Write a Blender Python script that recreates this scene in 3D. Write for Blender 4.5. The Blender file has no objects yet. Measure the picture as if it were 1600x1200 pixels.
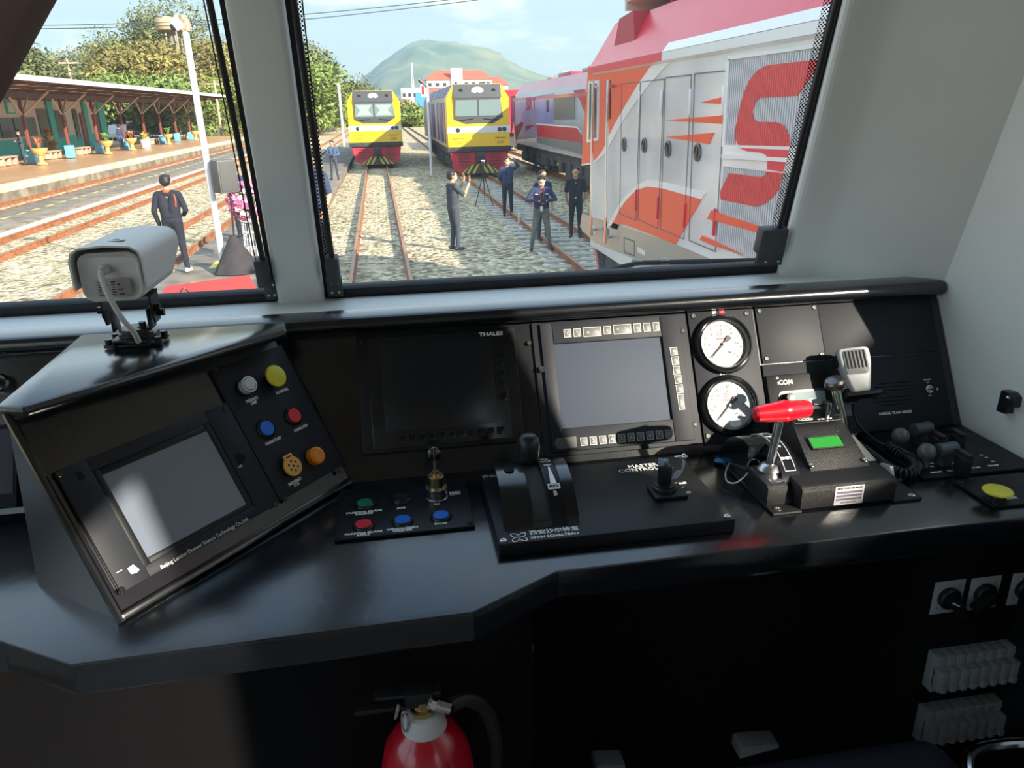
import bpy, bmesh, math, random
from mathutils import Vector as V, Matrix as M4
from mathutils import noise as mnoise
R_ = math.radians
random.seed(7)
sc = bpy.context.scene
COL = sc.collection

# ------------------------------------------------------------------ camera
F = 1180.0                      # focal length in pixels of a 1600 px wide frame
CH = 2.98                       # camera height above the ballast
_dy = V(((596-800)/F, -(173-600)/F, 1.0)).normalized()      # track direction seen by the camera (right, up, forward)
_h = V((math.cos(R_(1.3)), math.sin(R_(1.3)), 0))
_up = _dy.cross(_h).normalized()
if _up.y < 0: _up = -_up
_dx = _up.cross(_dy).normalized()
RT = M4(((_dx.x, _dx.y, _dx.z), (_dy.x, _dy.y, _dy.z), (_up.x, _up.y, _up.z)))   # camera (right, up, forward) -> world
EYE = V((0, 0, CH))
cam = bpy.data.cameras.new('camera')
cam.sensor_width = 36; cam.lens = 36*F/1600; cam.clip_start = 0.02; cam.clip_end = 9000
cob = bpy.data.objects.new('camera', cam); COL.objects.link(cob)
cx, cy_, cz = RT @ V((1, 0, 0)), RT @ V((0, 1, 0)), -(RT @ V((0, 0, 1)))
mw = M4.Identity(4)
for i, c in enumerate((cx, cy_, cz)):
    for j in range(3): mw[j][i] = c[j]
mw.translation = EYE
cob.matrix_world = mw
sc.camera = cob

# ------------------------------------------------------------------ sky, sun, exposure
SUN_DIR = V((-1, 1.2, -.69)).normalized()
w = bpy.data.worlds.new('sky'); sc.world = w; w.use_nodes = True
nt = w.node_tree; nt.nodes.clear()
def N(t, kind, **kw):
    n = t.nodes.new(kind)
    for k, v in kw.items():
        if k in n.inputs: n.inputs[k].default_value = v
        else: setattr(n, k, v)
    return n
out = N(nt, 'ShaderNodeOutputWorld'); bg = N(nt, 'ShaderNodeBackground', Strength=0.82)
tc = N(nt, 'ShaderNodeTexCoord'); sep = N(nt, 'ShaderNodeSeparateXYZ')
ramp = N(nt, 'ShaderNodeValToRGB')
e = ramp.color_ramp.elements
e[0].position = 0.0; e[0].color = (.27, .345, .37, 1)
e[1].position = 0.9; e[1].color = (.30, .48, .72, 1)
k = e.new(.10); k.color = (.265, .375, .43, 1)
k = e.new(.30); k.color = (.68, .86, 1.0, 1)
cn = N(nt, 'ShaderNodeTexNoise', Scale=3.2, Detail=7.0, Roughness=.62)
mp = N(nt, 'ShaderNodeMapping'); mp.inputs['Scale'].default_value = (1, 1, 3.2)
cr = N(nt, 'ShaderNodeValToRGB'); cr.color_ramp.elements[0].position = .52; cr.color_ramp.elements[1].position = .78
mx = N(nt, 'ShaderNodeMixRGB'); mx.inputs['Color2'].default_value = (.86, .85, .84, 1)
L = nt.links.new
L(tc.outputs['Generated'], sep.inputs[0]); L(sep.outputs['Z'], ramp.inputs[0])
L(tc.outputs['Generated'], mp.inputs[0]); L(mp.outputs[0], cn.inputs['Vector']); L(cn.outputs[0], cr.inputs[0])
L(cr.outputs[0], mx.inputs['Fac']); L(ramp.outputs[0], mx.inputs['Color1'])
L(mx.outputs[0], bg.inputs['Color']); L(bg.outputs[0], out.inputs[0])
sd = bpy.data.lights.new('sun', 'SUN'); sd.energy = 4.9; sd.color = (1, .89, .74); sd.angle = R_(.8)
so = bpy.data.objects.new('sun', sd); COL.objects.link(so)
so.rotation_euler = SUN_DIR.to_track_quat('-Z', 'Y').to_euler()
vs = sc.view_settings
sc.display_settings.display_device = 'sRGB'
vs.view_transform = 'Standard'; vs.look = 'None'; vs.gamma = 1.0; vs.exposure = 1.2
vs.use_curve_mapping = False
sc.cycles.max_bounces = 8; sc.cycles.transparent_max_bounces = 16
sc.cycles.sample_clamp_indirect = 4

# ------------------------------------------------------------------ pixel helpers (a pixel of the photograph met with a real plane)
def ray(x, y): return RT @ V(((x-800)/F, -(y-600)/F, 1))
def at(x, y, ax, val):
    d = ray(x, y); i = 'xyz'.index(ax)
    return EYE + d*((val-EYE[i])/d[i])
def frame(o, u, v):
    u = V(u).normalized(); v = V(v).normalized(); n = u.cross(v)
    m = M4.Identity(4)
    for i, c in enumerate((u, v, n)):
        for j in range(3): m[j][i] = c[j]
    m.translation = V(o)
    return m
def on(Fm, x, y, dz=0):
    n = Fm.col[2].to_3d(); o = Fm.translation + n*dz
    d = ray(x, y); p = EYE + d*((o-EYE).dot(n)/d.dot(n))
    q = Fm.inverted() @ p
    return V((q.x, q.y))

# ------------------------------------------------------------------ materials
def mat(name, col, rough=.5, metal=0., var=.0, scale=8., bump=0., bscale=None, spec=.5, coat=0., emit=None, alpha=1., trans=0., col2=None, stretch=None, ior=None):
    m = bpy.data.materials.new(name); m.use_nodes = True
    t = m.node_tree; b = t.nodes['Principled BSDF']
    b.inputs['Roughness'].default_value = rough; b.inputs['Metallic'].default_value = metal
    b.inputs['Specular IOR Level'].default_value = spec
    b.inputs['Coat Weight'].default_value = coat; b.inputs['Coat Roughness'].default_value = .1
    b.inputs['Base Color'].default_value = (*col, 1)
    if ior: b.inputs['IOR'].default_value = ior; b.inputs['Coat Roughness'].default_value = .2
    if trans: b.inputs['Transmission Weight'].default_value = trans
    if emit: b.inputs['Emission Color'].default_value = (*emit[0], 1); b.inputs['Emission Strength'].default_value = emit[1]
    co = N(t, 'ShaderNodeTexCoord')
    src = co.outputs['Object']
    if stretch:
        mpn = N(t, 'ShaderNodeMapping'); mpn.inputs['Scale'].default_value = stretch
        t.links.new(src, mpn.inputs[0]); src = mpn.outputs[0]
    nz = N(t, 'ShaderNodeTexNoise', Scale=scale, Detail=5.)
    t.links.new(src, nz.inputs['Vector'])
    if var or col2:
        r = N(t, 'ShaderNodeValToRGB')
        c2 = col2 or tuple(min(1, c*(1+var)) for c in col)
        c1 = col if col2 else tuple(c*(1-var) for c in col)
        r.color_ramp.elements[0].color = (*c1, 1); r.color_ramp.elements[1].color = (*c2, 1)
        r.color_ramp.elements[0].position = .35; r.color_ramp.elements[1].position = .65
        t.links.new(nz.outputs[0], r.inputs[0]); t.links.new(r.outputs[0], b.inputs['Base Color'])
    # small roughness variation keeps every surface from being perfectly even
    rr = N(t, 'ShaderNodeMapRange'); rr.inputs['To Min'].default_value = max(0, rough-.05); rr.inputs['To Max'].default_value = min(1, rough+.05)
    t.links.new(nz.outputs[0], rr.inputs[0]); t.links.new(rr.outputs[0], b.inputs['Roughness'])
    if bump:
        n2 = N(t, 'ShaderNodeTexNoise', Scale=bscale or scale*4, Detail=4.)
        t.links.new(src, n2.inputs['Vector'])
        bp = N(t, 'ShaderNodeBump', Strength=bump, Distance=.01)
        t.links.new(n2.outputs[0], bp.inputs['Height']); t.links.new(bp.outputs[0], b.inputs['Normal'])
    return m
BLK = mat('black_gloss_paint', (.004, .005, .007), .2, var=.2, bump=.03, bscale=60, spec=.5, coat=.65, ior=1.6)
BLK2 = mat('black_satin_panel', (.007, .0075, .009), .45, var=.2, bump=.02, bscale=200, spec=.3)
GRAP = mat('graphite_panel', (.018, .021, .027), .55, var=.1, bump=.02, bscale=300, spec=.25)
RUB = mat('black_rubber', (.012, .011, .012), .55)
BTEX = mat('textured_black_powder_coat', (.012, .012, .012), .42, bump=.35, bscale=700)
PLAS = mat('black_plastic', (.012, .012, .013), .35)
STEEL = mat('steel', (.6, .6, .6), .25, 1.)
CHROME = mat('chrome', (.75, .75, .76), .12, 1.)
DSTEEL = mat('dark_steel', (.16, .15, .14), .3, 1.)
BRASS = mat('brass', (.62, .47, .22), .28, 1.)
WHT = mat('white_print', (.9, .9, .89), .5)
SCRW = mat('black_oxide_screw', (.05, .05, .05), .35, .8)
GREYW = mat('cab_grey_paint', (.80, .81, .775), .45, var=.03, scale=3, bump=.02, bscale=150)
REDP = mat('red_plastic', (.72, .006, .02), .22, coat=.5)
REDB = mat('red_button', (.75, .03, .05), .35)
BLUB = mat('blue_button', (.01, .17, .72), .35)
GRNB = mat('green_button', (.01, .2, .09), .35)
YELB = mat('yellow_button', (.72, .62, .03), .35)
ORGB = mat('orange_lens', (.85, .27, .01), .15, coat=.6)
AMBB = mat('amber_cover', (.80, .42, .09), .4)
WHTB = mat('white_lens', (.62, .63, .64), .25, coat=.4)
LCD = mat('display_glass_grey', (.058, .072, .10), .6, spec=.15)
LCDK = mat('display_glass_dark', (.008, .009, .012), .16, spec=.5)
GRNL = mat('green_backlit_display', (.02, .2, .03), .3, emit=((.05, .5, .06), .10))
CAMG = mat('camera_grey', (.68, .67, .64), .4)
DIAL = mat('dial_white', (.36, .385, .40), .5)

# ------------------------------------------------------------------ mesh helpers
def B(): return bmesh.new()
def _mi(bm, n0, mi):
    bm.faces.ensure_lookup_table()
    for f in bm.faces[n0:]: f.material_index = mi
def box(bm, c, s, m=None, bev=0., mi=0, seg=2):
    n0 = len(bm.faces)
    t = bmesh.new()
    bmesh.ops.create_cube(t, size=1)
    for v in t.verts: v.co = V((v.co.x*s[0], v.co.y*s[1], v.co.z*s[2]))
    if bev: bmesh.ops.bevel(t, geom=t.edges[:], offset=min(bev, min(s)*.49), segments=seg, affect='EDGES', profile=.5)
    X = M4.Translation(V(c))
    if m is not None: X = m @ X
    merge(bm, t, X); _mi(bm, n0, mi)
def merge(bm, t, X=None):
    if X is not None: t.transform(X)
    mp_ = {}
    for v in t.verts: mp_[v] = bm.verts.new(v.co)
    for f in t.faces:
        try:
            g = bm.faces.new([mp_[v] for v in f.verts]); g.smooth = f.smooth; g.material_index = f.material_index
        except ValueError: pass
    t.free()
def axm(p, d):
    """matrix whose z axis is d, at p"""
    d = V(d).normalized()
    return M4.Translation(V(p)) @ d.to_track_quat('Z', 'Y').to_matrix().to_4x4()
def lathe(bm, prof, m=None, n=24, mi=0, cap=True):
    """prof: (radius, height) pairs turned about local z"""
    n0 = len(bm.faces); m = m if m is not None else M4.Identity(4)
    rings = []
    for r, z in prof:
        if r < 1e-6: rings.append([bm.verts.new(m @ V((0, 0, z)))])
        else: rings.append([bm.verts.new(m @ V((r*math.cos(2*math.pi*k/n), r*math.sin(2*math.pi*k/n), z))) for k in range(n)])
    for a, b in zip(rings, rings[1:]):
        for k in range(n):
            k2 = (k+1) % n
            if len(a) == 1 and len(b) == 1: continue
            if len(a) == 1: bm.faces.new((a[0], b[k2], b[k]))
            elif len(b) == 1: bm.faces.new((a[k], a[k2], b[0]))
            else: bm.faces.new((a[k], a[k2], b[k2], b[k]))
    if cap:
        if len(rings[0]) > 1: bm.faces.new(rings[0][::-1])
        if len(rings[-1]) > 1: bm.faces.new(rings[-1])
    _mi(bm, n0, mi)
def cyl(bm, p0, p1, r0, r1=None, n=16, mi=0):
    p0, p1 = V(p0), V(p1); r1 = r0 if r1 is None else r1
    lathe(bm, [(r0, 0), (r1, (p1-p0).length)], axm(p0, p1-p0), n, mi)
def ball(bm, c, r, n=16, mi=0, s=(1, 1, 1), m=None):
    k = max(6, n//2)
    X = (m if m is not None else M4.Identity(4)) @ M4.Translation(V(c)) @ M4.Diagonal((*s, 1))
    lathe(bm, [(r*math.sin(math.pi*i/k), -r*math.cos(math.pi*i/k)) for i in range(k+1)], X, n, mi, cap=False)
def prism(bm, poly, z0, z1, m=None, mi=0, bev=0.):
    n0 = len(bm.faces)
    t = bmesh.new()
    a = [t.verts.new((p[0], p[1], z0)) for p in poly]; b = [t.verts.new((p[0], p[1], z1)) for p in poly]
    t.faces.new(a[::-1]); t.faces.new(b)
    for i in range(len(poly)): t.faces.new((a[i], a[(i+1) % len(poly)], b[(i+1) % len(poly)], b[i]))
    bmesh.ops.recalc_face_normals(t, faces=t.faces[:])
    if bev: bmesh.ops.bevel(t, geom=t.edges[:], offset=bev, segments=2, affect='EDGES', profile=.5)
    merge(bm, t, m); _mi(bm, n0, mi)
def tube(bm, pts, r, n=8, mi=0, closed=False):
    n0 = len(bm.faces); pts = [V(p) for p in pts]; rings = []
    up = None
    for i, p in enumerate(pts):
        if closed: d = pts[(i+1) % len(pts)]-pts[i-1]
        else: d = pts[min(i+1, len(pts)-1)]-pts[max(i-1, 0)]
        d = d.normalized() if d.length else V((0, 0, 1))
        if up is None: up = V((0, 0, 1)) if abs(d.z) < .9 else V((1, 0, 0))
        x = up.cross(d)
        if x.length < 1e-4: x = V((1, 0, 0)).cross(d)
        x.normalize(); y = d.cross(x); up = y
        rr = r[i] if isinstance(r, (list, tuple)) else r
        rings.append([bm.verts.new(p+x*(rr*math.cos(2*math.pi*k/n))+y*(rr*math.sin(2*math.pi*k/n))) for k in range(n)])
    prs = list(zip(rings, rings[1:]))+([(rings[-1], rings[0])] if closed else [])
    for a, b in prs:
        for k in range(n): bm.faces.new((a[k], a[(k+1) % n], b[(k+1) % n], b[k]))
    if not closed: bm.faces.new(rings[0][::-1]); bm.faces.new(rings[-1])
    _mi(bm, n0, mi)
def quad(bm, *ps, mi=0):
    f = bm.faces.new([bm.verts.new(V(p)) for p in ps]); f.material_index = mi
def smooth_path(pts, k=6):
    pts = [V(p) for p in pts]; o = []
    for i in range(len(pts)-1):
        p0, p1, p2, p3 = pts[max(i-1, 0)], pts[i], pts[i+1], pts[min(i+2, len(pts)-1)]
        for j in range(k):
            t = j/k
            o.append(.5*((2*p1)+(p2-p0)*t+(2*p0-5*p1+4*p2-p3)*t*t+(3*p1-p0-3*p2+p3)*t**3))
    o.append(pts[-1]); return o
def rrect(x0, y0, x1, y1, r, k=4):
    o = []
    for cx_, cy2, a0 in ((x1-r, y1-r, 0), (x0+r, y1-r, 90), (x0+r, y0+r, 180), (x1-r, y0+r, 270)):
        for i in range(k+1):
            a = R_(a0+90*i/k); o.append((cx_+r*math.cos(a), cy2+r*math.sin(a)))
    return o
def obj(name, bm, m, parent=None, mw_=None, sharp=35, kind=None):
    me = bpy.data.meshes.new(name)
    bmesh.ops.recalc_face_normals(bm, faces=bm.faces[:])
    bm.to_mesh(me); bm.free()
    for x in (m if isinstance(m, (list, tuple)) else [m]): me.materials.append(x)
    if sharp:
        me.polygons.foreach_set('use_smooth', [True]*len(me.polygons))
        me.set_sharp_from_angle(angle=R_(sharp))
    o = bpy.data.objects.new(name, me); COL.objects.link(o)
    if parent is not None: o.parent = parent
    if mw_ is not None: o.matrix_basis = mw_
    if kind: o['kind'] = kind
    return o
def tag(o, label, cat, group=None):
    o['label'] = label; o['category'] = cat
    if group: o['group'] = group
    return o
def thing(name, label, cat, m=None, group=None):
    o = bpy.data.objects.new(name, None); COL.objects.link(o); o.empty_display_size = .05
    if m is not None: o.matrix_basis = m if isinstance(m, M4) else M4.Translation(V(m))
    return tag(o, label, cat, group)
def struct(name, bm, m, sharp=35, label=None, cat=None):
    o = obj(name, bm, m, sharp=sharp, kind='structure')
    if label: o['label'] = label
    if cat: o['category'] = cat
    return o
def copy_tree(o, parent=None):
    c = o.copy(); COL.objects.link(c)
    if parent is not None: c.parent = parent
    for ch in [x for x in bpy.data.objects if x.parent == o]: copy_tree(ch, c)
    return c
def txt(parent, s, x, y, size, m=WHT, z=.0004, rot=0, sx=1., align='CENTER', name='lettering', bold=0.):
    cu = bpy.data.curves.new('t', 'FONT'); cu.body = s; cu.size = size; cu.align_x = align; cu.align_y = 'CENTER'
    cu.extrude = .0002; cu.offset = bold; cu.resolution_u = 2; cu.space_line = .85
    t = bpy.data.objects.new('t', cu); COL.objects.link(t)
    dg = bpy.context.evaluated_depsgraph_get(); dg.update()
    me = bpy.data.meshes.new_from_object(t.evaluated_get(dg)); me.name = name
    bpy.data.objects.remove(t); bpy.data.curves.remove(cu)
    me.materials.clear(); me.materials.append(m)
    o = bpy.data.objects.new(name, me); COL.objects.link(o); o.parent = parent
    o.matrix_basis = M4.Translation((x, y, z)) @ M4.Rotation(R_(rot), 4, 'Z') @ M4.Diagonal((sx, 1, 1, 1))
    return o
def bars(parent, rects, z=.0004, m=WHT, name='lettering'):
    bm = B()
    for x0, y0, x1, y1 in rects: box(bm, ((x0+x1)/2, (y0+y1)/2, z), (abs(x1-x0), abs(y1-y0), .0006))
    return obj(name, bm, m, parent)
def screw(parent, x, y, z=0., r=.004, m=None, name='screw'):
    bm = B()
    lathe(bm, [(r, 0), (r, .0012), (r*.8, .002), (r*.45, .002), (r*.4, .0008), (0, .0008)], M4.Translation((x, y, z)), 14)
    return obj(name, bm, m or SCRW, parent)
# ------------------------------------------------------------------ the cab shell
def glass_mat(name, tint=.95, dust=.032, refl=1.30):
    m = bpy.data.materials.new(name); m.use_nodes = True; t = m.node_tree; t.nodes.clear()
    o = N(t, 'ShaderNodeOutputMaterial'); tr = N(t, 'ShaderNodeBsdfTransparent', Color=(tint, tint*1.01, tint, 1))
    gl = N(t, 'ShaderNodeBsdfGlossy', Roughness=.02); fr = N(t, 'ShaderNodeFresnel'); ge = N(t, 'ShaderNodeNewGeometry'); ma = N(t, 'ShaderNodeMath', operation='MULTIPLY_ADD'); ma.inputs[1].default_value = 1/refl-refl; ma.inputs[2].default_value = refl
    t.links.new(ge.outputs['Backfacing'], ma.inputs[0]); t.links.new(ma.outputs[0], fr.inputs['IOR'])
    df = N(t, 'ShaderNodeBsdfTranslucent', Color=(.8, .85, .87, 1)); m1 = N(t, 'ShaderNodeMixShader'); m2 = N(t, 'ShaderNodeMixShader')
    nz = N(t, 'ShaderNodeTexNoise', Scale=6., Detail=6.); mr = N(t, 'ShaderNodeMapRange')
    mr.inputs['To Min'].default_value = dust*.6; mr.inputs['To Max'].default_value = dust*1.4
    t.links.new(nz.outputs[0], mr.inputs[0]); t.links.new(mr.outputs[0], m1.inputs[0])
    t.links.new(tr.outputs[0], m1.inputs[1]); t.links.new(df.outputs[0], m1.inputs[2])
    t.links.new(fr.outputs[0], m2.inputs[0]); t.links.new(m1.outputs[0], m2.inputs[1]); t.links.new(gl.outputs[0], m2.inputs[2])
    t.links.new(m2.outputs[0], o.inputs[0])
    return m
GLASS = glass_mat('windscreen_glass')
SGLASS = glass_mat('side_glass', .97, .0)
def frit_mat():
    m = bpy.data.materials.new('black_dot_frit'); m.use_nodes = True; t = m.node_tree; t.nodes.clear()
    o = N(t, 'ShaderNodeOutputMaterial'); tr = N(t, 'ShaderNodeBsdfTransparent'); df = N(t, 'ShaderNodeBsdfDiffuse', Color=(.01, .01, .02, 1))
    co = N(t, 'ShaderNodeTexCoord'); mp_ = N(t, 'ShaderNodeMapping'); mp_.inputs['Rotation'].default_value = (0, 0, R_(45)); s = 1/.0052; mp_.inputs['Scale'].default_value = (s, s, 0)
    fr = N(t, 'ShaderNodeVectorMath', operation='FRACTION'); sb = N(t, 'ShaderNodeVectorMath', operation='SUBTRACT'); sb.inputs[1].default_value = (.5, .5, 0)
    ln = N(t, 'ShaderNodeVectorMath', operation='LENGTH'); lt = N(t, 'ShaderNodeMath', operation='LESS_THAN'); lt.inputs[1].default_value = .36
    mx_ = N(t, 'ShaderNodeMixShader'); l = t.links.new
    l(co.outputs['Object'], mp_.inputs[0]); l(mp_.outputs[0], fr.inputs[0]); l(fr.outputs[0], sb.inputs[0]); l(sb.outputs[0], ln.inputs[0])
    l(ln.outputs['Value'], lt.inputs[0]); l(lt.outputs[0], mx_.inputs[0]); l(tr.outputs[0], mx_.inputs[1]); l(df.outputs[0], mx_.inputs[2]); l(mx_.outputs[0], o.inputs[0])
    return m
FRIT = frit_mat()
D = CH-.612                       # desk top
FLOOR = CH-1.48
XR, XL, YB, ZC = 1.09, -1.58, -1.7, CH+.78
WF = frame((0, 1.54, CH-.25), (1, 0, 0), (0, -math.sin(R_(15)), math.cos(R_(15))))     # windscreen plane
SILL = CH-.36
vb = (SILL-(CH-.25))/math.cos(R_(15))              # v of the sill
UL, UP0, UP1, UR = -1.45, -.236, -.143, .85
VT = .80
bm = B(); box(bm, ((XR+XL)/2, (1.7+YB)/2, FLOOR-.03), (XR-XL+.2, 1.7-YB+.2, .06)); struct('floor', bm, mat('cab_floor_vinyl', (.30, .28, .26), .5, var=.2, scale=30))
bm = B(); box(bm, ((XR+XL)/2, (1.35+YB)/2, ZC+.03), (XR-XL+.2, 1.35-YB+.1, .06)); struct('ceiling', bm, mat('ceiling_grey', (.30, .30, .29), .6))
WB0, WB1, WZ0, WZ1 = .25, 1.113, CH-.40, CH+.50           # side window opening
def side_wall(x0, x1, name, holes):
    """wall pierced by (y0, y1, z0, z1) openings, listed from the rear to the front"""
    bm = B()
    def bx(ya, yb, za, zb): box(bm, ((x0+x1)/2, (ya+yb)/2, (za+zb)/2), (abs(x1-x0), yb-ya, zb-za))
    y = YB-.05
    for ya, yb, za, zb in holes:
        bx(y, ya, FLOOR, ZC); bx(ya, yb, FLOOR, za); bx(ya, yb, zb, ZC); y = yb
    bx(y, 1.75, FLOOR, ZC)
    if x0 > 0: prism(bm, [(1.113, CH-.205), (1.114, CH+.5), (.25, CH+.5), (.25, CH+.29)], x0, x1, M4(((0, 0, 1, 0), (1, 0, 0, 0), (0, 1, 0, 0), (0, 0, 0, 1))))  # unseen filler across the window's upper front corner keeps sun off the sill
    return struct(name, bm, GREYW, sharp=30)
side_wall(XR, XR+.02, 'wall_right', [(-1.6, -.75, CH-.55, CH+.55), (WB0, WB1, WZ0, WZ1)]); side_wall(XL-.02, XL, 'wall_left', [(-1.6, -.15, CH-.75, CH+.70), (-.05, 1.25, CH-.62, CH+.70)])
bm = B(); box(bm, ((XR+XL)/2, YB-.025, (FLOOR+ZC)/2), (XR-XL, .05, ZC-FLOOR)); struct('wall_rear', bm, mat('rear_wall_grey', (.5, .49, .47), .6, var=.05))
# front wall: strip under, over and beside the windscreens, with the angled corner panel
bm = B()
def wq(*uv, dz=0):
    quad(bm, *[WF @ V((a, b, dz)) for a, b in uv])
wq((XL, VT), (1.2, VT), (1.2, VT+.35), (XL, VT+.35))
wq((XL, vb), (UL, vb), (UL, VT), (XL, VT))
def corner(z): return V((XR, 1.405-.05-(z-(CH-.41))*math.tan(R_(15)), z))
zb, zt = CH-.60, ZC
a = WF @ V((UR+.02, vb-.25, .0)); b_ = WF @ V((UR+.02, VT+.3, .0))
# rounded post at the window edge, then the flat panel to the side wall
def post_ring(z):
    v = (z-(CH-.25))/math.cos(R_(15)); o = WF @ V((UR, v, 0)); c = corner(z)
    d = (c-o); pts = []
    p1 = o+V((0, -.012, 0)); 
    for t, off in [(.30*j/14, .026*max(0, math.sin(math.pi*(j/14)**.5))**1.8) for j in range(15)]+[(1, 0)]:
        pts.append(o+d*t+V((-.7, -.7, 0)).normalized()*off)
    return pts
ra, rb = post_ring(zb), post_ring(zt)
for i in range(len(ra)-1): quad(bm, ra[i], ra[i+1], rb[i+1], rb[i])
# sill behind the desk ledge and the wall below it
y1 = 1.54+.11*math.tan(R_(15))
quad(bm, (XL, 1.36, SILL), (XR, 1.36, SILL), (XR, y1, SILL), (XL, y1, SILL))
quad(bm, (XL, 1.40, FLOOR), (XR, 1.40, FLOOR), (XR, 1.40, SILL-.002), (XL, 1.40, SILL-.002))
struct('wall_front', bm, GREYW, sharp=40)
# pillar between the two windscreens
bm = B()
box(bm, ((UP0+UP1)/2, (VT+vb)/2, -.005), (UP1-UP0, VT-vb+.02, .07), WF, bev=.014, seg=4)
struct('trim_1', bm, GREYW, label='grey centre pillar between the two windscreens', cat='pillar')
def window(name, u0, u1, label, frits):
    e = thing(name, label, 'window', WF); e['kind'] = 'structure'
    bm = B(); quad(bm, (u0, vb, -.02), (u1, vb, -.02), (u1, VT, -.02), (u0, VT, -.02)); obj('pane', bm, GLASS, e)
    bm = B()
    gw = .022
    box(bm, ((u0+u1)/2, vb+gw*.55, -.004), (u1-u0, gw*1.1, .03), bev=.008); box(bm, (u0+gw*.2, (vb+VT)/2, -.008), (gw*.4, VT-vb, .02)); box(bm, (u1-gw*.25, (vb+VT)/2, -.008), (gw*.5, VT-vb, .02))
    obj('gasket', bm, RUB, e)
    for a, b in frits:
        bm = B(); quad(bm, (a, vb+.03, -.0195), (b, vb+.03, -.0195), (b, VT, -.0195), (a, VT, -.0195)); obj('dotted_border', bm, FRIT, e)
    return e
window('window_1', UP1, UR, 'right windscreen with black gasket and dotted edges, looking onto the red and white locomotive', [(UP1+.008, UP1+.026), (UR-.026, UR-.009)])
window('window_2', UL, UP0, 'left windscreen behind the bullet camera, looking onto the station platform', [(UP0-.012, UP0-.004)])
def side_window(name, x, label, h):
    e = thing(name, label, 'window'); e['kind'] = 'structure'; ya, yb, za, zb = h
    bm = B(); quad(bm, (x, ya, za), (x, yb, za), (x, yb, zb), (x, ya, zb)); obj('pane', bm, SGLASS, e)
side_window('window_3', XR+.015, 'side window in the right cab wall', (WB0, WB1, WZ0, WZ1)); side_window('window_4', XR+.015, 'unseen added window at the rear of the right cab wall', (-1.6, -.75, CH-.55, CH+.55))  # rear window is unseen, added so more daylight fills the cab
side_window('window_5', XL-.015, 'rear side window in the left cab wall', (-1.6, -.15, CH-.75, CH+.70)); side_window('window_6', XL-.015, 'front side window in the left cab wall', (-.05, 1.25, CH-.62, CH+.70))  # unseen left windows, enlarged to let more daylight into the cab

BRKT = mat('bracket_skylit_black', (.055, .056, .058), .5)  # black plastic, its colour lightened for the sky light on it
bm = B(); box(bm, (XR-.008, .62, (FLOOR+D-.045)/2), (.012, .75, D-.05-FLOOR)); struct('trim_2', bm, BLK2, label='black lining low on the right cab wall')
# blind guide rods with their black brackets at the foot of the windscreens
def blind_guide(label, rodb, rodt, cabb, cabt, blk, plt):
    e = thing('blind_guide', label, 'blind guide rod', WF, 'blind guide rods beside the windscreens')
    def p(q, dz): u = on(WF, *q, dz=dz); return V((u.x, u.y, dz))
    def ext(a, b, l=.35): return b+(b-a).normalized()*l
    a, b = p(rodb, .03), p(rodt, .03)
    bm = B(); cyl(bm, a, ext(a, b), .0055, n=12); obj('rod', bm, DSTEEL if False else RUB, e)
    if cabb:
        c, d = p(cabb, .034), p(cabt, .034)
        bm = B(); cyl(bm, c, ext(c, d), .0012, n=6); obj('cable', bm, RUB, e)
    bm = B(); x0, y0 = p(blk[:2], .03).xy; x1, y1 = p(blk[2:], .03).xy
    box(bm, ((x0+x1)/2, (y0+y1)/2, .028), (abs(x1-x0), abs(y1-y0), .03), bev=.004); obj('block', bm, BRKT, e)
    x0, y0 = p(plt[:2], .02).xy; x1, y1 = p(plt[2:], .02).xy
    bm = B(); box(bm, ((x0+x1)/2, (y0+y1)/2, .018), (abs(x1-x0), abs(y1-y0), .012), bev=.002); pl = obj('mounting_plate', bm, BRKT, e)
    for sx in (.3, .75):
        for sy in (.25, .75): screw(pl, x0+(x1-x0)*sx, y0+(y1-y0)*sy, .024, .003, STEEL, 'bolt')
blind_guide('black blind guide rod and bracket left of the centre pillar', (411, 410), (327, 0), (399, 405), (318, 0), (396, 405, 424, 446), (410, 436, 436, 467))
blind_guide('black blind guide rod and bracket right of the centre pillar', (519, 405), (459, 0), (517, 400), (472, 0), (507, 402, 533, 440), (509, 434, 537, 462))
blind_guide('black blind guide rod and bracket at the far side of the right windscreen', (1213, 375), (1308, 0), None, None, (1189, 357, 1221, 394), (1186, 388, 1224, 413))

# flap standing in for an unidentified dark shape at the top left, close to the camera
VF = frame(EYE+ray(30, 45)*.34, RT @ V((1, 0, 0)), RT @ V((0, 1, 0)))
vi = thing('corner_flap', 'dark brown stand-in for an unidentified shape across the top left corner of the view', 'unidentified flap', VF)
bm = B(); prism(bm, [on(VF, *q) for q in ((-200, -260), (220, -260), (73, 0), (2, 130), (-60, 240), (-200, 240))], -.008, .006, bev=.004); obj('flap', bm, mat('dark_brown_vinyl', (.17, .105, .088), .7, bump=.1, bscale=200), vi)
q_ = VF @ V((-.02, .085, 0)); bm = B(); cyl(bm, q_, (q_.x, q_.y, ZC), .006, n=8); bm.transform(VF.inverted()); obj('hanger_rod', bm, DSTEEL, vi)
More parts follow.
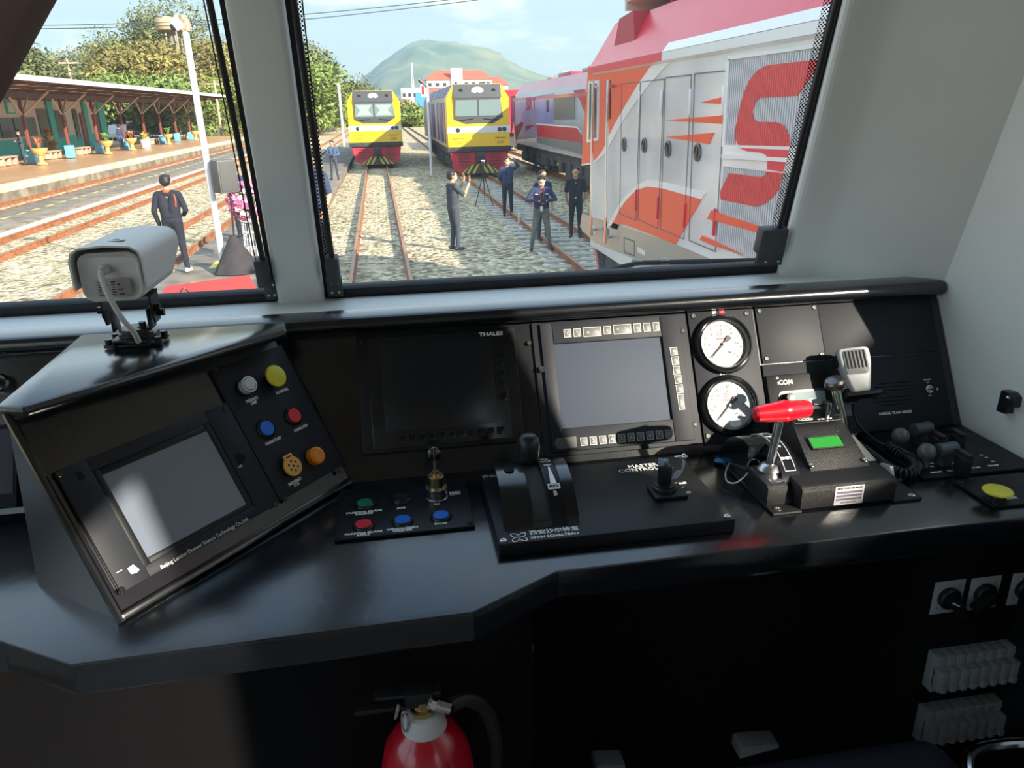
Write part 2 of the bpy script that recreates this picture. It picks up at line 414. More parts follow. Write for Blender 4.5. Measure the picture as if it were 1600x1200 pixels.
# ------------------------------------------------------------------ driver's desk
PF = frame((0, 1.28, CH-.5), (1, 0, 0), (0, math.sin(R_(29)), math.cos(R_(29))))   # instrument panel plane
DF = frame((0, 0, D), (1, 0, 0), (0, 1, 0))
desk = thing('driver_desk', 'long black gloss driver desk running under both windscreens', 'desk', (0, 1.2, FLOOR))
di = desk.matrix_basis.inverted()
front = [(-1.5, 1.36), (-.519, .869), (-.415, .806), (.069, .815), (.194, .885), (XR, .890)]
bm = B(); prism(bm, front+[(XR, 1.262), (XR, 1.40), (-1.5, 1.40)], D-.045, D, di, bev=.003); obj('desk_top', bm, BLK, desk)
bm = B(); prism(bm, [(XL+.03, .872), (XL+.03, 1.36), (-1.5, 1.36), (-.519, .869)], D-.045, D-.0005, di); obj('side_return', bm, BLK, desk)
bm = B()
prism(bm, [(XL+.03, -.128), (XR-.004, -.128), (XR-.004, .155), (XL+.03, .155)], -.03, 0, di @ PF); obj('back_panel', bm, BLK, desk)
bm = B()   # ledge: rounded nose over the panel
prof = [(1.385, CH-.343), (1.335, CH-.343), (1.326, CH-.347), (1.322, CH-.356), (1.324, CH-.366), (1.333, CH-.373), (1.385, CH-.373)]
t = B()
ends = []
for x in (XL+.03, XR-.006): ends.append([t.verts.new((x, y, z)) for y, z in prof])
for k in range(len(prof)): t.faces.new((ends[0][k], ends[0][(k+1) % 7], ends[1][(k+1) % 7], ends[1][k]))
t.faces.new(ends[0]); t.faces.new(ends[1][::-1]); merge(bm, t, di); obj('ledge', bm, BLK, desk, sharp=50)
bm = B()   # body of the desk: panels under the top, with the knee space recessed
for pts in ([(-1.45, 1.30), (-.52, .93), (-.40, .87), (.05, .875), (.17, .95), (.17, 1.18), (.862, 1.18), (.862, 1.0), (XR-.002, 1.0), (XR-.002, 1.38), (-1.45, 1.38)],):
    prism(bm, pts, FLOOR+.001, D-.045, di)
obj('body', bm, mat('matt_black_cabinet', (.005, .005, .006), .7, spec=.15), desk)
bm = B(); box(bm, (.55, .96, D-.085), (.6, .02, .02), di); obj('rail', bm, BLK2, desk)

# ---------------- displays on the instrument panel
def rectpx(Fm, tl, br, dz=0):
    a, b = on(Fm, *tl, dz=dz), on(Fm, *br, dz=dz)
    return a.x, b.y, b.x, a.y
def frame_bezel(bm, x0, y0, x1, y1, w_, z0, z1, mi=0, bev=.0015):
    wl, wr, wb, wt = w_ if isinstance(w_, tuple) else (w_,)*4
    for a in ((x0, y0, x0+wl, y1), (x1-wr, y0, x1, y1), (x0+wl, y0, x1-wr, y0+wb), (x0+wl, y1-wt, x1-wr, y1)):
        box(bm, ((a[0]+a[2])/2, (a[1]+a[3])/2, (z0+z1)/2), (a[2]-a[0], a[3]-a[1], z1-z0), bev=bev, mi=mi)
def plate(bm, x0, y0, x1, y1, z0, z1, bev=.001, mi=0):
    box(bm, ((x0+x1)/2, (y0+y1)/2, (z0+z1)/2), (x1-x0, y1-y0, z1-z0), bev=bev, mi=mi)
def key_outline(parent, x0, y0, x1, y1, z, wl=.0011, m=None, face=None, name='key'):
    bm = B(); plate(bm, x0, y0, x1, y1, z-.0005, z+.0006, .0004); k = obj(name, bm, face or GRAP, parent)
    bm = B(); frame_bezel(bm, x0, y0, x1, y1, wl, z+.0004, z+.001, bev=0); obj('outline', bm, m or KEYL, k)
    return k
KEYL = mat('key_outline_print', (.42, .43, .42), .5)
KEYD = mat('faint_key_outline', (.022, .022, .022), .4)
KEYF = mat('key_face_grey', (.11, .115, .115), .45)
t1 = thing('train_control_display', 'switched-off black display with faint square keys, left of the grey display', 'display', PF)
bm = B(); plate(bm, -.077, -.083, .212, .131, 0, .012, .003); obj('housing', bm, BLK2, t1)
bm = B(); plate(bm, -.058, -.075, .190, .125, .011, .0135, .001); obj('front_glass', bm, LCDK, t1)
bm = B(); plate(bm, -.035, -.045, .166, .112, .0133, .0138, .0002); obj('screen', bm, mat('dark_screen', (.011, .012, .016), .22), t1)
txt(t1, 'THALES', .168, .1185, .0095, z=.0137, sx=1.35, bold=.0003)
for i in range(11):
    x = -.014+i*.0176; key_outline(t1, x, -.066, x+.0135, -.053, .0137, .0006, KEYD, LCDK)
for y in (.056, .037, .018, -.006): key_outline(t1, .173, y, .1865, y+.015, .0137, .0006, KEYD, LCDK)
for x, y in ((-.068, -.068), (-.068, .12), (.203, -.066), (.203, .115)): screw(t1, x, y, .012, .004)

t2 = thing('driver_display', 'grey-screened driver display with rows of outlined keys around it', 'display', PF)
x0, y0, x1, y1 = .246, -.116, .548, .136
bm = B(); plate(bm, x0, y0, x1, y1, 0, .006, .002); obj('mounting_plate', bm, GRAP, t2)
bm = B()
sx0, sy0, sx1, sy1 = .283, -.066, .493, .092
frame_bezel(bm, x0+.014, y0+.008, x1-.016, y1-.004, (sx0-x0-.014, x1-.016-sx1, sy0-y0-.008, y1-.004-sy1), .004, .013, bev=.002); obj('bezel', bm, GRAP, t2)
bm = B(); plate(bm, sx0-.002, sy0-.002, sx1+.002, sy1+.002, .0055, .0075, .0003); obj('screen', bm, LCD, t2)
def key_at(p, tl, br, sym=None, face=KEYF):
    a = rectpx(PF, tl, br, .013); k = key_outline(p, *a, .0132, .0012, KEYL, face)
    if sym: txt(k, sym, (a[0]+a[2])/2, (a[1]+a[3])/2, min(.011, (a[3]-a[1])*.7), z=.0139, m=KEYL)
for sym, l, t_, r, b in (('°C', 880, 515, 893, 527), ('*', 895, 514, 908, 526), ('o   o', 910, 512, 940, 525), ('c', 942, 510, 955, 522), ('<   >', 957, 508, 987, 521), ('=', 989, 506, 1002, 519), ('i', 1004, 505, 1017, 518), ('?', 1019, 504, 1031, 517)):
    key_at(t2, (l, t_), (r, b), sym)
for i, (t_, b, sym) in enumerate(((543, 555, '<'), (557.5, 570, '^'), (572.5, 585, 'v'), (587, 599, '<'), (601.5, 614, '>'), (616.5, 640, '┘'))):
    l = 1046+i*2.3; key_at(t2, (l, t_), (l+13, b), sym if i < 5 else 'J')
for i in range(10):
    l = 906+i*14.75; key_at(t2, (l, 684-i*1.35), (l+12.5, 696-i*1.35), str((i+1) % 10))
a = rectpx(PF, (865, 685), (902, 699), .013); bm = B(); prism(bm, [(a[0], (a[1]+a[3])/2), (a[0]+.006, a[1]), (a[2], a[1]), (a[2], a[3]), (a[0]+.006, a[3])], .012, .0138); obj('blank_label', bm, mat('dull_label', (.09, .09, .085), .5), t2)
c = on(PF, 847, 577, .013); bm = B(); lathe(bm, [(.0055, 0), (.0055, .002), (.0035, .002), (.0035, .0005), (0, .0005)], M4.Translation((c.x, c.y, .0125)), 18); obj('lock', bm, CHROME, t2)
for x, y in ((827, 536), (841, 687), (1067, 517), (1086, 663)):
    c = on(PF, x, y, .006); screw(t2, c.x, c.y, .006, .0045)

# ---------------- gauges
gp = thing('gauge_panel', 'narrow black panel carrying the two round pressure gauges', 'panel', PF)
bm = B(); plate(bm, .552, -.120, .684, .139, 0, .005, .001); obj('plate', bm, GRAP, gp)
for x, y in ((1083, 494), (1166, 490), (1106, 681), (1183, 674)):
    c = on(PF, x, y, .005); screw(gp, c.x, c.y, .005, .005)
txt(gp, 'BP', .606, .1335, .008, z=.0056, bold=.0002); txt(gp, 'MR', .622, .1335, .008, m=REDB, z=.0056, bold=.0002); txt(gp, 'BC1', .607, .0135, .008, z=.0056, bold=.0002)
REDINK = mat('red_print', (.55, .08, .07), .5); INK = mat('black_print', (.02, .02, .025), .5)
def gauge(cx_, cy2, label, ang, nums):
    g = thing('pressure_gauge', label, 'gauge', PF @ M4.Translation((cx_, cy2, .005)), 'pressure gauges')
    bm = B(); lathe(bm, [(.0585, 0), (.0585, .006), (.056, .011), (.053, .012), (.051, .0095), (.049, .0125), (.0475, .013), (.046, .010), (.045, .004)], n=64, cap=False); obj('bezel', bm, BLK, g, sharp=25)
    bm = B(); lathe(bm, [(.0465, .0012), (.0465, .003), (0, .003)], n=48); d = obj('dial', bm, DIAL, g)
    bm = B()
    for k in range(41):
        a = R_(225-k*270/40); r0 = .036 if k % 5 else .033
        box(bm, ((r0+.039)/2, 0, .0032), (.039-r0, .0006 if k % 5 else .001, .0003), M4.Rotation(a, 4, 'Z'))
    obj('scale_marks', bm, INK, d)
    for k, s in enumerate(nums):
        a = R_(225-k*270/(len(nums)-1)); txt(d, s, .028*math.cos(a), .028*math.sin(a), .0065, m=INK, z=.0032)
    bm = B(); lathe(bm, [(.0045, .003), (.0045, .0034), (.0036, .0034), (.0036, .003)], M4.Translation((-.004, .020, 0)), 20, cap=False); box(bm, (-.004, .020, .0033), (.004, .001, .0004)); obj('emblem', bm, REDINK, d)
    txt(d, 'Shanghai', -.004, .011, .005, m=REDINK, z=.0032); txt(d, 'bar', .012, -.016, .006, m=INK, z=.0032)
    bm = B(); lathe(bm, [(.012, .003), (.012, .0036), (0, .0036)], M4.Translation((.007, -.034, 0)) @ M4.Diagonal((1, .62, 1, 1)), 24); obj('oval_label', bm, WHT, d); 
    X = M4.Rotation(R_(ang), 4, 'Z')
    bm = B(); prism(bm, [(-.013, -.0042), (-.020, -.0048), (-.020, .0048), (-.013, .0042), (-.004, .0016), (.034, .0006), (.038, 0), (.034, -.0006), (-.004, -.0016)], .0055, .0062, X); obj('needle', bm, INK, g)
    bm = B(); lathe(bm, [(.003, .003), (.003, .008), (0, .0085)], n=16); obj('hub', bm, STEEL, g)
    bm = B(); lathe(bm, [(.0465, .0095), (0, .0095)], n=48, cap=False); obj('glass', bm, SGLASS, g)
for px, py, lab, an, nums in ((1131, 537, 'upper round white-faced pressure gauge, its needle at lower left', 222, '0 2 4 6 8 10 12'.split()), (1141, 633, 'lower round white-faced pressure gauge partly behind the red handle', 224, '0 2 4 6 8 10 12'.split())):
    c = on(PF, px, py, .012); gauge(c.x, c.y, lab, an, nums)

# ---------------- blank cover and radio
bp = thing('blank_cover', 'plain black cover plate beside the upper gauge with screws at its corners', 'cover plate', PF)
bm = B(); plate(bm, .691, .027, .822, .139, 0, .004, .001); obj('plate', bm, GRAP, bp)
for x, y in ((.699, .131), (.814, .131), (.699, .036), (.814, .036)): screw(bp, x, y, .004, .0045)
c2 = thing('cover_panel', 'plain wide black panel above the speaker slots at the end of the desk', 'cover plate', PF)
bm = B(); plate(bm, .823, .026, 1.07, .139, 0, .003, .001); obj('plate', bm, GRAP, c2); screw(c2, 1.055, .02, .003, .004)
rd = thing('train_radio', 'black digital train radio panel with speaker slots, behind the hand microphone', 'radio', PF)
bm = B(); plate(bm, .688, -.122, 1.068, .024, 0, .005, .001); obj('faceplate', bm, GRAP, rd)
bm = B(); plate(bm, .690, -.105, .85, .002, .004, .009, .003); obj('head_unit', bm, BLK2, rd)
c = on(PF, 1217, 596, .009); bm = B(); cyl(bm, (c.x, c.y+.0065, .0093), (c.x, c.y+.0066, .0093), .001)
bm.free()
txt(rd, 'ıCOM', c.x+.012, c.y-.003, .0125, z=.0094, bold=.0003); bm = B(); lathe(bm, [(.0024, 0), (.0024, .0004), (.0014, .0004), (.0014, 0)], M4.Translation((c.x-.0025, c.y+.0065, .0094)), 16, cap=False); obj('lettering', bm, WHT, rd)
a = rectpx(PF, (1215, 612), (1330, 640), .009); bm = B(); prism(bm, rrect(a[0], a[1]-.012, a[2]+.006, a[3], .01), .0088, .0105); obj('recess', bm, PLAS, rd)
a = rectpx(PF, (1236, 614), (1292, 634), .011); bm = B(); plate(bm, *a, .0102, .0115, .001); obj('screen', bm, mat('radio_display_glass', (.33, .40, .42), .12, coat=.5), rd)
c = on(PF, 1231, 622, .012); bm = B(); lathe(bm, [(.009, 0), (.008, .014), (0, .015)], M4.Translation((c.x, c.y, .010)), 20); obj('knob', bm, PLAS, rd)
bm = B()
for i in range(5): box(bm, (.846, -.030-.0045*i, .0112), (.028, .002, .001))
obj('keypad', bm, DSTEEL, rd)
for i, (xa, xb) in enumerate(((1373, 1420), (1367, 1423), (1363, 1424), (1363, 1385), (1363, 1426), (1366, 1423), (1375, 1420))):
    y = 600+i*5.6; p, q = on(PF, xa, y, .005), on(PF, xb, y-3.6, .005)
    if i == 3: pass
    bm = B(); box(bm, ((p.x+q.x)/2, (p.y+q.y)/2, .005), (q.x-p.x, .0024, .001), bev=.0004); obj('speaker_slot', bm, mat('slot_black', (.001, .001, .001), .9) if i == 0 else bpy.data.materials['slot_black'], rd)
c = on(PF, 1399, 645, .005); txt(rd, 'DIGITAL TRAIN RADIO', c.x, c.y, .0068, z=.0056, bold=.0002)
c = on(PF, 1451, 608, .005); bm = B(); lathe(bm, [(.008, 0), (.008, .003), (.0055, .003), (.0055, .001), (0, .001)], M4.Translation((c.x, c.y, .005)), 20); cyl(bm, (c.x, c.y, .006), (c.x+.006, c.y-.003, .022), .002, .003); obj('toggle_switch', bm, STEEL, rd)
txt(rd, 'SPEAKER', c.x, c.y+.019, .004, z=.0056); txt(rd, 'ON', c.x, c.y+.013, .004, z=.0056); txt(rd, 'OFF', c.x, c.y-.013, .004, z=.0056)

# ---------------- pod at the left of the desk
k8 = .806
az, tl_ = R_(50), R_(31)
pn = V((math.sin(az)*math.cos(tl_), -math.cos(az)*math.cos(tl_), math.sin(tl_)))
pu = V((math.cos(az), math.sin(az), 0)); pv = pn.cross(pu)
P0 = at(190, 972, 'z', D)
QF = frame(P0, pu, pv)
pod = thing('console_pod', 'angled black console pod standing on the left end of the desk', 'console', (P0.x, P0.y, D))
pi = pod.matrix_basis.inverted()
tp = CH-.352
cA, cB = on(QF, 190, 972), on(QF, 547, 752)
wd = cB.x; ht = (tp-D)/pv.z
# housing: face polygon extruded backwards, cut by the desk and by the top
bL, bR = V((0, 0)), V((wd, 0))
back = V((-math.sin(az), math.cos(az), 0))
f0, f1 = QF @ V((0, 0, 0)), QF @ V((wd, 0, 0)); g0, g1 = QF @ V((0, ht, 0)), QF @ V((wd, ht, 0))
b0 = V((-.552, 1.345, D)); b0t = V((-.552, 1.345, tp))
m0 = V((f0.x-.141, f0.y+.104, D)); 
bm = B()
bk1 = V((f1.x+.0, f1.y+.12, D)); 
vs_ = [f0, f1, g1, g0]
def pq(*p): quad(bm, *[pi @ V(x) for x in p])
ml = V((-.522, .989, D)); mt_ = V((-.505, 1.018, tp))
pq(f0, f1, g1, g0)                                  # face
pq(ml, f0, g0, mt_); pq(V((-.53, 1.36, D)), ml, mt_, V((-.535, 1.36, tp)))       # left sides
pq(mt_, g0, g1, V((g1.x, 1.36, tp)), V((-.535, 1.36, tp)))
pq(f1, V((f1.x, 1.36, D)), V((g1.x, 1.36, tp)), g1)
obj('housing', bm, BLK, pod, sharp=20)
topm = [at(-8, 634, 'z', tp+.012), at(36, 636, 'z', tp+.012), at(448, 514, 'z', tp+.012), at(446, 503, 'z', tp+.012), at(126, 522, 'z', tp+.012)]
bm = B(); prism(bm, [(p.x, p.y) for p in topm], tp-.004, tp+.012, pi, bev=.005); obj('top_cover', bm, BLK, pod)
bm = B(); box(bm, (wd/2, .006, .004), (wd, .012, .008), pi @ QF, bev=.003); obj('lower_lip', bm, BLK, pod)
bm = B(); cyl(bm, pi @ (f0+pn*.001), pi @ (g0+pn*.001), .006, n=10); obj('edge_bead', bm, BLK, pod)
# diagnostic display on the pod
def qp(x, y, dz=0): return on(QF, x, y, dz)
dd = thing('diagnostic_display', 'tilted grey touch display on the left console pod, reflecting the sky', 'display', QF)
a0, a1, a2, a3 = qp(82, 738), qp(350, 632), qp(435, 785), qp(187, 930)
X0, X1 = (a0.x+a3.x)/2, (a1.x+a2.x)/2; Y0, Y1 = (a3.y+a2.y)/2, (a0.y+a1.y)/2
s0, s1, s2, s3 = qp(157, 742), qp(322, 676), qp(382, 788), qp(228, 873)
SX0, SX1, SY0, SY1 = (s0.x+s3.x)/2, (s1.x+s2.x)/2, (s3.y+s2.y)/2, (s0.y+s1.y)/2
bm = B(); frame_bezel(bm, X0, Y0, X1, Y1, (SX0-X0-.010, X1-SX1-.010, SY0-Y0-.008, Y1-SY1-.010), .0, .007, bev=.001); obj('bezel', bm, GRAP, dd)
bm = B(); frame_bezel(bm, SX0-.0105, SY0-.0085, SX1+.0105, SY1+.0105, (.0105, .0105, .0085, .0105), .001, .0055, bev=.001); obj('inner_frame', bm, BLK2, dd)
bm = B(); plate(bm, SX0-.001, SY0-.001, SX1+.001, SY1+.001, .001, .0042, 0); obj('screen', bm, mat('touch_screen_glass', (.15, .18, .23), .14, spec=.9, coat=1.), dd)
for x, y in ((93, 741), (352, 639), (430, 788), (190, 922)):
    c = qp(x, y, .007); screw(dd, c.x, c.y, .007, .0045, BLK)
c = qp(374, 716, .007); bm = B(); plate(bm, c.x-.006, c.y-.009, c.x+.006, c.y+.009, .0065, .0074, .0003); plate(bm, c.x+.005, c.y-.004, c.x+.010, c.y+.004, .0065, .0074, .0003); obj('usb_port', bm, bpy.data.materials['slot_black'], dd)
c = qp(375, 729, .007); txt(dd, 'USB', c.x, c.y, .0045, z=.0075)
c = qp(125, 743, .007); bm = B(); plate(bm, c.x-.004, c.y-.006, c.x+.004, c.y+.006, .0065, .0074, .0003); obj('sensor_window', bm, bpy.data.materials['slot_black'], dd)
p, q = qp(250, 885, .007), qp(388, 812, .007)
o_ = txt(dd, 'Beijing Lantian Duowei Science Technology Co.,Ltd.', (p.x+q.x)/2, (p.y+q.y)/2, .0078, z=.0076)
o_.scale.x = (q-p).length/max(.001, o_.dimensions.x)
c = qp(208, 890, .007); bm = B(); prism(bm, [(c.x-.006, c.y+.005), (c.x+.003, c.y+.006), (c.x+.005, c.y+.001), (c.x+.007, c.y-.004), (c.x+.002, c.y-.006), (c.x-.005, c.y-.004)], .0068, .0076); obj('torn_sticker', bm, WHT, dd)
c = qp(186, 893, .007); bars(dd, [(c.x-.004, c.y-.0005, c.x+.004, c.y+.0005)], .0074)
# switch panel on the pod
sp = thing('switch_panel', 'black panel of coloured pushbuttons on the console pod', 'panel', QF)
b0_, b1_, b2_, b3_ = qp(330, 577), qp(440, 541), qp(538, 737), qp(437, 790)
PX0, PX1, PY0, PY1 = X1+.002, (b1_.x+b2_.x)/2, Y0+.002, (b0_.y+b1_.y)/2
bm = B(); plate(bm, PX0, PY0, PX1, PY1, 0, .006, .0012); obj('plate', bm, GRAP, sp)
for x, y in ((337, 578), (446, 780), (529, 736)): c = qp(x, y, .006); screw(sp, c.x, c.y, .006, .004)
def pushbutton(parent, c, r, m, z=.006, h=.006, collar=True, name='pushbutton', seg=28):
    X = M4.Translation((c.x, c.y, z))
    bm = B()
    if collar: lathe(bm, [(r*1.36, 0), (r*1.36, .002), (r*1.25, .0045), (r*1.12, .0055), (r*1.05, .0045), (r*1.02, .001)], X, seg, cap=False)
    else: lathe(bm, [(r*1.1, 0), (r*1.1, .002), (r*.9, .002)], X, seg, cap=False)
    b = obj(name, bm, PLAS, parent)
    bm = B(); lathe(bm, [(r, .0), (r, h*.8), (r*.93, h), (0, h*1.02)], X, seg); obj('cap', bm, m, b)
    return b
def mushroom(parent, c, r, m, z=.006, h=.02, X=None, name='mushroom_button'):
    X = X if X is not None else M4.Translation((c.x, c.y, z))
    bm = B(); lathe(bm, [(r*.62, 0), (r*.62, h*.6), (r*.5, h*.62), (r*.5, h)], X, 28, cap=False); b = obj(name, bm, PLAS, parent)
    bm = B(); lathe(bm, [(r*.6, h*.68), (r*.93, h*.76), (r, h*.9), (r*.92, h*1.02), (r*.6, h*1.09), (0, h*1.12)], X, 32); obj('cap', bm, m, b)
c = qp(384, 604, .012); X = M4.Translation((c.x, c.y, .006)); bm = B(); lathe(bm, [(.0155, 0), (.0155, .006), (.014, .007)], X, 28, cap=False); b = obj('indicator_lamp', bm, PLAS, sp); bm = B(); lathe(bm, [(.0135, .005), (.0135, .018), (.0112, .0185), (.0102, .016), (.0096, .0195), (0, .0205)], X, 28); obj('lens', bm, WHTB, b)
c = qp(430, 588, .02); mushroom(sp, c, .0195, YELB, h=.018)
pushbutton(sp, qp(460, 649, .01), .0128, REDB); pushbutton(sp, qp(417, 669, .01), .0128, BLUB)
c = qp(492, 713, .012); X = M4.Translation((c.x, c.y, .006)); bm = B(); lathe(bm, [(.015, 0), (.015, .003), (.013, .004)], X, 28, cap=False); b = obj('indicator_lamp', bm, PLAS, sp); bm = B(); lathe(bm, [(.0156, .003), (.0150, .014), (.0128, .016), (.0106, .0155), (.010, .017), (0, .018)], X, 28); obj('lens', bm, ORGB, b)
c = qp(454, 730, .012); X = M4.Translation((c.x, c.y, .006)); bm = B(); lathe(bm, [(.0145, 0), (.0145, .010), (.012, .011)], X, 28, cap=False); b = obj('guarded_button', bm, PLAS, sp)
bm = B(); lathe(bm, [(.0168, .011), (.0168, .0135), (.0158, .0145), (0, .0145)], X, 30); plate(bm, c.x-.009, c.y+.010, c.x+.009, c.y+.021, .0175, .0200, .001); cov = obj('flip_cover', bm, AMBB, b)
bm = B(); plate(bm, c.x-.0055, c.y+.015, c.x+.0055, c.y+.0175, .0195, .0206, .0003)
for k in range(7):
    r = 0 if k == 6 else .0084; a = R_(60*k+30); lathe(bm, [(.0019, 0), (.0019, .0003), (0, .0003)], M4.Translation((c.x+r*math.cos(a), c.y+r*math.sin(a), .0206)), 12)
obj('holes', bm, mat('brown_black', (.03, .012, .005), .7), cov)
for s, x, y, sz in (('VIGILANCE\nLAMP', 395, 627, .0068), ('ALARM BELL', 441, 611, .0068), ('ENGINE STOP', 470, 669, .0068), ('ENGINE START', 427, 689, .0068), ('EMERGENCY\nSTOP', 462, 755, .0068)):
    c = qp(x, y, .006); txt(sp, s, c.x, c.y, sz, z=.0066, sx=.72, bold=.00015)
# ------------------------------------------------------------------ things on the desk top
def dk(x, y, dz=0.): p = at(x, y, 'z', D+dz); return V((p.x, p.y))
YZ = M4(((0, 0, 1, 0), (1, 0, 0, 0), (0, 1, 0, 0), (0, 0, 0, 1)))       # profile (y, z) pushed along x
def arc(y0, y1, h, n=20, z0=0.):
    c = (y1-y0)/2; r = (c*c+h*h)/(2*h); a0 = math.asin(min(1, c/r)); o = []
    for i in range(n+1):
        a = -a0+2*a0*i/n; o.append(((y0+y1)/2+r*math.sin(a), z0+h-r+r*math.cos(a)))
    return o, r, a0
ks = thing('key_switch_panel', 'small black desk panel with five round buttons and a brass key barrel', 'panel', DF)
bm = B(); plate(bm, -.119, 1.021, .095, 1.184, .0005, .006, .0012); obj('plate', bm, BLK2, ks)
for x, y in ((-.112, 1.177), (.088, 1.177), (-.112, 1.028), (.088, 1.028)): screw(ks, x, y, .006, .004)
for px, py, m in ((570, 786, GRNB), (568, 819, REDB), (629, 812, BLUB), (689, 805, BLUB), (627, 778, PLAS)):
    pushbutton(ks, dk(px, py, .010), .0130, m)
for s, x, y in (('PARKING BRAKE\nRELEASE', 569, 801.5), ('PARKING BRAKE\nAPPLY', 568, 834.5), ('JOG', 627, 794), ('WINDSCREEN\nWASHER', 629, 827.5), ('SAND', 689, 818), ('HIGH\nLOW', 711, 771)):
    c = dk(x, y, .006); txt(ks, s, c.x, c.y, .0072, z=.0064, sx=1.05, bold=.0003)
c = dk(683, 788, .006); bars(ks, [(c.x-.005, c.y-.001, c.x+.005, c.y+.001)], .0062)
c = dk(683, 779, .006); X = M4.Translation((c.x, c.y, .006))
bm = B(); lathe(bm, [(.0185, 0), (.0185, .004), (.0165, .0045), (.0165, .018), (.0175, .019), (.0175, .022), (.014, .022)], X, 28, cap=False); kb = obj('key_barrel', bm, STEEL, ks)
bm = B(); lathe(bm, [(.0135, .02), (.0135, .042), (.012, .0435), (.006, .0435), (.006, .051), (0, .051)], X, 24); obj('brass_core', bm, BRASS, kb)
bm = B(); box(bm, (c.x-.001, c.y, .062), (.004, .0025, .025)); 
ball(bm, (c.x-.001, c.y, .086), .0125, 16, mi=1, s=(1, .45, 1.08)); box(bm, (c.x-.001, c.y-.0005, .086), (.0016, .0132, .026), mi=0); obj('key', bm, [STEEL, BLK], ks)

# ---------------- master controller
mc = thing('master_controller', 'raised black master controller plate with an arched drum and a black-knobbed lever', 'controller', DF)
T = .022
bm = B(); plate(bm, .120, .934, .481, 1.162, .0005, T, .002); obj('base_plate', bm, BLK2, mc)
for x, y in ((.128, 1.150), (.128, .943), (.472, .945)): screw(mc, x, y, T, .0055, STEEL)
y0_, y1_ = .968, 1.15
def drum(name, xa, xb, h, m, parent=mc, ya=y0_, yb=y1_):
    p, r, a0 = arc(ya, yb, h, z0=T); bm = B(); prism(bm, p, xa, xb, YZ); return obj(name, bm, m, parent, sharp=30)
drum('drum_cover', .134, .177, .058, BLK); drum('lever_slot', .177, .206, .0535, BTEX); drum('scale_strip', .206, .229, .0565, BLK2); drum('drum_cover', .229, .248, .058, BLK)
pA, rA, aA = arc(y0_, y1_, .0565, z0=T); cA_ = ((y0_+y1_)/2, T+.0565-rA)
bm = B(); p, q = [], []
for a in (-aA*.9, -aA*.45, 0, aA*.45, aA*.8):
    p.append((.1775, cA_[0]+(rA+.0012)*math.sin(a), cA_[1]+(rA+.0012)*math.cos(a)))
tube(bm, smooth_path(p, 4), .0011, 6); tube(bm, smooth_path([(v[0]+.028, v[1], v[2]) for v in p], 4), .0011, 6); tube(bm, [(.1775, p[0][1], p[0][2]), (.2055, p[0][1], p[0][2])], .0011, 6); obj('slot_rim', bm, PLAS, mc)
def on_arc(a, x): return M4.Translation((x, cA_[0]+(rA+.0006)*math.sin(a), cA_[1]+(rA+.0006)*math.cos(a))) @ M4.Rotation(-a, 4, 'X')
for a, s, sz in ((.60, '1', .006), (.45, '0', .006), (.30, 'IDLE', .0065), (.15, 'SETUP', .0062), (.0, 'MIN', .0066), (-.62, 'B', .011)):
    o = txt(mc, s, 0, 0, sz, bold=.0002); o.matrix_basis = on_arc(a, .2175)
bm = B(); prism(bm, [(-.0012, .018), (.0012, .018), (.0048, -.021), (-.0048, -.021)], 0, .0006, on_arc(-.26, .2175)); prism(bm, [(-.0095, .005), (.0095, .005), (.0095, -.005), (-.0095, -.005)], 0, .0006, on_arc(-.50, .2175)); obj('wedge_mark', bm, WHT, mc)
o = txt(mc, 'MAX', 0, 0, .007, m=INK, bold=.0002); o.matrix_basis = on_arc(-.50, .2175) @ M4.Translation((0, 0, .0007))
c = dk(804, 783, .075); bm = B(); lathe(bm, [(.008, 0), (.008, .0012), (0, .0012)], M4.Translation((.155, 1.052, T+.0578)) @ M4.Diagonal((1, 1, 1, 1)), 20); obj('hole', bm, bpy.data.materials['slot_black'], mc)
lb = V((.1915, 1.075, T+.048)); lt = at(821, 736, 'y', 1.088); lt = V((.192, 1.085, lt.z-D)); le = at(820, 677, 'y', 1.09); le = V((.192, 1.088, le.z-D))
bm = B(); cyl(bm, lb, lt+V((0, 0, .004)), .0075, n=16); lv = obj('lever', bm, mat('dull_brass', (.45, .38, .27), .3, 1.), mc)
hgt = (le-lt).length; bm = B(); lathe(bm, [(.0125, 0), (.0132, .002), (.0185, hgt*.62), (.0188, hgt*.72), (.0175, hgt*.85), (.0125, hgt*.955), (.006, hgt*.995), (0, hgt)], axm(lt, le-lt), 28); obj('grip', bm, PLAS, lv)
c = dk(1006, 730.5, T); txt(mc, 'MASTER\nCONTROLLER', c.x, c.y, .0155, z=T+.0004, bold=.0001, sx=.95)
LOGO = [(827, 833.5, '西安沙尔特宝', .0125), (829, 841, "XI'AN SCHALTBAU", .0085)]
for x, y, s, sz in LOGO:
    c = dk(x, y, T); txt(mc, s, c.x, c.y, sz, z=T+.0004, align='LEFT', bold=.0002)
c = dk(811, 840, T); bm = B()
for k in range(4):
    X = M4.Translation((c.x, c.y, T+.0005)) @ M4.Rotation(R_(45+90*k), 4, 'Z') @ M4.Translation((.0075, 0, 0)) @ M4.Diagonal((1.25, .8, 1, 1)); lathe(bm, [(.0062, 0), (.0062, .0005), (.0048, .0005), (.0048, 0)], X, 20, cap=False)
lathe(bm, [(.0022, 0), (.0022, .0005), (0, .0005)], M4.Translation((c.x, c.y, T+.0005)), 12); obj('logo', bm, WHT, mc)
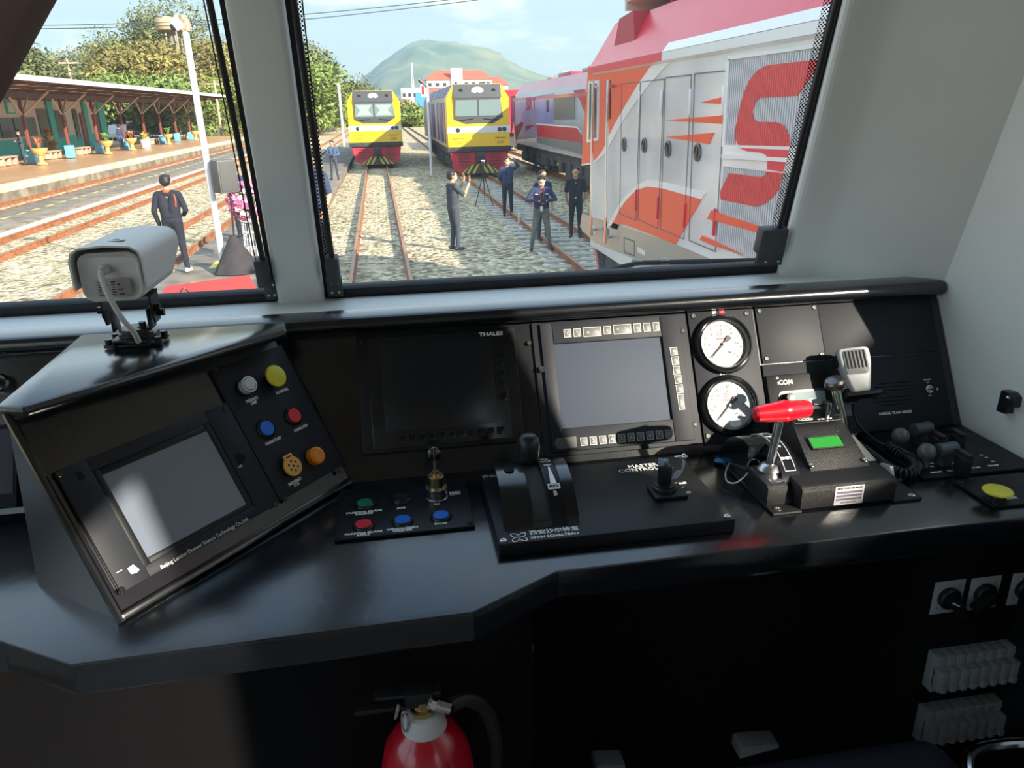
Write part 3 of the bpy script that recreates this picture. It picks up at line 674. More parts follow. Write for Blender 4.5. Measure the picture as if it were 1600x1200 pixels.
# reverser
c = dk(1040, 772, T); bm = B(); plate(bm, c.x-.024, c.y-.021, c.x+.030, c.y+.022, T, T+.006, .001); obj('reverser_base', bm, BLK2, mc)
bm = B(); lathe(bm, [(.019, 0), (.019, .005), (.016, .007), (.016, .010), (.011, .011)], M4.Translation((c.x, c.y+.006, T+.006)), 26); box(bm, (c.x-.001, c.y+.006, T+.030), (.022, .013, .038), bev=.004); obj('reverser_handle', bm, PLAS, mc)
WIRE = mat('wire_pale_blue', (.35, .50, .60), .5); WIRE2 = mat('wire_lilac', (.45, .42, .55), .5)
bm = B(); b0 = V((c.x, c.y+.006, T))
for k in range(5):
    a = k*1.25; tube(bm, smooth_path([b0+V((-.006, 0, .046)), b0+V((-.008+.004*math.cos(a), .003*math.sin(a), .054)), b0+V((-.004+.006*math.cos(a+1), .004*math.sin(a), .060)), b0+V((.004, .002, .050))], 4), .0012, 6)
obj('wire_tie', bm, WIRE, mc)
bm = B()
for k in range(4):
    tube(bm, smooth_path([b0+V((.010, 0, .022)), b0+V((.021, .002*k, .026+.002*k)), b0+V((.030, .004, .036)), b0+V((.033, .004+.002*k, .050)), b0+V((.026+.004*k, .006, .058))], 4), .0014, 6)
obj('wire_bundle', bm, WIRE2, mc)
bm = B(); ball(bm, b0+V((.032, .006, .058)), .005, 12); cyl(bm, b0+V((.032, .006, .058)), b0+V((.018, .010, .056)), .0025, n=8); obj('wire_plug', bm, CHROME, mc)
for x, y in ((1063, 755), (1070, 770)):
    q = dk(x, y, T); bars(mc, [(q.x-.010, q.y-.0025, q.x+.010, q.y+.0025)], T+.0003); 
q = dk(1063, 755, T); txt(mc, 'FWD', q.x, q.y, .0045, m=INK, z=T+.0008); q = dk(1070, 770, T); txt(mc, 'REV', q.x, q.y, .0045, m=INK, z=T+.0008); q = dk(1067, 762, T); txt(mc, '0', q.x, q.y, .006, z=T+.0003)

# ---------------- brake controller
bc = thing('brake_controller', 'black brake controller with green display, red-gripped lever and chrome rod lever', 'controller', DF)
bm = B(); prism(bm, [(.556, 1.182), (.560, .966), (.608, .966), (.608, .99), (.768, .99), (.768, .967), (.818, .967), (.818, 1.06), (.80, 1.18)], .0006, .005, bev=.0008); obj('base_plate', bm, BTEX, bc)
for x, y in ((.573, .978), (.806, .978)): screw(bc, x, y, .005, .006, STEEL)
bm = B(); prism(bm, [(.970, .004), (.970, .036), (.972, .040), (.978, .043), (1.16, .050), (1.16, .004)], .607, .771, YZ, bev=.0025); obj('main_body', bm, BTEX, bc)
bm = B()
def hexa(bm, lo, hi, mi=0):
    a = [bm.verts.new(V(p)) for p in lo]; b = [bm.verts.new(V(p)) for p in hi]
    bm.faces.new(a[::-1]); bm.faces.new(b)
    for i in range(4): bm.faces.new((a[i], a[(i+1) % 4], b[(i+1) % 4], b[i]))
t = B(); hexa(t, [(.642, 1.016, .036), (.756, 1.016, .036), (.756, 1.17, .036), (.650, 1.17, .036)], [(.647, 1.02, .045), (.752, 1.02, .045), (.750, 1.10, .085), (.656, 1.10, .085)])
t.free()
prof_ = [(1.014, .040), (1.018, .046), (1.10, .086), (1.165, .090), (1.165, .040)]
t = B(); aL = [t.verts.new((.646+.010*max(0, (y-1.02))/.08, y, z)) for y, z in prof_]; aR = [t.verts.new((.753, y, z)) for y, z in prof_]
t.faces.new(aL); t.faces.new(aR[::-1])
for i in range(5): t.faces.new((aL[i], aL[(i+1) % 5], aR[(i+1) % 5], aR[i]))
bmesh.ops.recalc_face_normals(t, faces=t.faces[:]); bmesh.ops.bevel(t, geom=t.edges[:], offset=.0018, segments=2, affect='EDGES'); merge(bm, t); hb = obj('display_housing', bm, BTEX, bc)
sl = math.atan2(.040, .082); SLP = frame((.70, 1.058, .0665), (1, 0, 0), (0, math.cos(sl), math.sin(sl)))
for x, y in ((-.048, -.036), (.047, -.036)):
    s_ = screw(hb, 0, 0, 0, .0045, STEEL); s_.matrix_basis = SLP @ M4.Translation((x, y, .001))
bm = B(); frame_bezel(bm, -.032, -.006, .029, .022, .003, -.001, .003); o = obj('display_frame', bm, BTEX, hb, SLP)
bm = B(); plate(bm, -.029, -.003, .026, .019, -.001, .0018, 0); obj('lcd', bm, GRNL, hb, SLP)
bm = B(); prism(bm, [(.660, 1.104), (.750, 1.104), (.748, 1.160), (.672, 1.160)], .0905, .0912); obj('top_label_edge', bm, CHROME, hb)
bm = B(); prism(bm, [(.662, 1.106), (.748, 1.106), (.746, 1.158), (.674, 1.158)], .0910, .0916); obj('top_label', bm, BLK2, hb)
for dx in (0, .014, .028):
    bm = B(); lathe(bm, [(.006, 0), (.006, .0004), (.0045, .0004), (.0045, 0)], M4.Translation((.682+dx*.45, 1.118, .0917)) @ M4.Diagonal((1.3, .8, 1, 1)), 16, cap=False); obj('logo', bm, WHT, hb)
txt(hb, 'EMER  SUP', .722, 1.113, .006, z=.0918)
bm = B(); box(bm, (.733, 1.13, .103), (.012, .016, .026), bev=.002); cyl(bm, (.71, 1.135, .112), (.745, 1.13, .106), .003, n=8); cyl(bm, (.729, 1.118, .092), (.729, 1.118, .118), .0035, n=10, mi=1); obj('linkage', bm, [PLAS, CHROME], bc)
# name plate on the front of the body
NP = frame((.688, .9697, .0225), (1, 0, 0), (0, 0, 1)); npl = obj('name_plate', (lambda b: (plate(b, -.025, -.0165, .025, .0165, 0, .0008, .0002), b)[1])(B()), mat('aluminium_plate', (.72, .72, .70), .35, .3), bc, NP)
txt(npl, 'NEW YORK AIR BRAKE', 0, .0125, .0042, m=INK, z=.0009, bold=.0001)
bm = B(); box(bm, (0, .0055, .0010), (.044, .0035, .0003)); box(bm, (0, -.0005, .0010), (.044, .0035, .0003)); box(bm, (0, -.0065, .0010), (.044, .0035, .0003)); obj('lettering', bm, mat('plate_print', (.16, .13, .2), .5), npl)
txt(npl, 'JAVA SERIAL NO', 0, -.0125, .0035, m=INK, z=.0009)
# right cheeks with bare metal edges
bm = B(); prism(bm, [(1.03, .046), (1.10, .062), (1.12, .046)], .757, .772, YZ); obj('cheek', bm, mat('pale_worn_metal', (.5, .5, .47), .45, .4), bc)
bm = B(); prism(bm, [(.985, .005), (.985, .030), (.995, .052), (1.02, .046), (1.05, .005)], .772, .778, YZ); obj('cheek', bm, bpy.data.materials['pale_worn_metal'], bc)
# left lever housing, quadrant with scale and red handle
bm = B(); prism(bm, [(.990, .005), (.990, .036), (.996, .040), (1.062, .040), (1.066, .036), (1.066, .005)], .560, .594, YZ, bev=.0015); obj('lever_housing', bm, BTEX, bc)
pQ, rQ, aQ = arc(.99, 1.18, .070, z0=.006)
bm = B(); prism(bm, pQ, .5945, .626, YZ); prism(bm, [(1.068, .006)]+[q for q in pQ if q[0] > 1.068]+[(1.18, .006)], .562, .5945, YZ); qd = obj('quadrant', bm, BLK, bc, sharp=25)
cQ = ((.99+1.18)/2, .006+.070-rQ)
def onq(a, x): return M4.Translation((x, cQ[0]+(rQ+.0008)*math.sin(a), cQ[1]+(rQ+.0008)*math.cos(a))) @ M4.Rotation(-a, 4, 'X')
bm = B(); pts = []
for i in range(13):
    a = -.75+1.4*i/12; m_ = onq(a, .611); pts.append(m_.translation)
lft = [p+V((-.009, 0, 0)) for p in pts]; rgt = [p+V((.009, 0, 0)) for p in pts]
tube(bm, lft+rgt[::-1], .0007, 6, closed=True); obj('scale_outline', bm, WHT, qd)
for a, s in ((.45, 'REL'), (.1, 'MIN'), (-.25, 'FS'), (-.52, 'EMER')):
    o = txt(qd, s, 0, 0, .0065, bold=.0002); o.matrix_basis = onq(a, .611)
hub = V((.583, 1.035, .040)); gA = V((.544, 1.03, .149)); gB = V((.642, 1.035, .149)); gm = gA.lerp(gB, .50)
bm = B(); lathe(bm, [(.019, -.012), (.019, .008), (.013, .016), (.010, .017)], M4.Translation(hub) , 22); box(bm, hub+V((0, -.01, -.006)), (.024, .045, .014), bev=.003); obj('lever_boss', bm, STEEL, bc)
bm = B(); cyl(bm, hub+V((0, 0, .01)), gm, .0075, .0065, 16); lv = obj('lever', bm, CHROME, bc)
gl_ = (gB-gA).length; bm = B(); lathe(bm, [(0, 0), (.009, .0015), (.0125, .005), (.0175, gl_*.50), (.0185, gl_*.56), (.0165, gl_*.62), (.0145, gl_*.9), (.0125, gl_*.985), (.008, gl_), (0, gl_)], axm(gA, gB-gA), 28); obj('grip', bm, REDP, lv)
ek = V((.738, 1.12, .149)); er = V((.776, 1.125, .045))
bm = B(); cyl(bm, er, ek, .0085, .0075, 16); lv = obj('lever', bm, CHROME, bc)
bm = B(); lathe(bm, [(.006, -.004), (.0145, -.002), (.0175, .003), (.0175, .009), (.0145, .013), (.006, .015), (0, .0152)], axm(ek, (ek-er)), 26); obj('knob', bm, DSTEEL, lv)
# locking pin on its steel lanyard, blue sticker
c = dk(1128, 719, .006); bm = B(); lathe(bm, [(.012, 0), (.012, .0006), (0, .0006)], M4.Translation((c.x, c.y, .0052)) @ M4.Diagonal((1.15, .9, 1, 1)), 24); obj('round_sticker', bm, mat('blue_sticker', (.01, .27, .55), .4), bc)
c = dk(1146, 722, .01); bm = B(); lathe(bm, [(.007, 0), (.007, .008), (.004, .012), (0, .013)], M4.Translation((c.x, c.y, .005)), 6); obj('nut', bm, DSTEEL, bc)
pp = [(1140, 724, .012), (1134, 738, .012), (1136, 752, .008), (1148, 755, .010), (1160, 748, .02), (1170, 738, .03), (1180, 730, .035)]
bm = B(); tube(bm, smooth_path([(*dk(x, y, z), z) for x, y, z in pp], 5), .0016, 8); obj('lanyard', bm, mat('steel_cable', (.6, .63, .63), .4, .6), bc)
c = dk(1178, 730, .035); bm = B(); tube(bm, [(c.x+.011*math.cos(a), c.y+.004*math.sin(a), .037+.011*math.sin(a)) for a in [k*math.pi/10 for k in range(20)]], .0016, 8, closed=True); cyl(bm, (c.x-.006, c.y-.006, .026), (c.x+.004, c.y, .036), .0035, n=10); obj('pin_ring', bm, CHROME, bc)

# ---------------- lever panel and vigilance panel at the right end
lp = thing('light_switch_panel', 'black desk panel with ball and barrel knobs by the right cab wall', 'panel', DF)
bm = B(); plate(bm, .864, 1.027, 1.084, 1.235, .0006, .005, .001); obj('plate', bm, BLK2, lp)
def knobset(pxs, z):
    (bx, by), (cx_, cy2), (k1x, k1y), w_ = pxs
    c = dk(bx, by, z); bm = B(); ball(bm, (c.x, c.y, z), .0155, 18); cyl(bm, (c.x, c.y, .005), (c.x, c.y, z-.008), .006, n=12); obj('ball_knob', bm, mat('knob_grey', (.11, .11, .105), .38) if 'knob_grey' not in bpy.data.materials else bpy.data.materials['knob_grey'], lp)
    c = dk(cx_, cy2, z); bm = B(); cyl(bm, (c.x-.018, c.y, z), (c.x+.018, c.y+.004, z), .0125, n=20); box(bm, (c.x, c.y, z/2), (.018, .014, z)); obj('barrel_knob', bm, mat('knob_blue_grey', (.07, .08, .09), .35) if 'knob_blue_grey' not in bpy.data.materials else bpy.data.materials['knob_blue_grey'], lp)
    for i in range(w_):
        c = dk(k1x+i*31, k1y-i*3, z); bm = B(); box(bm, (c.x, c.y, z*.55), (.022, .02, z*1.1), bev=.003); box(bm, (c.x, c.y+.002, z*1.15), (.012, .03, .008), bev=.002); obj('switch_lever', bm, PLAS, lp)
knobset(((1407, 681), (1441, 671), (1466, 684), 2), .034); knobset(((1448, 706), (1480, 703), (1507, 714), 1), .034)
for x, y in ((1456, 724), (1456, 729), (1485, 721), (1490, 724), (1497, 727), (1513, 716), (1533, 711), (1541, 715), (1551, 721)):
    c = dk(x, y, .005); bars(lp, [(c.x-.003, c.y-.0012, c.x+.003, c.y+.0012)], .0052)
for s, x, y in (('BAR LAMP', 1463, 738), ('MCB NO LAMP', 1493, 735), ('NO LAMP', 1524, 731), ('CAB LAMP', 1552, 727.5)):
    c = dk(x, y, .005); txt(lp, s, c.x, c.y, .0058, z=.0054, bold=.0003, sx=.8)
vp = thing('vigilance_panel', 'black desk panel with the single flat yellow vigilance button', 'panel', DF)
bm = B(); plate(bm, .907, .918, 1.084, 1.010, .0006, .005, .001); obj('plate', bm, BLK2, vp)
for x, y in ((.915, 1.002), (.915, .926)): screw(vp, x, y, .005, .004)
c = dk(1559, 768, .02); mushroom(vp, c, .0225, YELB, z=.005, h=.018)
c = dk(1576, 779, .005); txt(vp, 'VIGILANCE', c.x, c.y, .0075, z=.0054, bold=.0003, sx=.8)

# ---------------- hand microphone, holder and coiled lead
MF = PF @ M4.Translation((.845, -.006, .058)) @ M4.Rotation(R_(-14), 4, 'Y') @ M4.Rotation(R_(-8), 4, 'X')
mi_ = thing('hand_microphone', 'grey hand microphone with slotted black grille, held before the radio panel', 'microphone', MF)
bm = B(); prism(bm, [(-.016, -.046), (.016, -.046), (.020, -.030), (.029, .012), (.030, .034), (.026, .042), (-.026, .042), (-.030, .034), (-.029, .012), (-.020, -.030)], -.015, .012, bev=.006); obj('body', bm, mat('microphone_grey', (.42, .425, .43), .4), mi_, sharp=50)
bm = B(); prism(bm, rrect(-.021, -.012, .021, .036, .007), .0115, .0135, bev=.0008); g = obj('grille', bm, mat('grille_grey', (.14, .15, .155), .4), mi_)
bm = B()
for i in range(6): box(bm, (-.0165+i*.0066, .016, .0137), (.0028, .034, .0008))
obj('slots', bm, bpy.data.materials['slot_black'], g)
bm = B(); box(bm, (-.031, .020, -.002), (.006, .022, .014), bev=.002); obj('talk_button', bm, PLAS, mi_)
mh = thing('microphone_clip', 'black clip on the radio panel that carries the hand microphone', 'clip', MF)
bm = B(); box(bm, (.004, -.049, -.006), (.062, .008, .036), bev=.002); box(bm, (-.022, -.042, -.012), (.006, .016, .028), bev=.002); box(bm, (0, -.04, -.035), (.02, .02, .04), bev=.002); obj('clip', bm, PLAS, mh)
ld = [(1332, 632, .075), (1334, 646, .055), (1342, 664, .035), (1358, 680, .02), (1376, 692, .016), (1388, 697, .016)]
pts = smooth_path([V((*dk(x, y, z), D+z)) for x, y, z in ld], 6)
coilc = [(1388, 697, .016), (1400, 705, .014), (1413, 712, .012), (1424, 718, .012), (1431, 726, .012), (1430, 734, .012), (1421, 740, .012), (1408, 740, .012), (1394, 735, .012), (1380, 727, .012), (1366, 716, .014), (1352, 705, .018), (1340, 697, .022)]
cc = smooth_path([V((*dk(x, y, z), D+z)) for x, y, z in coilc], 30)
hel = []
L_ = [0]
for a, b in zip(cc, cc[1:]): L_.append(L_[-1]+(b-a).length)
for i, p in enumerate(cc):
    d = (cc[min(i+1, len(cc)-1)]-cc[max(i-1, 0)]).normalized(); x = d.cross(V((0, 0, 1))).normalized(); y = x.cross(d)
    ph = L_[i]/.0062*2*math.pi; hel.append(p+x*(.0085*math.cos(ph))+y*(.0085*math.sin(ph)))
def resample_helix(cc, n, pitch, r):
    tot = L_[-1]; o = []; j = 0
    for k in range(n+1):
        s = tot*k/n
        while j < len(cc)-2 and L_[j+1] < s: j += 1
        f = (s-L_[j])/max(1e-9, L_[j+1]-L_[j]); p = cc[j].lerp(cc[j+1], f)
        d = (cc[min(j+2, len(cc)-1)]-cc[max(j-1, 0)]).normalized(); x = d.cross(V((0, 0, 1))).normalized(); y = x.cross(d)
        ph = s/pitch*2*math.pi; o.append(p+x*(r*math.cos(ph))+y*(r*math.sin(ph)))
    return o
hel = resample_helix(cc, int(L_[-1]/.0062*12), .0062, .0085)
bm = B(); tube(bm, [mi_.matrix_basis.inverted() @ p for p in pts+hel], .0024, 7); obj('coiled_lead', bm, PLAS, mi_, sharp=60)

# ---------------- bullet camera on the pod
CF = M4.Translation((-.412, 1.225, tp+.012))
cc_ = thing('bullet_camera', 'grey bullet camera seen from behind, bolted to the top of the console pod', 'camera', CF)
bm = B()
def ring_loft(bm, rings, mi=0):
    rs = [[bm.verts.new(V(p)) for p in r] for r in rings]
    for a, b in zip(rs, rs[1:]):
        for k in range(len(a)): bm.faces.new((a[k], a[(k+1) % len(a)], b[(k+1) % len(a)], b[k]))
    bm.faces.new(rs[0][::-1]); bm.faces.new(rs[-1])
    return rs
cz_ = .122
def sec(y, wx, wz, r, dz=0): return [(a, y, cz_+dz+b) for a, b in rrect(-wx, -wz, wx, wz, r, 5)]
ring_loft(bm, [sec(-.040, .036, .029, .014, -.004), sec(-.045, .041, .034, .016, -.004), sec(-.043, .043, .036, .017, -.004), sec(.13, .043, .036, .017, -.004)]); obj('body', bm, CAMG, cc_, sharp=40)
bm = B()   # sun shield: an open shell over the body
o1, i1 = [], []
shp = [(-.051, -.020), (-.051, .022), (-.047, .034), (-.036, .041), (0, .044), (.036, .041), (.047, .034), (.051, .022), (.051, -.020)]
shpi = [(-.048, -.020), (-.048, .021), (-.0445, .032), (-.035, .0385), (0, .041), (.035, .0385), (.0445, .032), (.048, .021), (.048, -.020)]
vsA = []
for y, s in ((-.052, 1), (.10, 1), (.155, 1)):
    vsA.append([[bm.verts.new((a*s, y, cz_+(b if y < .12 or b > 0 else .012))) for a, b in q] for q in (shp, shpi)])
for A, Bq in zip(vsA, vsA[1:]):
    for k in range(8):
        bm.faces.new((A[0][k], A[0][k+1], Bq[0][k+1], Bq[0][k])); bm.faces.new((A[1][k], Bq[1][k], Bq[1][k+1], A[1][k+1]))
    for k in (0, 8): bm.faces.new((A[0][k], Bq[0][k], Bq[1][k], A[1][k]))
for A in (vsA[0], vsA[-1]):
    for k in range(8): bm.faces.new((A[0][k], A[1][k], A[1][k+1], A[0][k+1]))
obj('sun_shield', bm, CAMG, cc_, sharp=40)
bm = B(); lathe(bm, [(.012, .0), (.012, .0012), (.006, .0012), (.006, -.002), (0, -.002)], M4.Translation((.005, -.005, cz_+.0436)) @ M4.Diagonal((1, 1, 1, 1)), 20); obj('top_screw', bm, CAMG, cc_)
BK = M4.Translation((0, -.046, cz_-.004)) @ M4.Rotation(R_(90), 4, 'X')
bm = B(); plate(bm, -.022, -.028, .026, -.002, 0, .0006, .0002); lb_ = obj('label_sticker', bm, mat('pale_label', (.38, .36, .35), .5), cc_, BK)
for r_ in range(6):
    bars(lb_, [(-.019+q*.009, -.006-r_*.0037, -.019+q*.009+random.uniform(.003, .008), -.0075-r_*.0037) for q in range(4 if r_ % 2 else 3)], .0008, INK)
pts = smooth_path([(-.006, -.046, cz_+.008), (-.006, -.062, cz_+.006), (-.002, -.066, cz_-.02), (.008, -.060, cz_-.06), (.016, -.045, cz_-.088), (.016, -.030, cz_-.108)], 8)
bm = B(); tube(bm, pts, .0042, 10); ball(bm, (-.006, -.047, cz_+.008), .008, 14); obj('cable', bm, CAMG, cc_)
bm = B()   # bracket: base, channel, yoke
box(bm, (0, -.004, .003), (.085, .018, .004), bev=.001); box(bm, (.0, .03, .003), (.085, .018, .004), bev=.001)
box(bm, (0, .012, .012), (.052, .06, .004), bev=.001); box(bm, (-.026, .012, .008), (.003, .06, .012)); box(bm, (.026, .012, .008), (.003, .06, .012))
lathe(bm, [(.026, .014), (.026, .018), (.020, .018), (.020, .022), (.024, .022), (.024, .026), (.010, .026)], M4.Translation((0, .014, 0)), 24)
for s in (-1, 1): box(bm, (.027*s, .014, .040), (.003, .034, .034), bev=.001)
obj('base_bracket', bm, PLAS, cc_)
bm = B(); box(bm, (0, .014, .080), (.074, .045, .004), bev=.001)
for s in (-1, 1): prism(bm, [(-.006, .082), (.036, .082), (.036, .05), (.028, .034), (.002, .034), (-.006, .05)], .0355*s-.0015, .0355*s+.0015, YZ)
obj('yoke', bm, PLAS, cc_)
for x, y, z in ((-.037, -.004, .005), (.037, -.004, .005), (.037, .03, .005), (-.037, .03, .005), (.012, .014, .026)):
    bm = B(); lathe(bm, [(.0055, 0), (.0055, .008), (0, .008)], M4.Translation((x, y, z)), 6); lathe(bm, [(.008, 0), (.008, .0012), (0, .0012)], M4.Translation((x, y, z)), 16); obj('bolt', bm, PLAS, cc_)
for s in (-1, 1):
    for y, z in ((.006, .058), (.022, .046)):
        bm = B(); cyl(bm, (.037*s, y, z), (.046*s, y, z), .006, n=6); obj('bolt', bm, PLAS, cc_)

# ---------------- left end: side display and a round instrument edge
c = on(PF, 8, 750)
sd_ = thing('side_display', 'dull purple-grey display half hidden behind the console pod', 'display', PF)
bm = B(); plate(bm, c.x-.26, -.118, on(PF, 32, 800).x, .02, .0, .012, .002); obj('housing', bm, GRAP, sd_)
bm = B(); plate(bm, c.x-.25, -.095, on(PF, 27, 760).x, .012, .0115, .0135, .0005); obj('screen', bm, mat('purple_grey_glass', (.09, .075, .10), .3), sd_)
c = on(PF, 4, 600); ck = thing('lock_switch', 'small chrome-ringed switch on the panel at the far left', 'switch', PF @ M4.Translation((c.x, c.y, 0)))
bm = B(); lathe(bm, [(.016, 0), (.016, .012), (.013, .016), (.009, .016)], n=26); obj('ring', bm, CHROME, ck); bm = B(); lathe(bm, [(.009, .010), (.009, .03), (0, .031)], n=18); obj('knob', bm, PLAS, ck)

# ---------------- below the desk
ex = thing('fire_extinguisher', 'red fire extinguisher standing in the dark under the desk', 'fire extinguisher', (-.005, .795, FLOOR))
ez = CH-.708-FLOOR
bm = B(); lathe(bm, [(.058, 0), (.064, .012), (.064, ez-.155), (.063, ez-.13), (.055, ez-.09), (.04, ez-.066), (.026, ez-.055), (.022, ez-.048)], n=40); obj('cylinder', bm, mat('extinguisher_red', (.50, .006, .02), .25, coat=.6), ex)
bm = B(); lathe(bm, [(.030, ez-.056), (.029, ez-.050), (.0235, ez-.034), (.020, ez-.033)], n=28); obj('collar', bm, mat('pale_plastic_collar', (.6, .58, .57), .4), ex)
bm = B(); lathe(bm, [(.016, ez-.036), (.017, ez-.026), (.012, ez-.024), (.012, ez-.012)], n=20); obj('valve', bm, BRASS, ex)
bm = B(); box(bm, (-.045, .004, ez-.004), (.085, .018, .006), M4.Rotation(R_(2), 4, 'Y'), bev=.002); obj('squeeze_lever', bm, PLAS, ex)
bm = B(); box(bm, (-.045, .004, ez-.020), (.085, .018, .007), bev=.002); obj('carry_handle', bm, PLAS, ex)
bm = B(); box(bm, (-.005, 0, ez-.008), (.036, .022, .022), bev=.004); obj('valve_head', bm, PLAS, ex)
bm = B(); cyl(bm, (.008, -.008, ez-.012), (.036, -.016, ez-.020), .0085, n=18); cyl(bm, (.012, -.009, ez-.013), (.018, -.011, ez-.015), .0105, n=6); obj('hose_fitting', bm, CHROME, ex)
bm = B(); tube(bm, smooth_path([(.036, -.012, ez-.020), (.06, .0, ez-.025), (.085, .01, ez-.06), (.095, .01, ez-.12), (.09, .01, ez-.2), (.08, .0, ez-.3)], 8), .0095, 10); obj('hose', bm, RUB, ex)
bm = B(); tube(bm, [(-.024+.004*math.cos(a), -.018, ez-.030+.017*math.sin(a)) for a in [k*math.pi/10 for k in range(20)]], .0015, 7, closed=True); tube(bm, smooth_path([(-.03, -.01, ez-.01), (-.036, -.015, ez-.025), (-.03, -.012, ez-.005)], 5), .002, 7); obj('safety_pin', bm, CHROME, ex)
# rotary switches on the cabinet face at the right
SF = frame((0, .9995, 0), (1, 0, 0), (0, 0, 1))
PLT = mat('switch_plate_grey', (.42, .44, .45), .5); BRK = mat('breaker_grey', (.30, .31, .305), .5)
for i, (px, py, lab, ang) in enumerate(((1480, 932, 'rotary switch with a white pointer line on a square plate, first from the left', -50), (1536, 926, 'rotary switch with its handle turned down-left, between two like it', 215), (1600, 918, 'rotary switch at the picture edge next to the cab wall', 20))):
    c = on(SF, px, py); t = thing('rotary_switch', lab, 'switch', SF @ M4.Translation((c.x, c.y, 0)), 'rotary switches under the desk')
    bm = B(); plate(bm, -.03, -.034, .03, .034, 0, .002, .0008); obj('plate', bm, PLT, t)
    bm = B(); X = M4.Rotation(R_(ang), 4, 'Z'); lathe(bm, [(.021, .002), (.021, .010), (.018, .013), (0, .013)], n=26); prism(bm, rrect(-.012, -.009, .036, .009, .006), .01, .026, X, bev=.002); kb = obj('handle', bm, PLAS, t)
    if i == 0: bm = B(); box(bm, (.004, 0, .0268), (.018, .0025, .001), M4.Rotation(R_(150), 4, 'Z')); obj('pointer', bm, WHT, kb)
    for k in range(4): a = R_(45+90*k); txt(t, str(k), .027*math.cos(a), .029*math.sin(a), .005, m=INK, z=.0022)
for row, (l, r) in enumerate((((1443, 1052), (1600, 1015)), ((1428, 1132), (1588, 1098)))):
    p, q = on(SF, *l), on(SF, *r); zc = (p.y+q.y)/2+.004; n_ = 9; x0 = max(p.x, .875); wd_ = .0205
    for k in range(n_):
        c = thing('circuit_breaker', 'grey circuit breaker in the %s row under the rotary switches' % ('upper' if row == 0 else 'lower'), 'circuit breaker', SF @ M4.Translation((x0+wd_*(k+.5), zc, 0)), 'circuit breakers under the desk, %s row' % ('upper' if row == 0 else 'lower'))
        bm = B(); box(bm, (0, 0, .012), (wd_-.0008, .078, .024), bev=.0008); box(bm, (0, -.004, .030), (wd_-.0008, .044, .020), bev=.001); box(bm, (0, .028, .0245), (wd_*.6, .006, .0006)); obj('housing', bm, BRK, c)
        bm = B(); box(bm, (0, -.020, .0385), (wd_*.5, .012, .010), bev=.001); obj('toggle', bm, BRK, c)
# handles of the cabinet door, seen as two glints
lt_ = thing('door_latch', 'small black latch with a bright edge on the knee-space panel', 'latch', (.173, 1.0, CH-.84)); bm = B(); box(bm, (0, 0, 0), (.010, .018, .05), bev=.002); obj('latch_body', bm, PLAS, lt_); bm = B(); box(bm, (.0055, -.002, .012), (.002, .01, .012), bev=.0005); obj('latch_bolt', bm, STEEL, lt_)
# bracket on the right wall
br = thing('wall_bracket', 'small black angle bracket screwed to the right cab wall', 'bracket', (XR, 1.113, CH-.52))
bm = B(); prism(bm, [(-.018, .016), (-.006, .022), (.014, .020), (.016, -.022), (-.006, -.02), (-.006, -.004), (-.018, -.004)], -.018, 0, YZ, bev=.002); obj('bracket_body', bm, PLAS, br); bm = B(); ball(bm, (-.018, -.006, .012), .0045, 12); obj('screw', bm, STEEL, br)
# driver seat under the camera
se = thing('padded_chair', 'dark navy padded driver seat at the bottom edge, seen from above', 'seat', (.56, .60, FLOOR))
SEATM = mat('navy_vinyl', (.02, .022, .035), .55, bump=.15, bscale=260)
bm = B(); box(bm, (0, 0, .475), (.50, .48, .11), bev=.045, seg=4); obj('cushion', bm, SEATM, se, sharp=60)
bm = B(); box(bm, (.12, -.42, .62), (.34, .10, .42), bev=.045, seg=4); obj('backrest', bm, SEATM, se, sharp=60)
bm = B(); tube(bm, smooth_path([(.20, .10, .545), (.24, .155, .552), (.30, .165, .552), (.36, .15, .552), (.40, .10, .54), (.40, .0, .5)], 6), .008, 10); obj('chrome_hoop', bm, CHROME, se)
bm = B(); cyl(bm, (0, 0, 0), (0, 0, .43), .06, n=24); lathe(bm, [(.2, 0), (.2, .02), (.07, .04)], n=32); obj('pedestal', bm, BLK2, se)

for px, py, w__, lab in ((1180, 1160, .085, 'beige wedge-shaped foot pedal in the dark knee space behind the seat'), (950, 1190, .06, 'small grey foot pedal at the bottom edge left of the seat')):
    p = at(px, py, 'y', 1.12); t = thing('foot_pedal', lab, 'pedal', p); bm = B(); prism(bm, [(-.5*w__, -.016), (-.5*w__, .010), (-.4*w__, .014), (.5*w__, .006), (.5*w__, -.004)], -.02, .02, M4.Rotation(R_(90), 4, 'X'), bev=.002); obj('pedal_plate', bm, BRK, t)
    bm = B(); cyl(bm, (0, 0, -.01), (0, 1.185-p.y, -.02), .008, n=8); obj('pedal_arm', bm, PLAS, t)
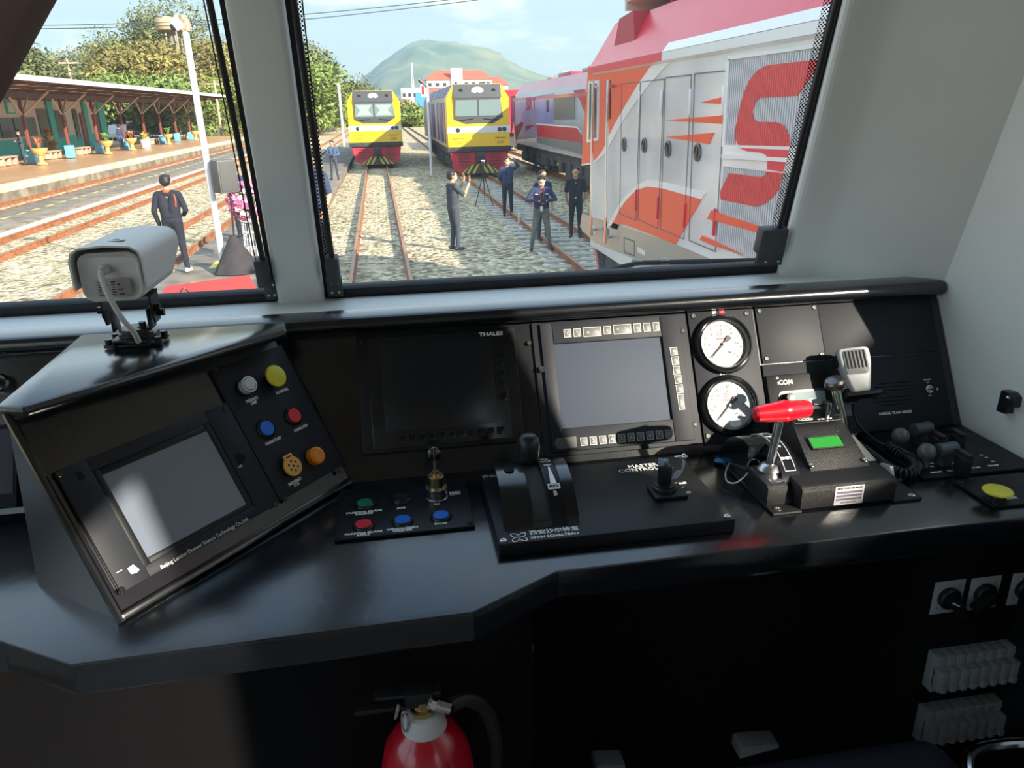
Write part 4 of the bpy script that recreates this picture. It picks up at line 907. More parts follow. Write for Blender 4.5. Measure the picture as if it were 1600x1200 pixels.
# ------------------------------------------------------------------ outside: ground, tracks, platforms
def ballast_mat(name, c1, c2, c3, scale=9.):
    m = bpy.data.materials.new(name); m.use_nodes = True; t = m.node_tree; b = t.nodes['Principled BSDF']; b.inputs['Roughness'].default_value = .95
    b.inputs['Specular IOR Level'].default_value = .15
    co = N(t, 'ShaderNodeTexCoord'); vo = N(t, 'ShaderNodeTexVoronoi', Scale=scale); r = N(t, 'ShaderNodeValToRGB'); l = t.links.new
    el = r.color_ramp.elements; el[0].color = (*c1, 1); el[1].color = (*c3, 1); k = el.new(.5); k.color = (*c2, 1)
    sp_ = N(t, 'ShaderNodeSeparateColor'); big = N(t, 'ShaderNodeTexNoise', Scale=.35, Detail=5.); mm = N(t, 'ShaderNodeMixRGB', blend_type='MULTIPLY'); mm.inputs['Fac'].default_value = .5
    br = N(t, 'ShaderNodeMapRange'); br.inputs['From Min'].default_value = .3; br.inputs['From Max'].default_value = .7; br.inputs['To Min'].default_value = .7; br.inputs['To Max'].default_value = 1.15
    bp = N(t, 'ShaderNodeBump', Strength=1., Distance=.09)
    l(co.outputs['Object'], vo.inputs['Vector']); l(vo.outputs['Color'], sp_.inputs[0]); l(sp_.outputs[0], r.inputs[0]); l(co.outputs['Object'], big.inputs['Vector'])
    l(big.outputs[0], br.inputs[0]); l(r.outputs[0], mm.inputs['Color1']); l(br.outputs[0], mm.inputs['Color2']); l(mm.outputs[0], b.inputs['Base Color'])
    inv = N(t, 'ShaderNodeMath', operation='SUBTRACT'); inv.inputs[0].default_value = 1.
    l(vo.outputs['Distance'], inv.inputs[1]); l(inv.outputs[0], bp.inputs['Height']); l(bp.outputs[0], b.inputs['Normal'])
    return m
BAL = ballast_mat('ballast_stones', (.20, .16, .10), (.56, .455, .285), (.88, .745, .50), 8.5)
ASPH = mat('old_asphalt', (.20, .17, .135), .9, var=.3, scale=2.5, bump=.3, bscale=30)
DIRT = mat('sandy_ground', (.42, .34, .22), .95, var=.25, scale=.4)
RAILM = mat('rusty_rail', (.30, .115, .045), .75, var=.3, scale=6)
RTOP = mat('rail_head', (.36, .19, .10), .5, metal=.3)
CONC = mat('sleeper_concrete', (.42, .40, .36), .85, var=.15, scale=5)
PLATM = mat('platform_tiles', (.58, .36, .20), .35, var=.12, scale=1.2)
PLATE = mat('platform_edge', (.66, .56, .36), .8, var=.35, scale=1.6)
YPAINT = mat('worn_yellow_paint', (.70, .52, .10), .8, var=.25, scale=5)
bm = B(); quad(bm, (-16, -30, 0), (60, -30, 0), (60, 400, 0), (-16, 400, 0)); struct('ground', bm, BAL, label='pale stone ballast the tracks lie in')
bm = B(); quad(bm, (-400, -60, -.03), (400, -60, -.03), (400, 1500, -.03), (-400, 1500, -.03)); struct('field', bm, DIRT, label='sandy open ground around the yard', cat='ground')
bm = B(); box(bm, (-3.0, 27.5, .15), (2.1, 41, .30), bev=.02); box(bm, (-3.0, 62, .10), (1.9, 28, .2)); struct('walkway', bm, ASPH, label='low asphalt walkway between the two left tracks')
bm = B()
for y in range(9, 46, 2):
    if random.random() < .75: box(bm, (-3.35+random.uniform(-.05, .05), y, .301), (.12, random.uniform(.5, 1.1), .006))
    if random.random() < .4: box(bm, (-2.2, y+.5, .301), (.1, random.uniform(.3, .7), .006))
struct('walkway_marking', bm, YPAINT, label='worn yellow dashes on the low asphalt walkway')
bm = B(); box(bm, (-11.35, 60, .09), (2.1, 180, .18), bev=.02); struct('island_path', bm, ASPH, label='strip of dark asphalt between the far left tracks')
bm = B()
for y in range(10, 110): box(bm, (-11.45, y*1.1, .182), (.10, .55, .006))
struct('island_path_marking', bm, YPAINT, label='yellow dashed line on the dark asphalt strip')
bm = B(); box(bm, (-10.2, 60, .06), (.25, 180, .13), bev=.02); struct('kerb', bm, mat('pale_kerb', (.62, .58, .48), .9, var=.2, scale=3), label='pale kerb along the asphalt strip')
PZ = .70
bm = B(); box(bm, (-22.5, 62, PZ/2-.02), (16.6, 150, PZ-.04)); box(bm, (-27, 62, PZ/2-.01), (8, 150, PZ-.02)); o = struct('platform', bm, PLATM, label='tiled orange-brown station platform in the sun')
bm = B(); box(bm, (-14.15, 62, PZ/2-.01), (.5, 150, PZ), bev=.04); struct('platform_edge', bm, PLATE, label='chipped pale yellow edge of the station platform')
bm = B(); box(bm, (-13.98, 62, PZ*.35), (.2, 150, PZ*.6)); struct('platform_wall', bm, mat('stained_concrete', (.24, .20, .14), .9, var=.4, scale=1.5), label='stained face under the platform edge')

def rail_bm(bm, x, y0, y1, x1=None):
    x1 = x if x1 is None else x1
    pr = [(-.06, 0), (-.06, .015), (-.012, .03), (-.012, .105), (-.034, .118), (-.034, .15), (.034, .15), (.034, .118), (.012, .105), (.012, .03), (.06, .015), (.06, 0)]
    a = [bm.verts.new((x+p[0], y0, p[1])) for p in pr]; b = [bm.verts.new((x1+p[0], y1, p[1])) for p in pr]
    for i in range(len(pr)):
        f = bm.faces.new((a[i], a[(i+1) % 12], b[(i+1) % 12], b[i])); f.material_index = 1 if i == 5 else 0
    bm.faces.new(a); bm.faces.new(b[::-1])
SLEEP = None
def track(xc, y0, y1, label, gauge=1.066, x1=None, sleepers=None, group='railway tracks in the yard'):
    global SLEEP
    t = thing('railway_track', label, 'railway track', (xc, y0, 0), group); dx = 0 if x1 is None else x1-xc
    for s in (-.5, .5):
        bm = B(); rail_bm(bm, s*gauge, 0, y1-y0, s*gauge+dx); obj('rail', bm, [RAILM, RTOP], t)
    if sleepers:
        ya, yb = sleepers; n_ = int((yb-ya)/.62)
        for k in range(n_):
            if SLEEP is None:
                bm = B(); box(bm, (0, 0, .002), (2.0, .22, .05), bev=.01); o = obj('sleeper', bm, CONC, t); SLEEP = o
            else: o = SLEEP.copy(); COL.objects.link(o); o.parent = t
            o.matrix_basis = M4.Translation((random.uniform(-.02, .02), ya-y0+k*.62, 0))
    return t
track(-.18, 6, 160, 'rusty track straight ahead leading to the first yellow locomotive', x1=-1.35)
track(4.04, -25, 190, 'rusty track with pale sleepers showing, under the second yellow locomotive', sleepers=(9.5, 34))
track(8.2, -25, 190, 'track under the blue and red train')
track(-5.12, 4, 260, 'rusty track just left of the low asphalt walkway', gauge=1.12)
track(-9.22, 4, 260, 'rusty track right of the dark asphalt strip', gauge=1.15)
track(-13.25, 4, 260, 'rusty track running along the station platform', gauge=1.1)

# ------------------------------------------------------------------ locomotives
YEL = mat('loco_yellow', (.86, .50, .004), .35, coat=.3); LGREY = mat('loco_dark_grey', (.055, .06, .068), .45); LRED = mat('loco_red', (.50, .015, .03), .5, var=.2, scale=3)
LWHT = mat('loco_white', (.72, .74, .74), .4); LNAVY = mat('loco_navy', (.05, .055, .17), .4); LSIDE = mat('loco_side_tan', (.36, .28, .24), .4, var=.15, scale=.8)
UNDER = mat('running_gear_grey', (.045, .046, .05), .7, var=.4, scale=3); WGL = mat('loco_window', (.16, .22, .22), .12, spec=.8); LAMP = mat('headlamp', (.75, .8, .8), .15, coat=.5)
CURT = mat('pale_curtain', (.27, .34, .33), .6); OCHRE = mat('faded_lettering', (.30, .20, .02), .6)
XZ = M4(((1, 0, 0, 0), (0, 0, 1, 0), (0, 1, 0, 0), (0, 0, 0, 1)))          # profile (x, z) pushed along y
def loft_x(bm, sections, mi=0):
    rs = [[bm.verts.new(V(p)) for p in s] for s in sections]
    for a, b in zip(rs, rs[1:]):
        for k in range(len(a)): bm.faces.new((a[k], a[(k+1) % len(a)], b[(k+1) % len(b)], b[k])).material_index = mi
    bm.faces.new(rs[0][::-1]).material_index = mi; bm.faces.new(rs[-1]).material_index = mi
def bogie(t, y, n=3, wb=1.75, z0=.15, hw=.62, red=False):
    bm = B(); box(bm, (-1.05, y, .62), (.16, wb*(n-1)+1.5, .42), bev=.05); box(bm, (1.05, y, .62), (.16, wb*(n-1)+1.5, .42), bev=.05); box(bm, (0, y, .7), (1.9, wb*(n-1)+.6, .2))
    for k in range(n*2-1):
        yy = y-(n-1)*wb/2+k*wb/2
        for s in (-1, 1):
            if k % 2: cyl(bm, (1.1*s, yy, .45), (1.1*s, yy, .95), .12, n=10)
            else: box(bm, (1.12*s, yy, .6), (.12, .34, .34), bev=.04)
    b = obj('bogie', bm, UNDER, t)
    for k in range(n):
        yy = y-(n-1)*wb/2+k*wb
        bm = B()
        for s in (-1, 1): cyl(bm, (s*.53-.07, yy, .15+.46), (s*.53+.07, yy, .15+.46), .46, n=24)
        cyl(bm, (-.6, yy, .61), (.6, yy, .61), .08, n=10); obj('wheelset', bm, DSTEEL, b)
def yellow_loco(x, y, label, curtains, num, length=19.):
    t = thing('diesel_locomotive', label, 'locomotive', (x, y, 0), 'yellow-fronted locomotives')
    h = [(-1.40, 1.39), (-1.40, 3.42), (-1.04, 4.0), (1.04, 4.0), (1.40, 3.42), (1.40, 1.39)]
    bm = B(); loft_x(bm, [[(a, .5, b) for a, b in h], [(a, length, b) for a, b in h]])
    body = obj('body', bm, LSIDE, t)
    bm = B()
    loft_x(bm, [[(a*.985, .30 if b > 3.9 else .12 if b > 3.3 else 0.04, b) for a, b in h], [(a*1.012, .75, b+.005) for a, b in h]])
    obj('cab_front', bm, YEL, t)
    # front plane helper: the face leans back above z = 2.6
    def fy(z): return (.04 if z < 1.4 else .04+(z-1.39)/(3.42-1.39)*.08 if z < 3.42 else .12+(z-3.42)/.58*.18)-.012
    def face(poly, m, name, d=.0, parent=t):
        bm = B(); a = [bm.verts.new((px, fy(pz)-d, pz)) for px, pz in poly]; b = [bm.verts.new((px, fy(pz)+.05, pz)) for px, pz in poly]
        bm.faces.new(a[::-1]); bm.faces.new(b)
        for i in range(len(poly)): bm.faces.new((a[i], a[(i+1) % len(poly)], b[(i+1) % len(poly)], b[i]))
        return obj(name, bm, m, parent)
    mk = face([(-1.02, 3.42), (1.0, 3.42), (1.1, 2.62), (.66, 2.36), (-.55, 2.36), (-1.05, 2.58)][::1], LGREY, 'windscreen_surround')
    face([(-1.05, 3.985), (1.03, 3.985), (1.05, 3.43), (-1.06, 3.43)], LGREY, 'header_panel')
    for a, b in ((-.98, -.04), (.04, 1.0)):
        g = face([(a, 3.34), (b, 3.34), (b+(.06 if b > .5 else 0), 2.68), (a-(.04 if a < -.5 else 0), 2.68)], WGL, 'windscreen', .012)
        if curtains:
            m_ = (a+b)/2; face([(a+.04, 3.28), (b-.04, 3.28), (b-.26, 3.02), (b-.06, 2.76), (a+.06, 2.76), (a+.26, 3.02)], CURT, 'curtain', .016, g)
    for a, b, c_, d_ in ((-.85, 2.50, -.25, 2.62), (.85, 2.50, .25, 2.62)):
        bm = B(); cyl(bm, (a, fy(b)-.03, b), (c_, fy(d_)-.03, d_-.06), .018, n=8); obj('wiper', bm, RUB, t)
    face([(-1.405, 2.24), (1.405, 2.24), (1.405, 1.97), (-1.405, 1.97)], LWHT, 'white_stripe', .004)
    bm = B(); lathe(bm, [(.21, 0), (.21, .03), (.19, .035), (0, .035)], M4.Translation((0, fy(3.72)-.0, 3.72)) @ M4.Rotation(R_(100), 4, 'X') @ M4.Diagonal((1.35, .8, 1, 1)), 24); hl = obj('headlight_cluster', bm, mat('lamp_housing', (.35, .4, .4), .3) if 'lamp_housing' not in bpy.data.materials else bpy.data.materials['lamp_housing'], t)
    for s in (-1, 1):
        bm = B(); lathe(bm, [(.10, .03), (.09, .045), (0, .05)], M4.Translation((.12*s, fy(3.72), 3.72)) @ M4.Rotation(R_(100), 4, 'X'), 18); obj('lamp', bm, LAMP, hl)
        bm = B(); lathe(bm, [(.09, 0), (.08, .02), (0, .02)], M4.Translation((.72*s, fy(3.72), 3.72)) @ M4.Rotation(R_(100), 4, 'X'), 18); obj('marker_light', bm, RUB, t)
        for q, m in ((.93, LAMP), (1.14, LGREY if s > 0 else LAMP)):
            bm = B(); lathe(bm, [(.10, 0), (.10, .02), (.08, .03), (.075, .02), (0, .025)], M4.Translation((q*s, fy(2.1)-.002, 2.1)) @ M4.Rotation(R_(90), 4, 'X'), 18); obj('marker_light', bm, m if q > 1 else DSTEEL, t)
    FX = frame((0, fy(1.7)-.004, 0), (1, 0, 0), (0, 0, 1))
    for xx in (-.92, .95):
        o = txt(t, num, xx, 1.55, .15, m=OCHRE, z=.004, bold=.004); o.matrix_basis = FX @ o.matrix_basis
        bm = B(); box(bm, (xx, fy(1.72)-.004, 1.75), (.5, .01, .03)); obj('lettering', bm, OCHRE, t)
    bm = B(); box(bm, (0, .25, 1.27), (2.86, .5, .22), bev=.03); obj('buffer_beam', bm, UNDER, t)
    bm = B()
    a = [(-1.32, .12, 1.18), (1.32, .12, 1.18), (1.18, .0, .42), (.75, -.06, .24), (-.75, -.06, .24), (-1.18, .0, .42)]
    b_ = [(p[0], p[1]+.14, p[2]) for p in a]
    hexv = [[bm.verts.new(V(p)) for p in q] for q in (a, b_)]
    bm.faces.new(hexv[0][::-1]); bm.faces.new(hexv[1])
    for i in range(6): bm.faces.new((hexv[0][i], hexv[0][(i+1) % 6], hexv[1][(i+1) % 6], hexv[1][i]))
    pl = obj('pilot', bm, LRED, t)
    bm = B()
    def yt(xx): return .66 if abs(xx) < .35 else .66-(abs(xx)-.35)/.6*.42
    for k in range(4):
        for s in (-1, 1):
            x0_ = s*(.02+k*.25); q = []
            for dx, zz in ((0, 1), (.12, 1), (.12+.25, 0), (.25, 0)):
                xx = x0_+s*dx; top_ = yt(xx)-.012
                if zz: q.append((xx, top_))
                else:
                    xx = max(-.94, min(.94, xx)); q.append((xx, .245))
            va = [bm.verts.new((p[0], -.075-(.62-p[1])*.02, p[1])) for p in q]
            if len({(round(v.co.x, 4), round(v.co.z, 4)) for v in va}) > 3: bm.faces.new(va)
    obj('chevron_stripes', bm, mat('chevron_yellow', (.62, .52, .05), .5) if 'chevron_yellow' not in bpy.data.materials else bpy.data.materials['chevron_yellow'], pl)
    bm = B()
    q = [(-.95, .235), (-.35, .66), (.35, .66), (.95, .235)]
    va = [bm.verts.new((p[0], -.068-(.62-p[1])*.02, p[1])) for p in q]; bm.faces.new(va); obj('chevron_ground', bm, LGREY, pl)
    bm = B(); box(bm, (0, -.1, .95), (.34, .4, .42), bev=.05); box(bm, (0, -.22, .8), (.5, .2, .12), bev=.03); cyl(bm, (.05, -.2, .9), (.1, -.2, .5), .04, n=10); obj('coupler', bm, UNDER, t)
    for s in (-1, 1):
        bm = B()
        for k in range(5): box(bm, (s*.7, -.0, 1.06-k*.14), (.5, .05, .02))
        obj('steps', bm, DSTEEL, pl)
    # side panels, side grilles and roof panels
    for s in (-1, 1):
        bm = B()
        for ya, yb in ((.9, 1.5), (2.2, 4.4), (5.2, 6.2), (8., 10.5), (12, 15)): box(bm, (s*1.402, (ya+yb)/2, 2.4), (.02, yb-ya, 1.75), bev=.004)
        obj('side_panel', bm, LNAVY, t)
        bm = B()
        for ya, yb in ((1.0, 2.0), (2.4, 4.2), (4.8, 6.8), (7.4, 9.8), (11., 15)): box(bm, (s*1.22, (ya+yb)/2, 3.71), (.03, yb-ya, .56), M4.Translation((s*1.22, 0, 3.71)) @ M4.Rotation(R_(-32*s), 4, 'Y') @ M4.Translation((-s*1.22, 0, -3.71)))
        obj('roof_panel', bm, LNAVY, t)
        bm = B(); box(bm, (s*1.405, length/2+.3, 1.42), (.03, length-.7, .1)); obj('sill_stripe', bm, mat('sill_tan', (.45, .36, .24), .5) if 'sill_tan' not in bpy.data.materials else bpy.data.materials['sill_tan'], t)
    bm = B(); box(bm, (0, length/2, 1.2), (2.5, length-.6, .36)); box(bm, (0, length/2, .7), (2.3, 4.4, .8), bev=.1); obj('underframe', bm, UNDER, t)
    bogie(t, 3.6); bogie(t, length-3.6)
    bm = B(); box(bm, (.4, .9, 4.04), (.12, .12, .1)); cyl(bm, (-.8, 1.4, 4.0), (-.8, 1.4, 4.12), .06, n=10); obj('aerial', bm, UNDER, t)
    return t
yellow_loco(-.40, 43.4, 'yellow-fronted locomotive on the track straight ahead, pale curtains in its windows', True, '5104')
yellow_loco(4.20, 35.05, 'yellow-fronted locomotive on the right track with its brown side showing', False, '5117')

# near red and white locomotive
HX = 2.64
SS = frame((HX, 0, 0), (0, -1, 0), (0, 0, 1))
SILV = mat('loco_silver', (.84, .82, .82), .25, metal=.1, var=.12, scale=1.1, coat=.3); SRED = mat('livery_red', (.74, .03, .06), .3); SORG = mat('livery_orange_red', (.86, .09, .025), .3)
SWHT = mat('livery_white', (.80, .78, .77), .3, coat=.4); SKT = mat('skirt_tan_grey', (.40, .36, .30), .3, metal=.2, coat=.3); SEAM = mat('panel_seam', (.12, .12, .13), .5)
def louvre_mat(name, ca, cb):
    m = bpy.data.materials.new(name); m.use_nodes = True; t = m.node_tree; b = t.nodes['Principled BSDF']; b.inputs['Roughness'].default_value = .4
    co = N(t, 'ShaderNodeTexCoord'); wv = N(t, 'ShaderNodeTexWave', Scale=9.5); wv.bands_direction = 'Y'; r = N(t, 'ShaderNodeValToRGB'); r.color_ramp.elements[0].color = (*cb, 1); r.color_ramp.elements[1].color = (*ca, 1)
    r.color_ramp.elements[0].position = .15; r.color_ramp.elements[1].position = .55
    bp = N(t, 'ShaderNodeBump', Strength=.8, Distance=.02); l = t.links.new
    l(co.outputs['Object'], wv.inputs['Vector']); l(wv.outputs['Fac'], r.inputs[0]); l(r.outputs[0], b.inputs['Base Color']); l(wv.outputs['Fac'], bp.inputs['Height']); l(bp.outputs[0], b.inputs['Normal'])
    return m
LOUV = louvre_mat('louvre_silver', (.74, .72, .75), (.33, .32, .36)); LOUR = louvre_mat('louvre_red', (.95, .055, .06), (.66, .035, .04))
sl_ = thing('diesel_locomotive', 'red, white and silver locomotive close on the right with a huge red S', 'locomotive', (0, 0, 0))
def A2(*q): return [(900+x/3.81, y/3.81) for x, y in q]
def A3(*q): return [(900+x/3.81, 200+y/3.81) for x, y in q]
def side_poly(px, m, name, z0=0., z1=.006, parent=None):
    pts = [on(SS, *p) for p in px]; bm = B(); prism(bm, [(p.x, p.y) for p in pts], z0, z1, SS); return obj(name, bm, m, parent or sl_)
YF = 10.15; YR = -9.
def hp(y, k=0.):   # cross-section
    return [(HX+k, y, 1.22), (HX+k, y, 3.335), (HX-.03+k, y, 3.36), (HX-.03+k, y, 3.43), (HX+.03+k, y, 3.51), (HX+.30+k, y, 3.93), (HX+.66, y, 4.03), (HX+2.14, y, 4.03), (HX+2.5-k, y, 3.93), (HX+2.77-k, y, 3.51), (HX+2.8-k, y, 3.335), (HX+2.8-k, y, 1.22)]
bm = B(); loft_x(bm, [[(p[0], p[1], p[2]) for p in hp(YR)], hp(YF-.25), [(p[0], YF, p[2]) for p in hp(0, .12)]])
body = obj('body', bm, SILV, sl_)
bm = B()
def strip(ya, yb, prof, mi=0, off=.004):
    for (xa, za), (xb, zb_) in zip(prof, prof[1:]):
        n = V((zb_-za, 0, xa-xb)).normalized()*-off
        n = V((-(zb_-za), 0, xb-xa)).normalized()*off
        f = bm.faces.new([bm.verts.new(V((xa, ya, za))+n), bm.verts.new(V((xb, ya, zb_))+n), bm.verts.new(V((xb, yb, zb_))+n), bm.verts.new(V((xa, yb, za))+n)]); f.material_index = mi
roofp = [(HX+.03, 3.51), (HX+.30, 3.93), (HX+.66, 4.03)]
strip(YR, YF-.2, roofp, 0, .006); strip(7.3, YF-.2, [(HX-.03, 3.36), (HX-.03, 3.43), (HX+.03, 3.51)], 0, .006); strip(YR, YF-.2, [(HX+.66, 4.03), (HX+2.14, 4.03), (HX+2.5, 3.93), (HX+2.77, 3.51)], 0, .006)
obj('roof_paint', bm, SRED, sl_)
bm = B(); a = V((HX-.05, 6.5, 3.24)); strip(YR, 7.3, [(HX-.03, 3.36), (HX-.03, 3.43), (HX+.03, 3.51)], 0, .007); obj('cornice', bm, SWHT, sl_)
side_poly(A2((75, 393), (130, 385), (320, 358), (505, 345), (440, 405), (370, 505), (300, 620), (235, 735), (190, 825), (165, 895))+A3((130, 178), (100, 205), (34, 218), (40, 90)), SORG, 'red_nose_paint', 0, .004)
side_poly(A2((505, 345), (605, 333), (540, 392), (440, 500), (350, 620), (270, 740), (215, 840), (175, 914))+A3((130, 190), (100, 215), (34, 224), (34, 216), (100, 203), (128, 178))+A2((165, 890), (190, 825), (235, 735), (300, 620), (370, 505), (440, 405)), SWHT, 'white_band', .0, .006)
side_poly(A3((205, 590), (215, 575), (265, 480), (300, 430), (360, 370), (430, 348), (520, 360), (750, 425), (595, 692), (500, 655), (380, 608), (265, 568), (245, 606)), SORG, 'lower_red_paint', 0, .004)
side_poly(A3((185, 590), (215, 530), (255, 460), (300, 400), (370, 335), (430, 310), (560, 330), (775, 385), (750, 425), (520, 360), (430, 348), (360, 370), (300, 430), (265, 480), (215, 575)), SWHT, 'white_arch', 0, .005)
side_poly(A3((36, 512), (245, 572), (595, 690), (850, 800), (1200, 920), (1400, 1000), (900, 1000), (430, 810), (110, 682), (25, 590)), SKT, 'skirt', 0, .004)  # the skirt's tan puts a reflection into its base colour
for q in (((745, 610), (895, 572), (870, 620)), ((540, 715), (893, 685), (885, 738)), ((535, 815), (825, 790), (795, 858))): side_poly(A2(*q), SORG, 'red_dart', 0, .006)
for q in (((815, 490), (1120, 590), (1115, 628), (790, 540)), ((760, 640), (840, 675), (1010, 755), (830, 700), (745, 665))): side_poly(A3(*q), SORG, 'red_dart', 0, .016)
# louvre panels and the letter on them
side_poly(A2((920, 355), (1430, 290), (1700, 255))+A3((1500, 60), (1245, 115), (890, 102)), LOUV, 'louvre_panel', 0, .010)
side_poly(A3((885, 225), (1240, 268), (1500, 290), (1400, 1000), (1090, 800), (850, 705)), LOUV, 'louvre_panel', 0, .010)
for q in (((905, 350), (925, 352), (895, 870), (880, 870)), ((915, 335), (1700, 225), (1700, 250), (915, 358))): side_poly(A2(*q), SILV, 'louvre_frame', 0, .018)
side_poly(A3((885, 100), (1500, 115), (1500, 285), (1240, 268), (885, 228)), SILV, 'louvre_frame', 0, .016); side_poly(A3((885, 155), (1500, 190), (1500, 215), (885, 180)), SWHT, 'louvre_frame', 0, .03)
S_ = A2((1440, 356), (1150, 388), (1090, 418), (1040, 480), (1005, 560), (975, 680), (955, 780), (953, 850))+A3((958, 60), (985, 118), (1030, 137), (1110, 145), (1145, 160), (1157, 190), (1150, 245), (1135, 280), (1105, 292), (920, 268), (866, 380), (870, 425), (1080, 468), (1130, 452), (1180, 415), (1215, 370), (1245, 260), (1280, 130), (1282, 60))+A2((1275, 800), (1255, 755), (1225, 733), (1195, 727), (1090, 725), (1066, 705), (1062, 660), (1075, 610), (1105, 582), (1330, 570), (1400, 470), (1470, 356))
lt = [on(SS, *p) for p in S_]; bm = B(); prism(bm, [(p.x, p.y) for p in lt], .0, .014, SS); obj('letter_s', bm, LOUR, sl_)
side_poly([(x, y) for x, y in A3((1030, 137), (1110, 145), (1145, 160), (1157, 190), (1150, 245), (1245, 262), (1282, 130), (985, 118))], SRED, 'letter_s_middle', 0, .020)
# the roof paint has no separate panel for the lavender sheen
# doors, handles, window, handrails
def seam(pa, pb, w_=.008):
    a, b = on(SS, *pa), on(SS, *pb); d = (b-a); L0 = d.length; ang = math.atan2(d.y, d.x)
    bm = B(); box(bm, (0, 0, .006), (L0, w_, .004), SS @ M4.Translation(((a.x+b.x)/2, (a.y+b.y)/2, 0)) @ M4.Rotation(ang, 4, 'Z')); return bm
for k, (tl2, bl3) in enumerate((((275, 500), (262, 510)), ((388, 488), (372, 545)), ((535, 462), (505, 602)), ((710, 438), (675, 668)))):
    tr2 = ((385, 488), (528, 470), (690, 445), (898, 420))[k]; br3 = ((360, 550), (490, 598), (645, 660), (832, 735))[k]
    P_ = [A2(tl2)[0], A2(tr2)[0], A3(br3)[0], A3(bl3)[0]]
    bm = B()
    for i in range(4): merge(bm, seam(P_[i], P_[(i+1) % 4]))
    d = obj('side_door', bm, SEAM, sl_)
    c = on(SS, *A3(((290, 98), (410, 103), (552, 124), (728, 145))[k])[0]); bm = B(); lathe(bm, [(.075, 0), (.075, .012), (.06, .016), (.055, .006), (0, .006)], SS @ M4.Translation((c.x, c.y, .004)), 24); box(bm, (c.x, c.y, .012), (.02, .09, .014), SS); obj('door_handle', bm, DSTEEL, d)
    for yy in (0, 1):
        q = A2(((382, 610), (515, 610), (685, 610), (884, 598))[k])[0] if yy == 0 else A3(((362, 430), (492, 475), (652, 520), (830, 560))[k])[0]
        c = on(SS, *q); bm = B(); box(bm, (c.x, c.y, .012), (.03, .22, .02), SS, bev=.006); obj('hinge', bm, SILV if yy == 0 else SRED, d)
side_poly(A2((80, 482), (146, 478), (140, 835), (72, 850)), SILV, 'window_frame', 0, .02); side_poly(A2((92, 500), (134, 497), (130, 818), (86, 830)), LCDK, 'cab_window', .0, .024)
side_poly(A2((185, 478), (211, 476), (207, 708), (183, 708)), LCDK, 'door_window', .0, .012)
for q0, q1 in ((A2((140, 520))[0], A3((128, 603))[0]), (A2((232, 512))[0], A3((215, 648))[0])):
    a, b = on(SS, *q0), on(SS, *q1); bm = B(); pts = [(a.x-.05, a.y, .0), (a.x, a.y+.0, .07), (a.x+.02, a.y-.06, .09), (b.x+.02, b.y+.06, .09), (b.x, b.y, .07), (b.x-.05, b.y, 0)]
    tube(bm, [SS @ V(p) for p in smooth_path(pts, 4)], .018, 10); obj('handrail', bm, CHROME, sl_)
side_poly(A3((160, 590), (195, 600), (200, 660), (175, 650)), SEAM, 'step_recess', 0, .008); 
P_ = A3((288, 652), (350, 675), (350, 760), (290, 738)); bm = B()
for i in range(4): merge(bm, seam(P_[i], P_[(i+1) % 4], .015))
obj('access_hatch', bm, SEAM, sl_)
c = on(SS, *A3((108, 605))[0]); o = txt(sl_, '52', c.x, c.y, .12, z=.006, bold=.004); o.matrix_basis = SS @ o.matrix_basis
c = on(SS, *A3((393, 735))[0]); bm = B()
for k in range(7): box(bm, (c.x-.11+k*.035, c.y, .007), (.026, .06-.02*(k % 2), .004), SS)
obj('lettering', bm, SWHT, sl_)
bm = B(); box(bm, (HX+1.4, .5, 1.0), (2.5, 19, .5)); box(bm, (HX+1.4, 0, .65), (2.2, 4, .7), bev=.1); obj('underframe', bm, UNDER, sl_)
lo = sl_.matrix_basis
for yy in (6.3, -6.):
    e_ = bpy.data.objects.new('running_gear', None); COL.objects.link(e_); e_.parent = sl_; e_.matrix_basis = M4.Translation((HX+1.4, 0, 0)); bogie(e_, yy)
bm = B(); prism(bm, [(-1.3, 1.15), (1.3, 1.15), (1.1, .3), (-1.1, .3)], YF-.18, YF-.05, M4.Translation((HX+1.4, 0, 0)) @ XZ); obj('pilot', bm, SRED, sl_)
bm = B(); q = on(SS, 931, 395); cyl(bm, (HX+.15, YF-.35, 1.2), (HX+.25, YF-.4, .3), .09, .06, 10); obj('step_pipe', bm, UNDER, sl_)
# roof gear: pale canopy over the cab, red rail boxes
bm = B(); box(bm, (HX+1.4, 8.4, 4.14), (2.2, 2.4, .05), bev=.02); box(bm, (HX+1.4, 9.57, 4.09), (2.2, .06, .12)); obj('roof_canopy', bm, mat('canopy_cream', (.66, .62, .54), .5), sl_)
bm = B()
for yy in (7.2, 8, 8.8): cyl(bm, (HX+.6, yy, 3.95), (HX+.6, yy, 4.12), .03, n=8)
box(bm, (HX+1.4, 7.0, 4.1), (1.5, 1.2, .2), bev=.03); obj('roof_equipment', bm, SRED, sl_)
bm = B(); prism(bm, [(8.55, 3.64), (9.35, 3.60), (9.15, 3.90), (8.65, 3.93)], HX+.10, HX+.4, YZ); obj('roof_intake', bm, mat('intake_red', (.42, .02, .03), .5), sl_)
bm = B(); cyl(bm, (HX+.9, 9.0, 4.0), (HX+.9, 9.0, 5.4), .012, n=6); obj('aerial', bm, UNDER, sl_)

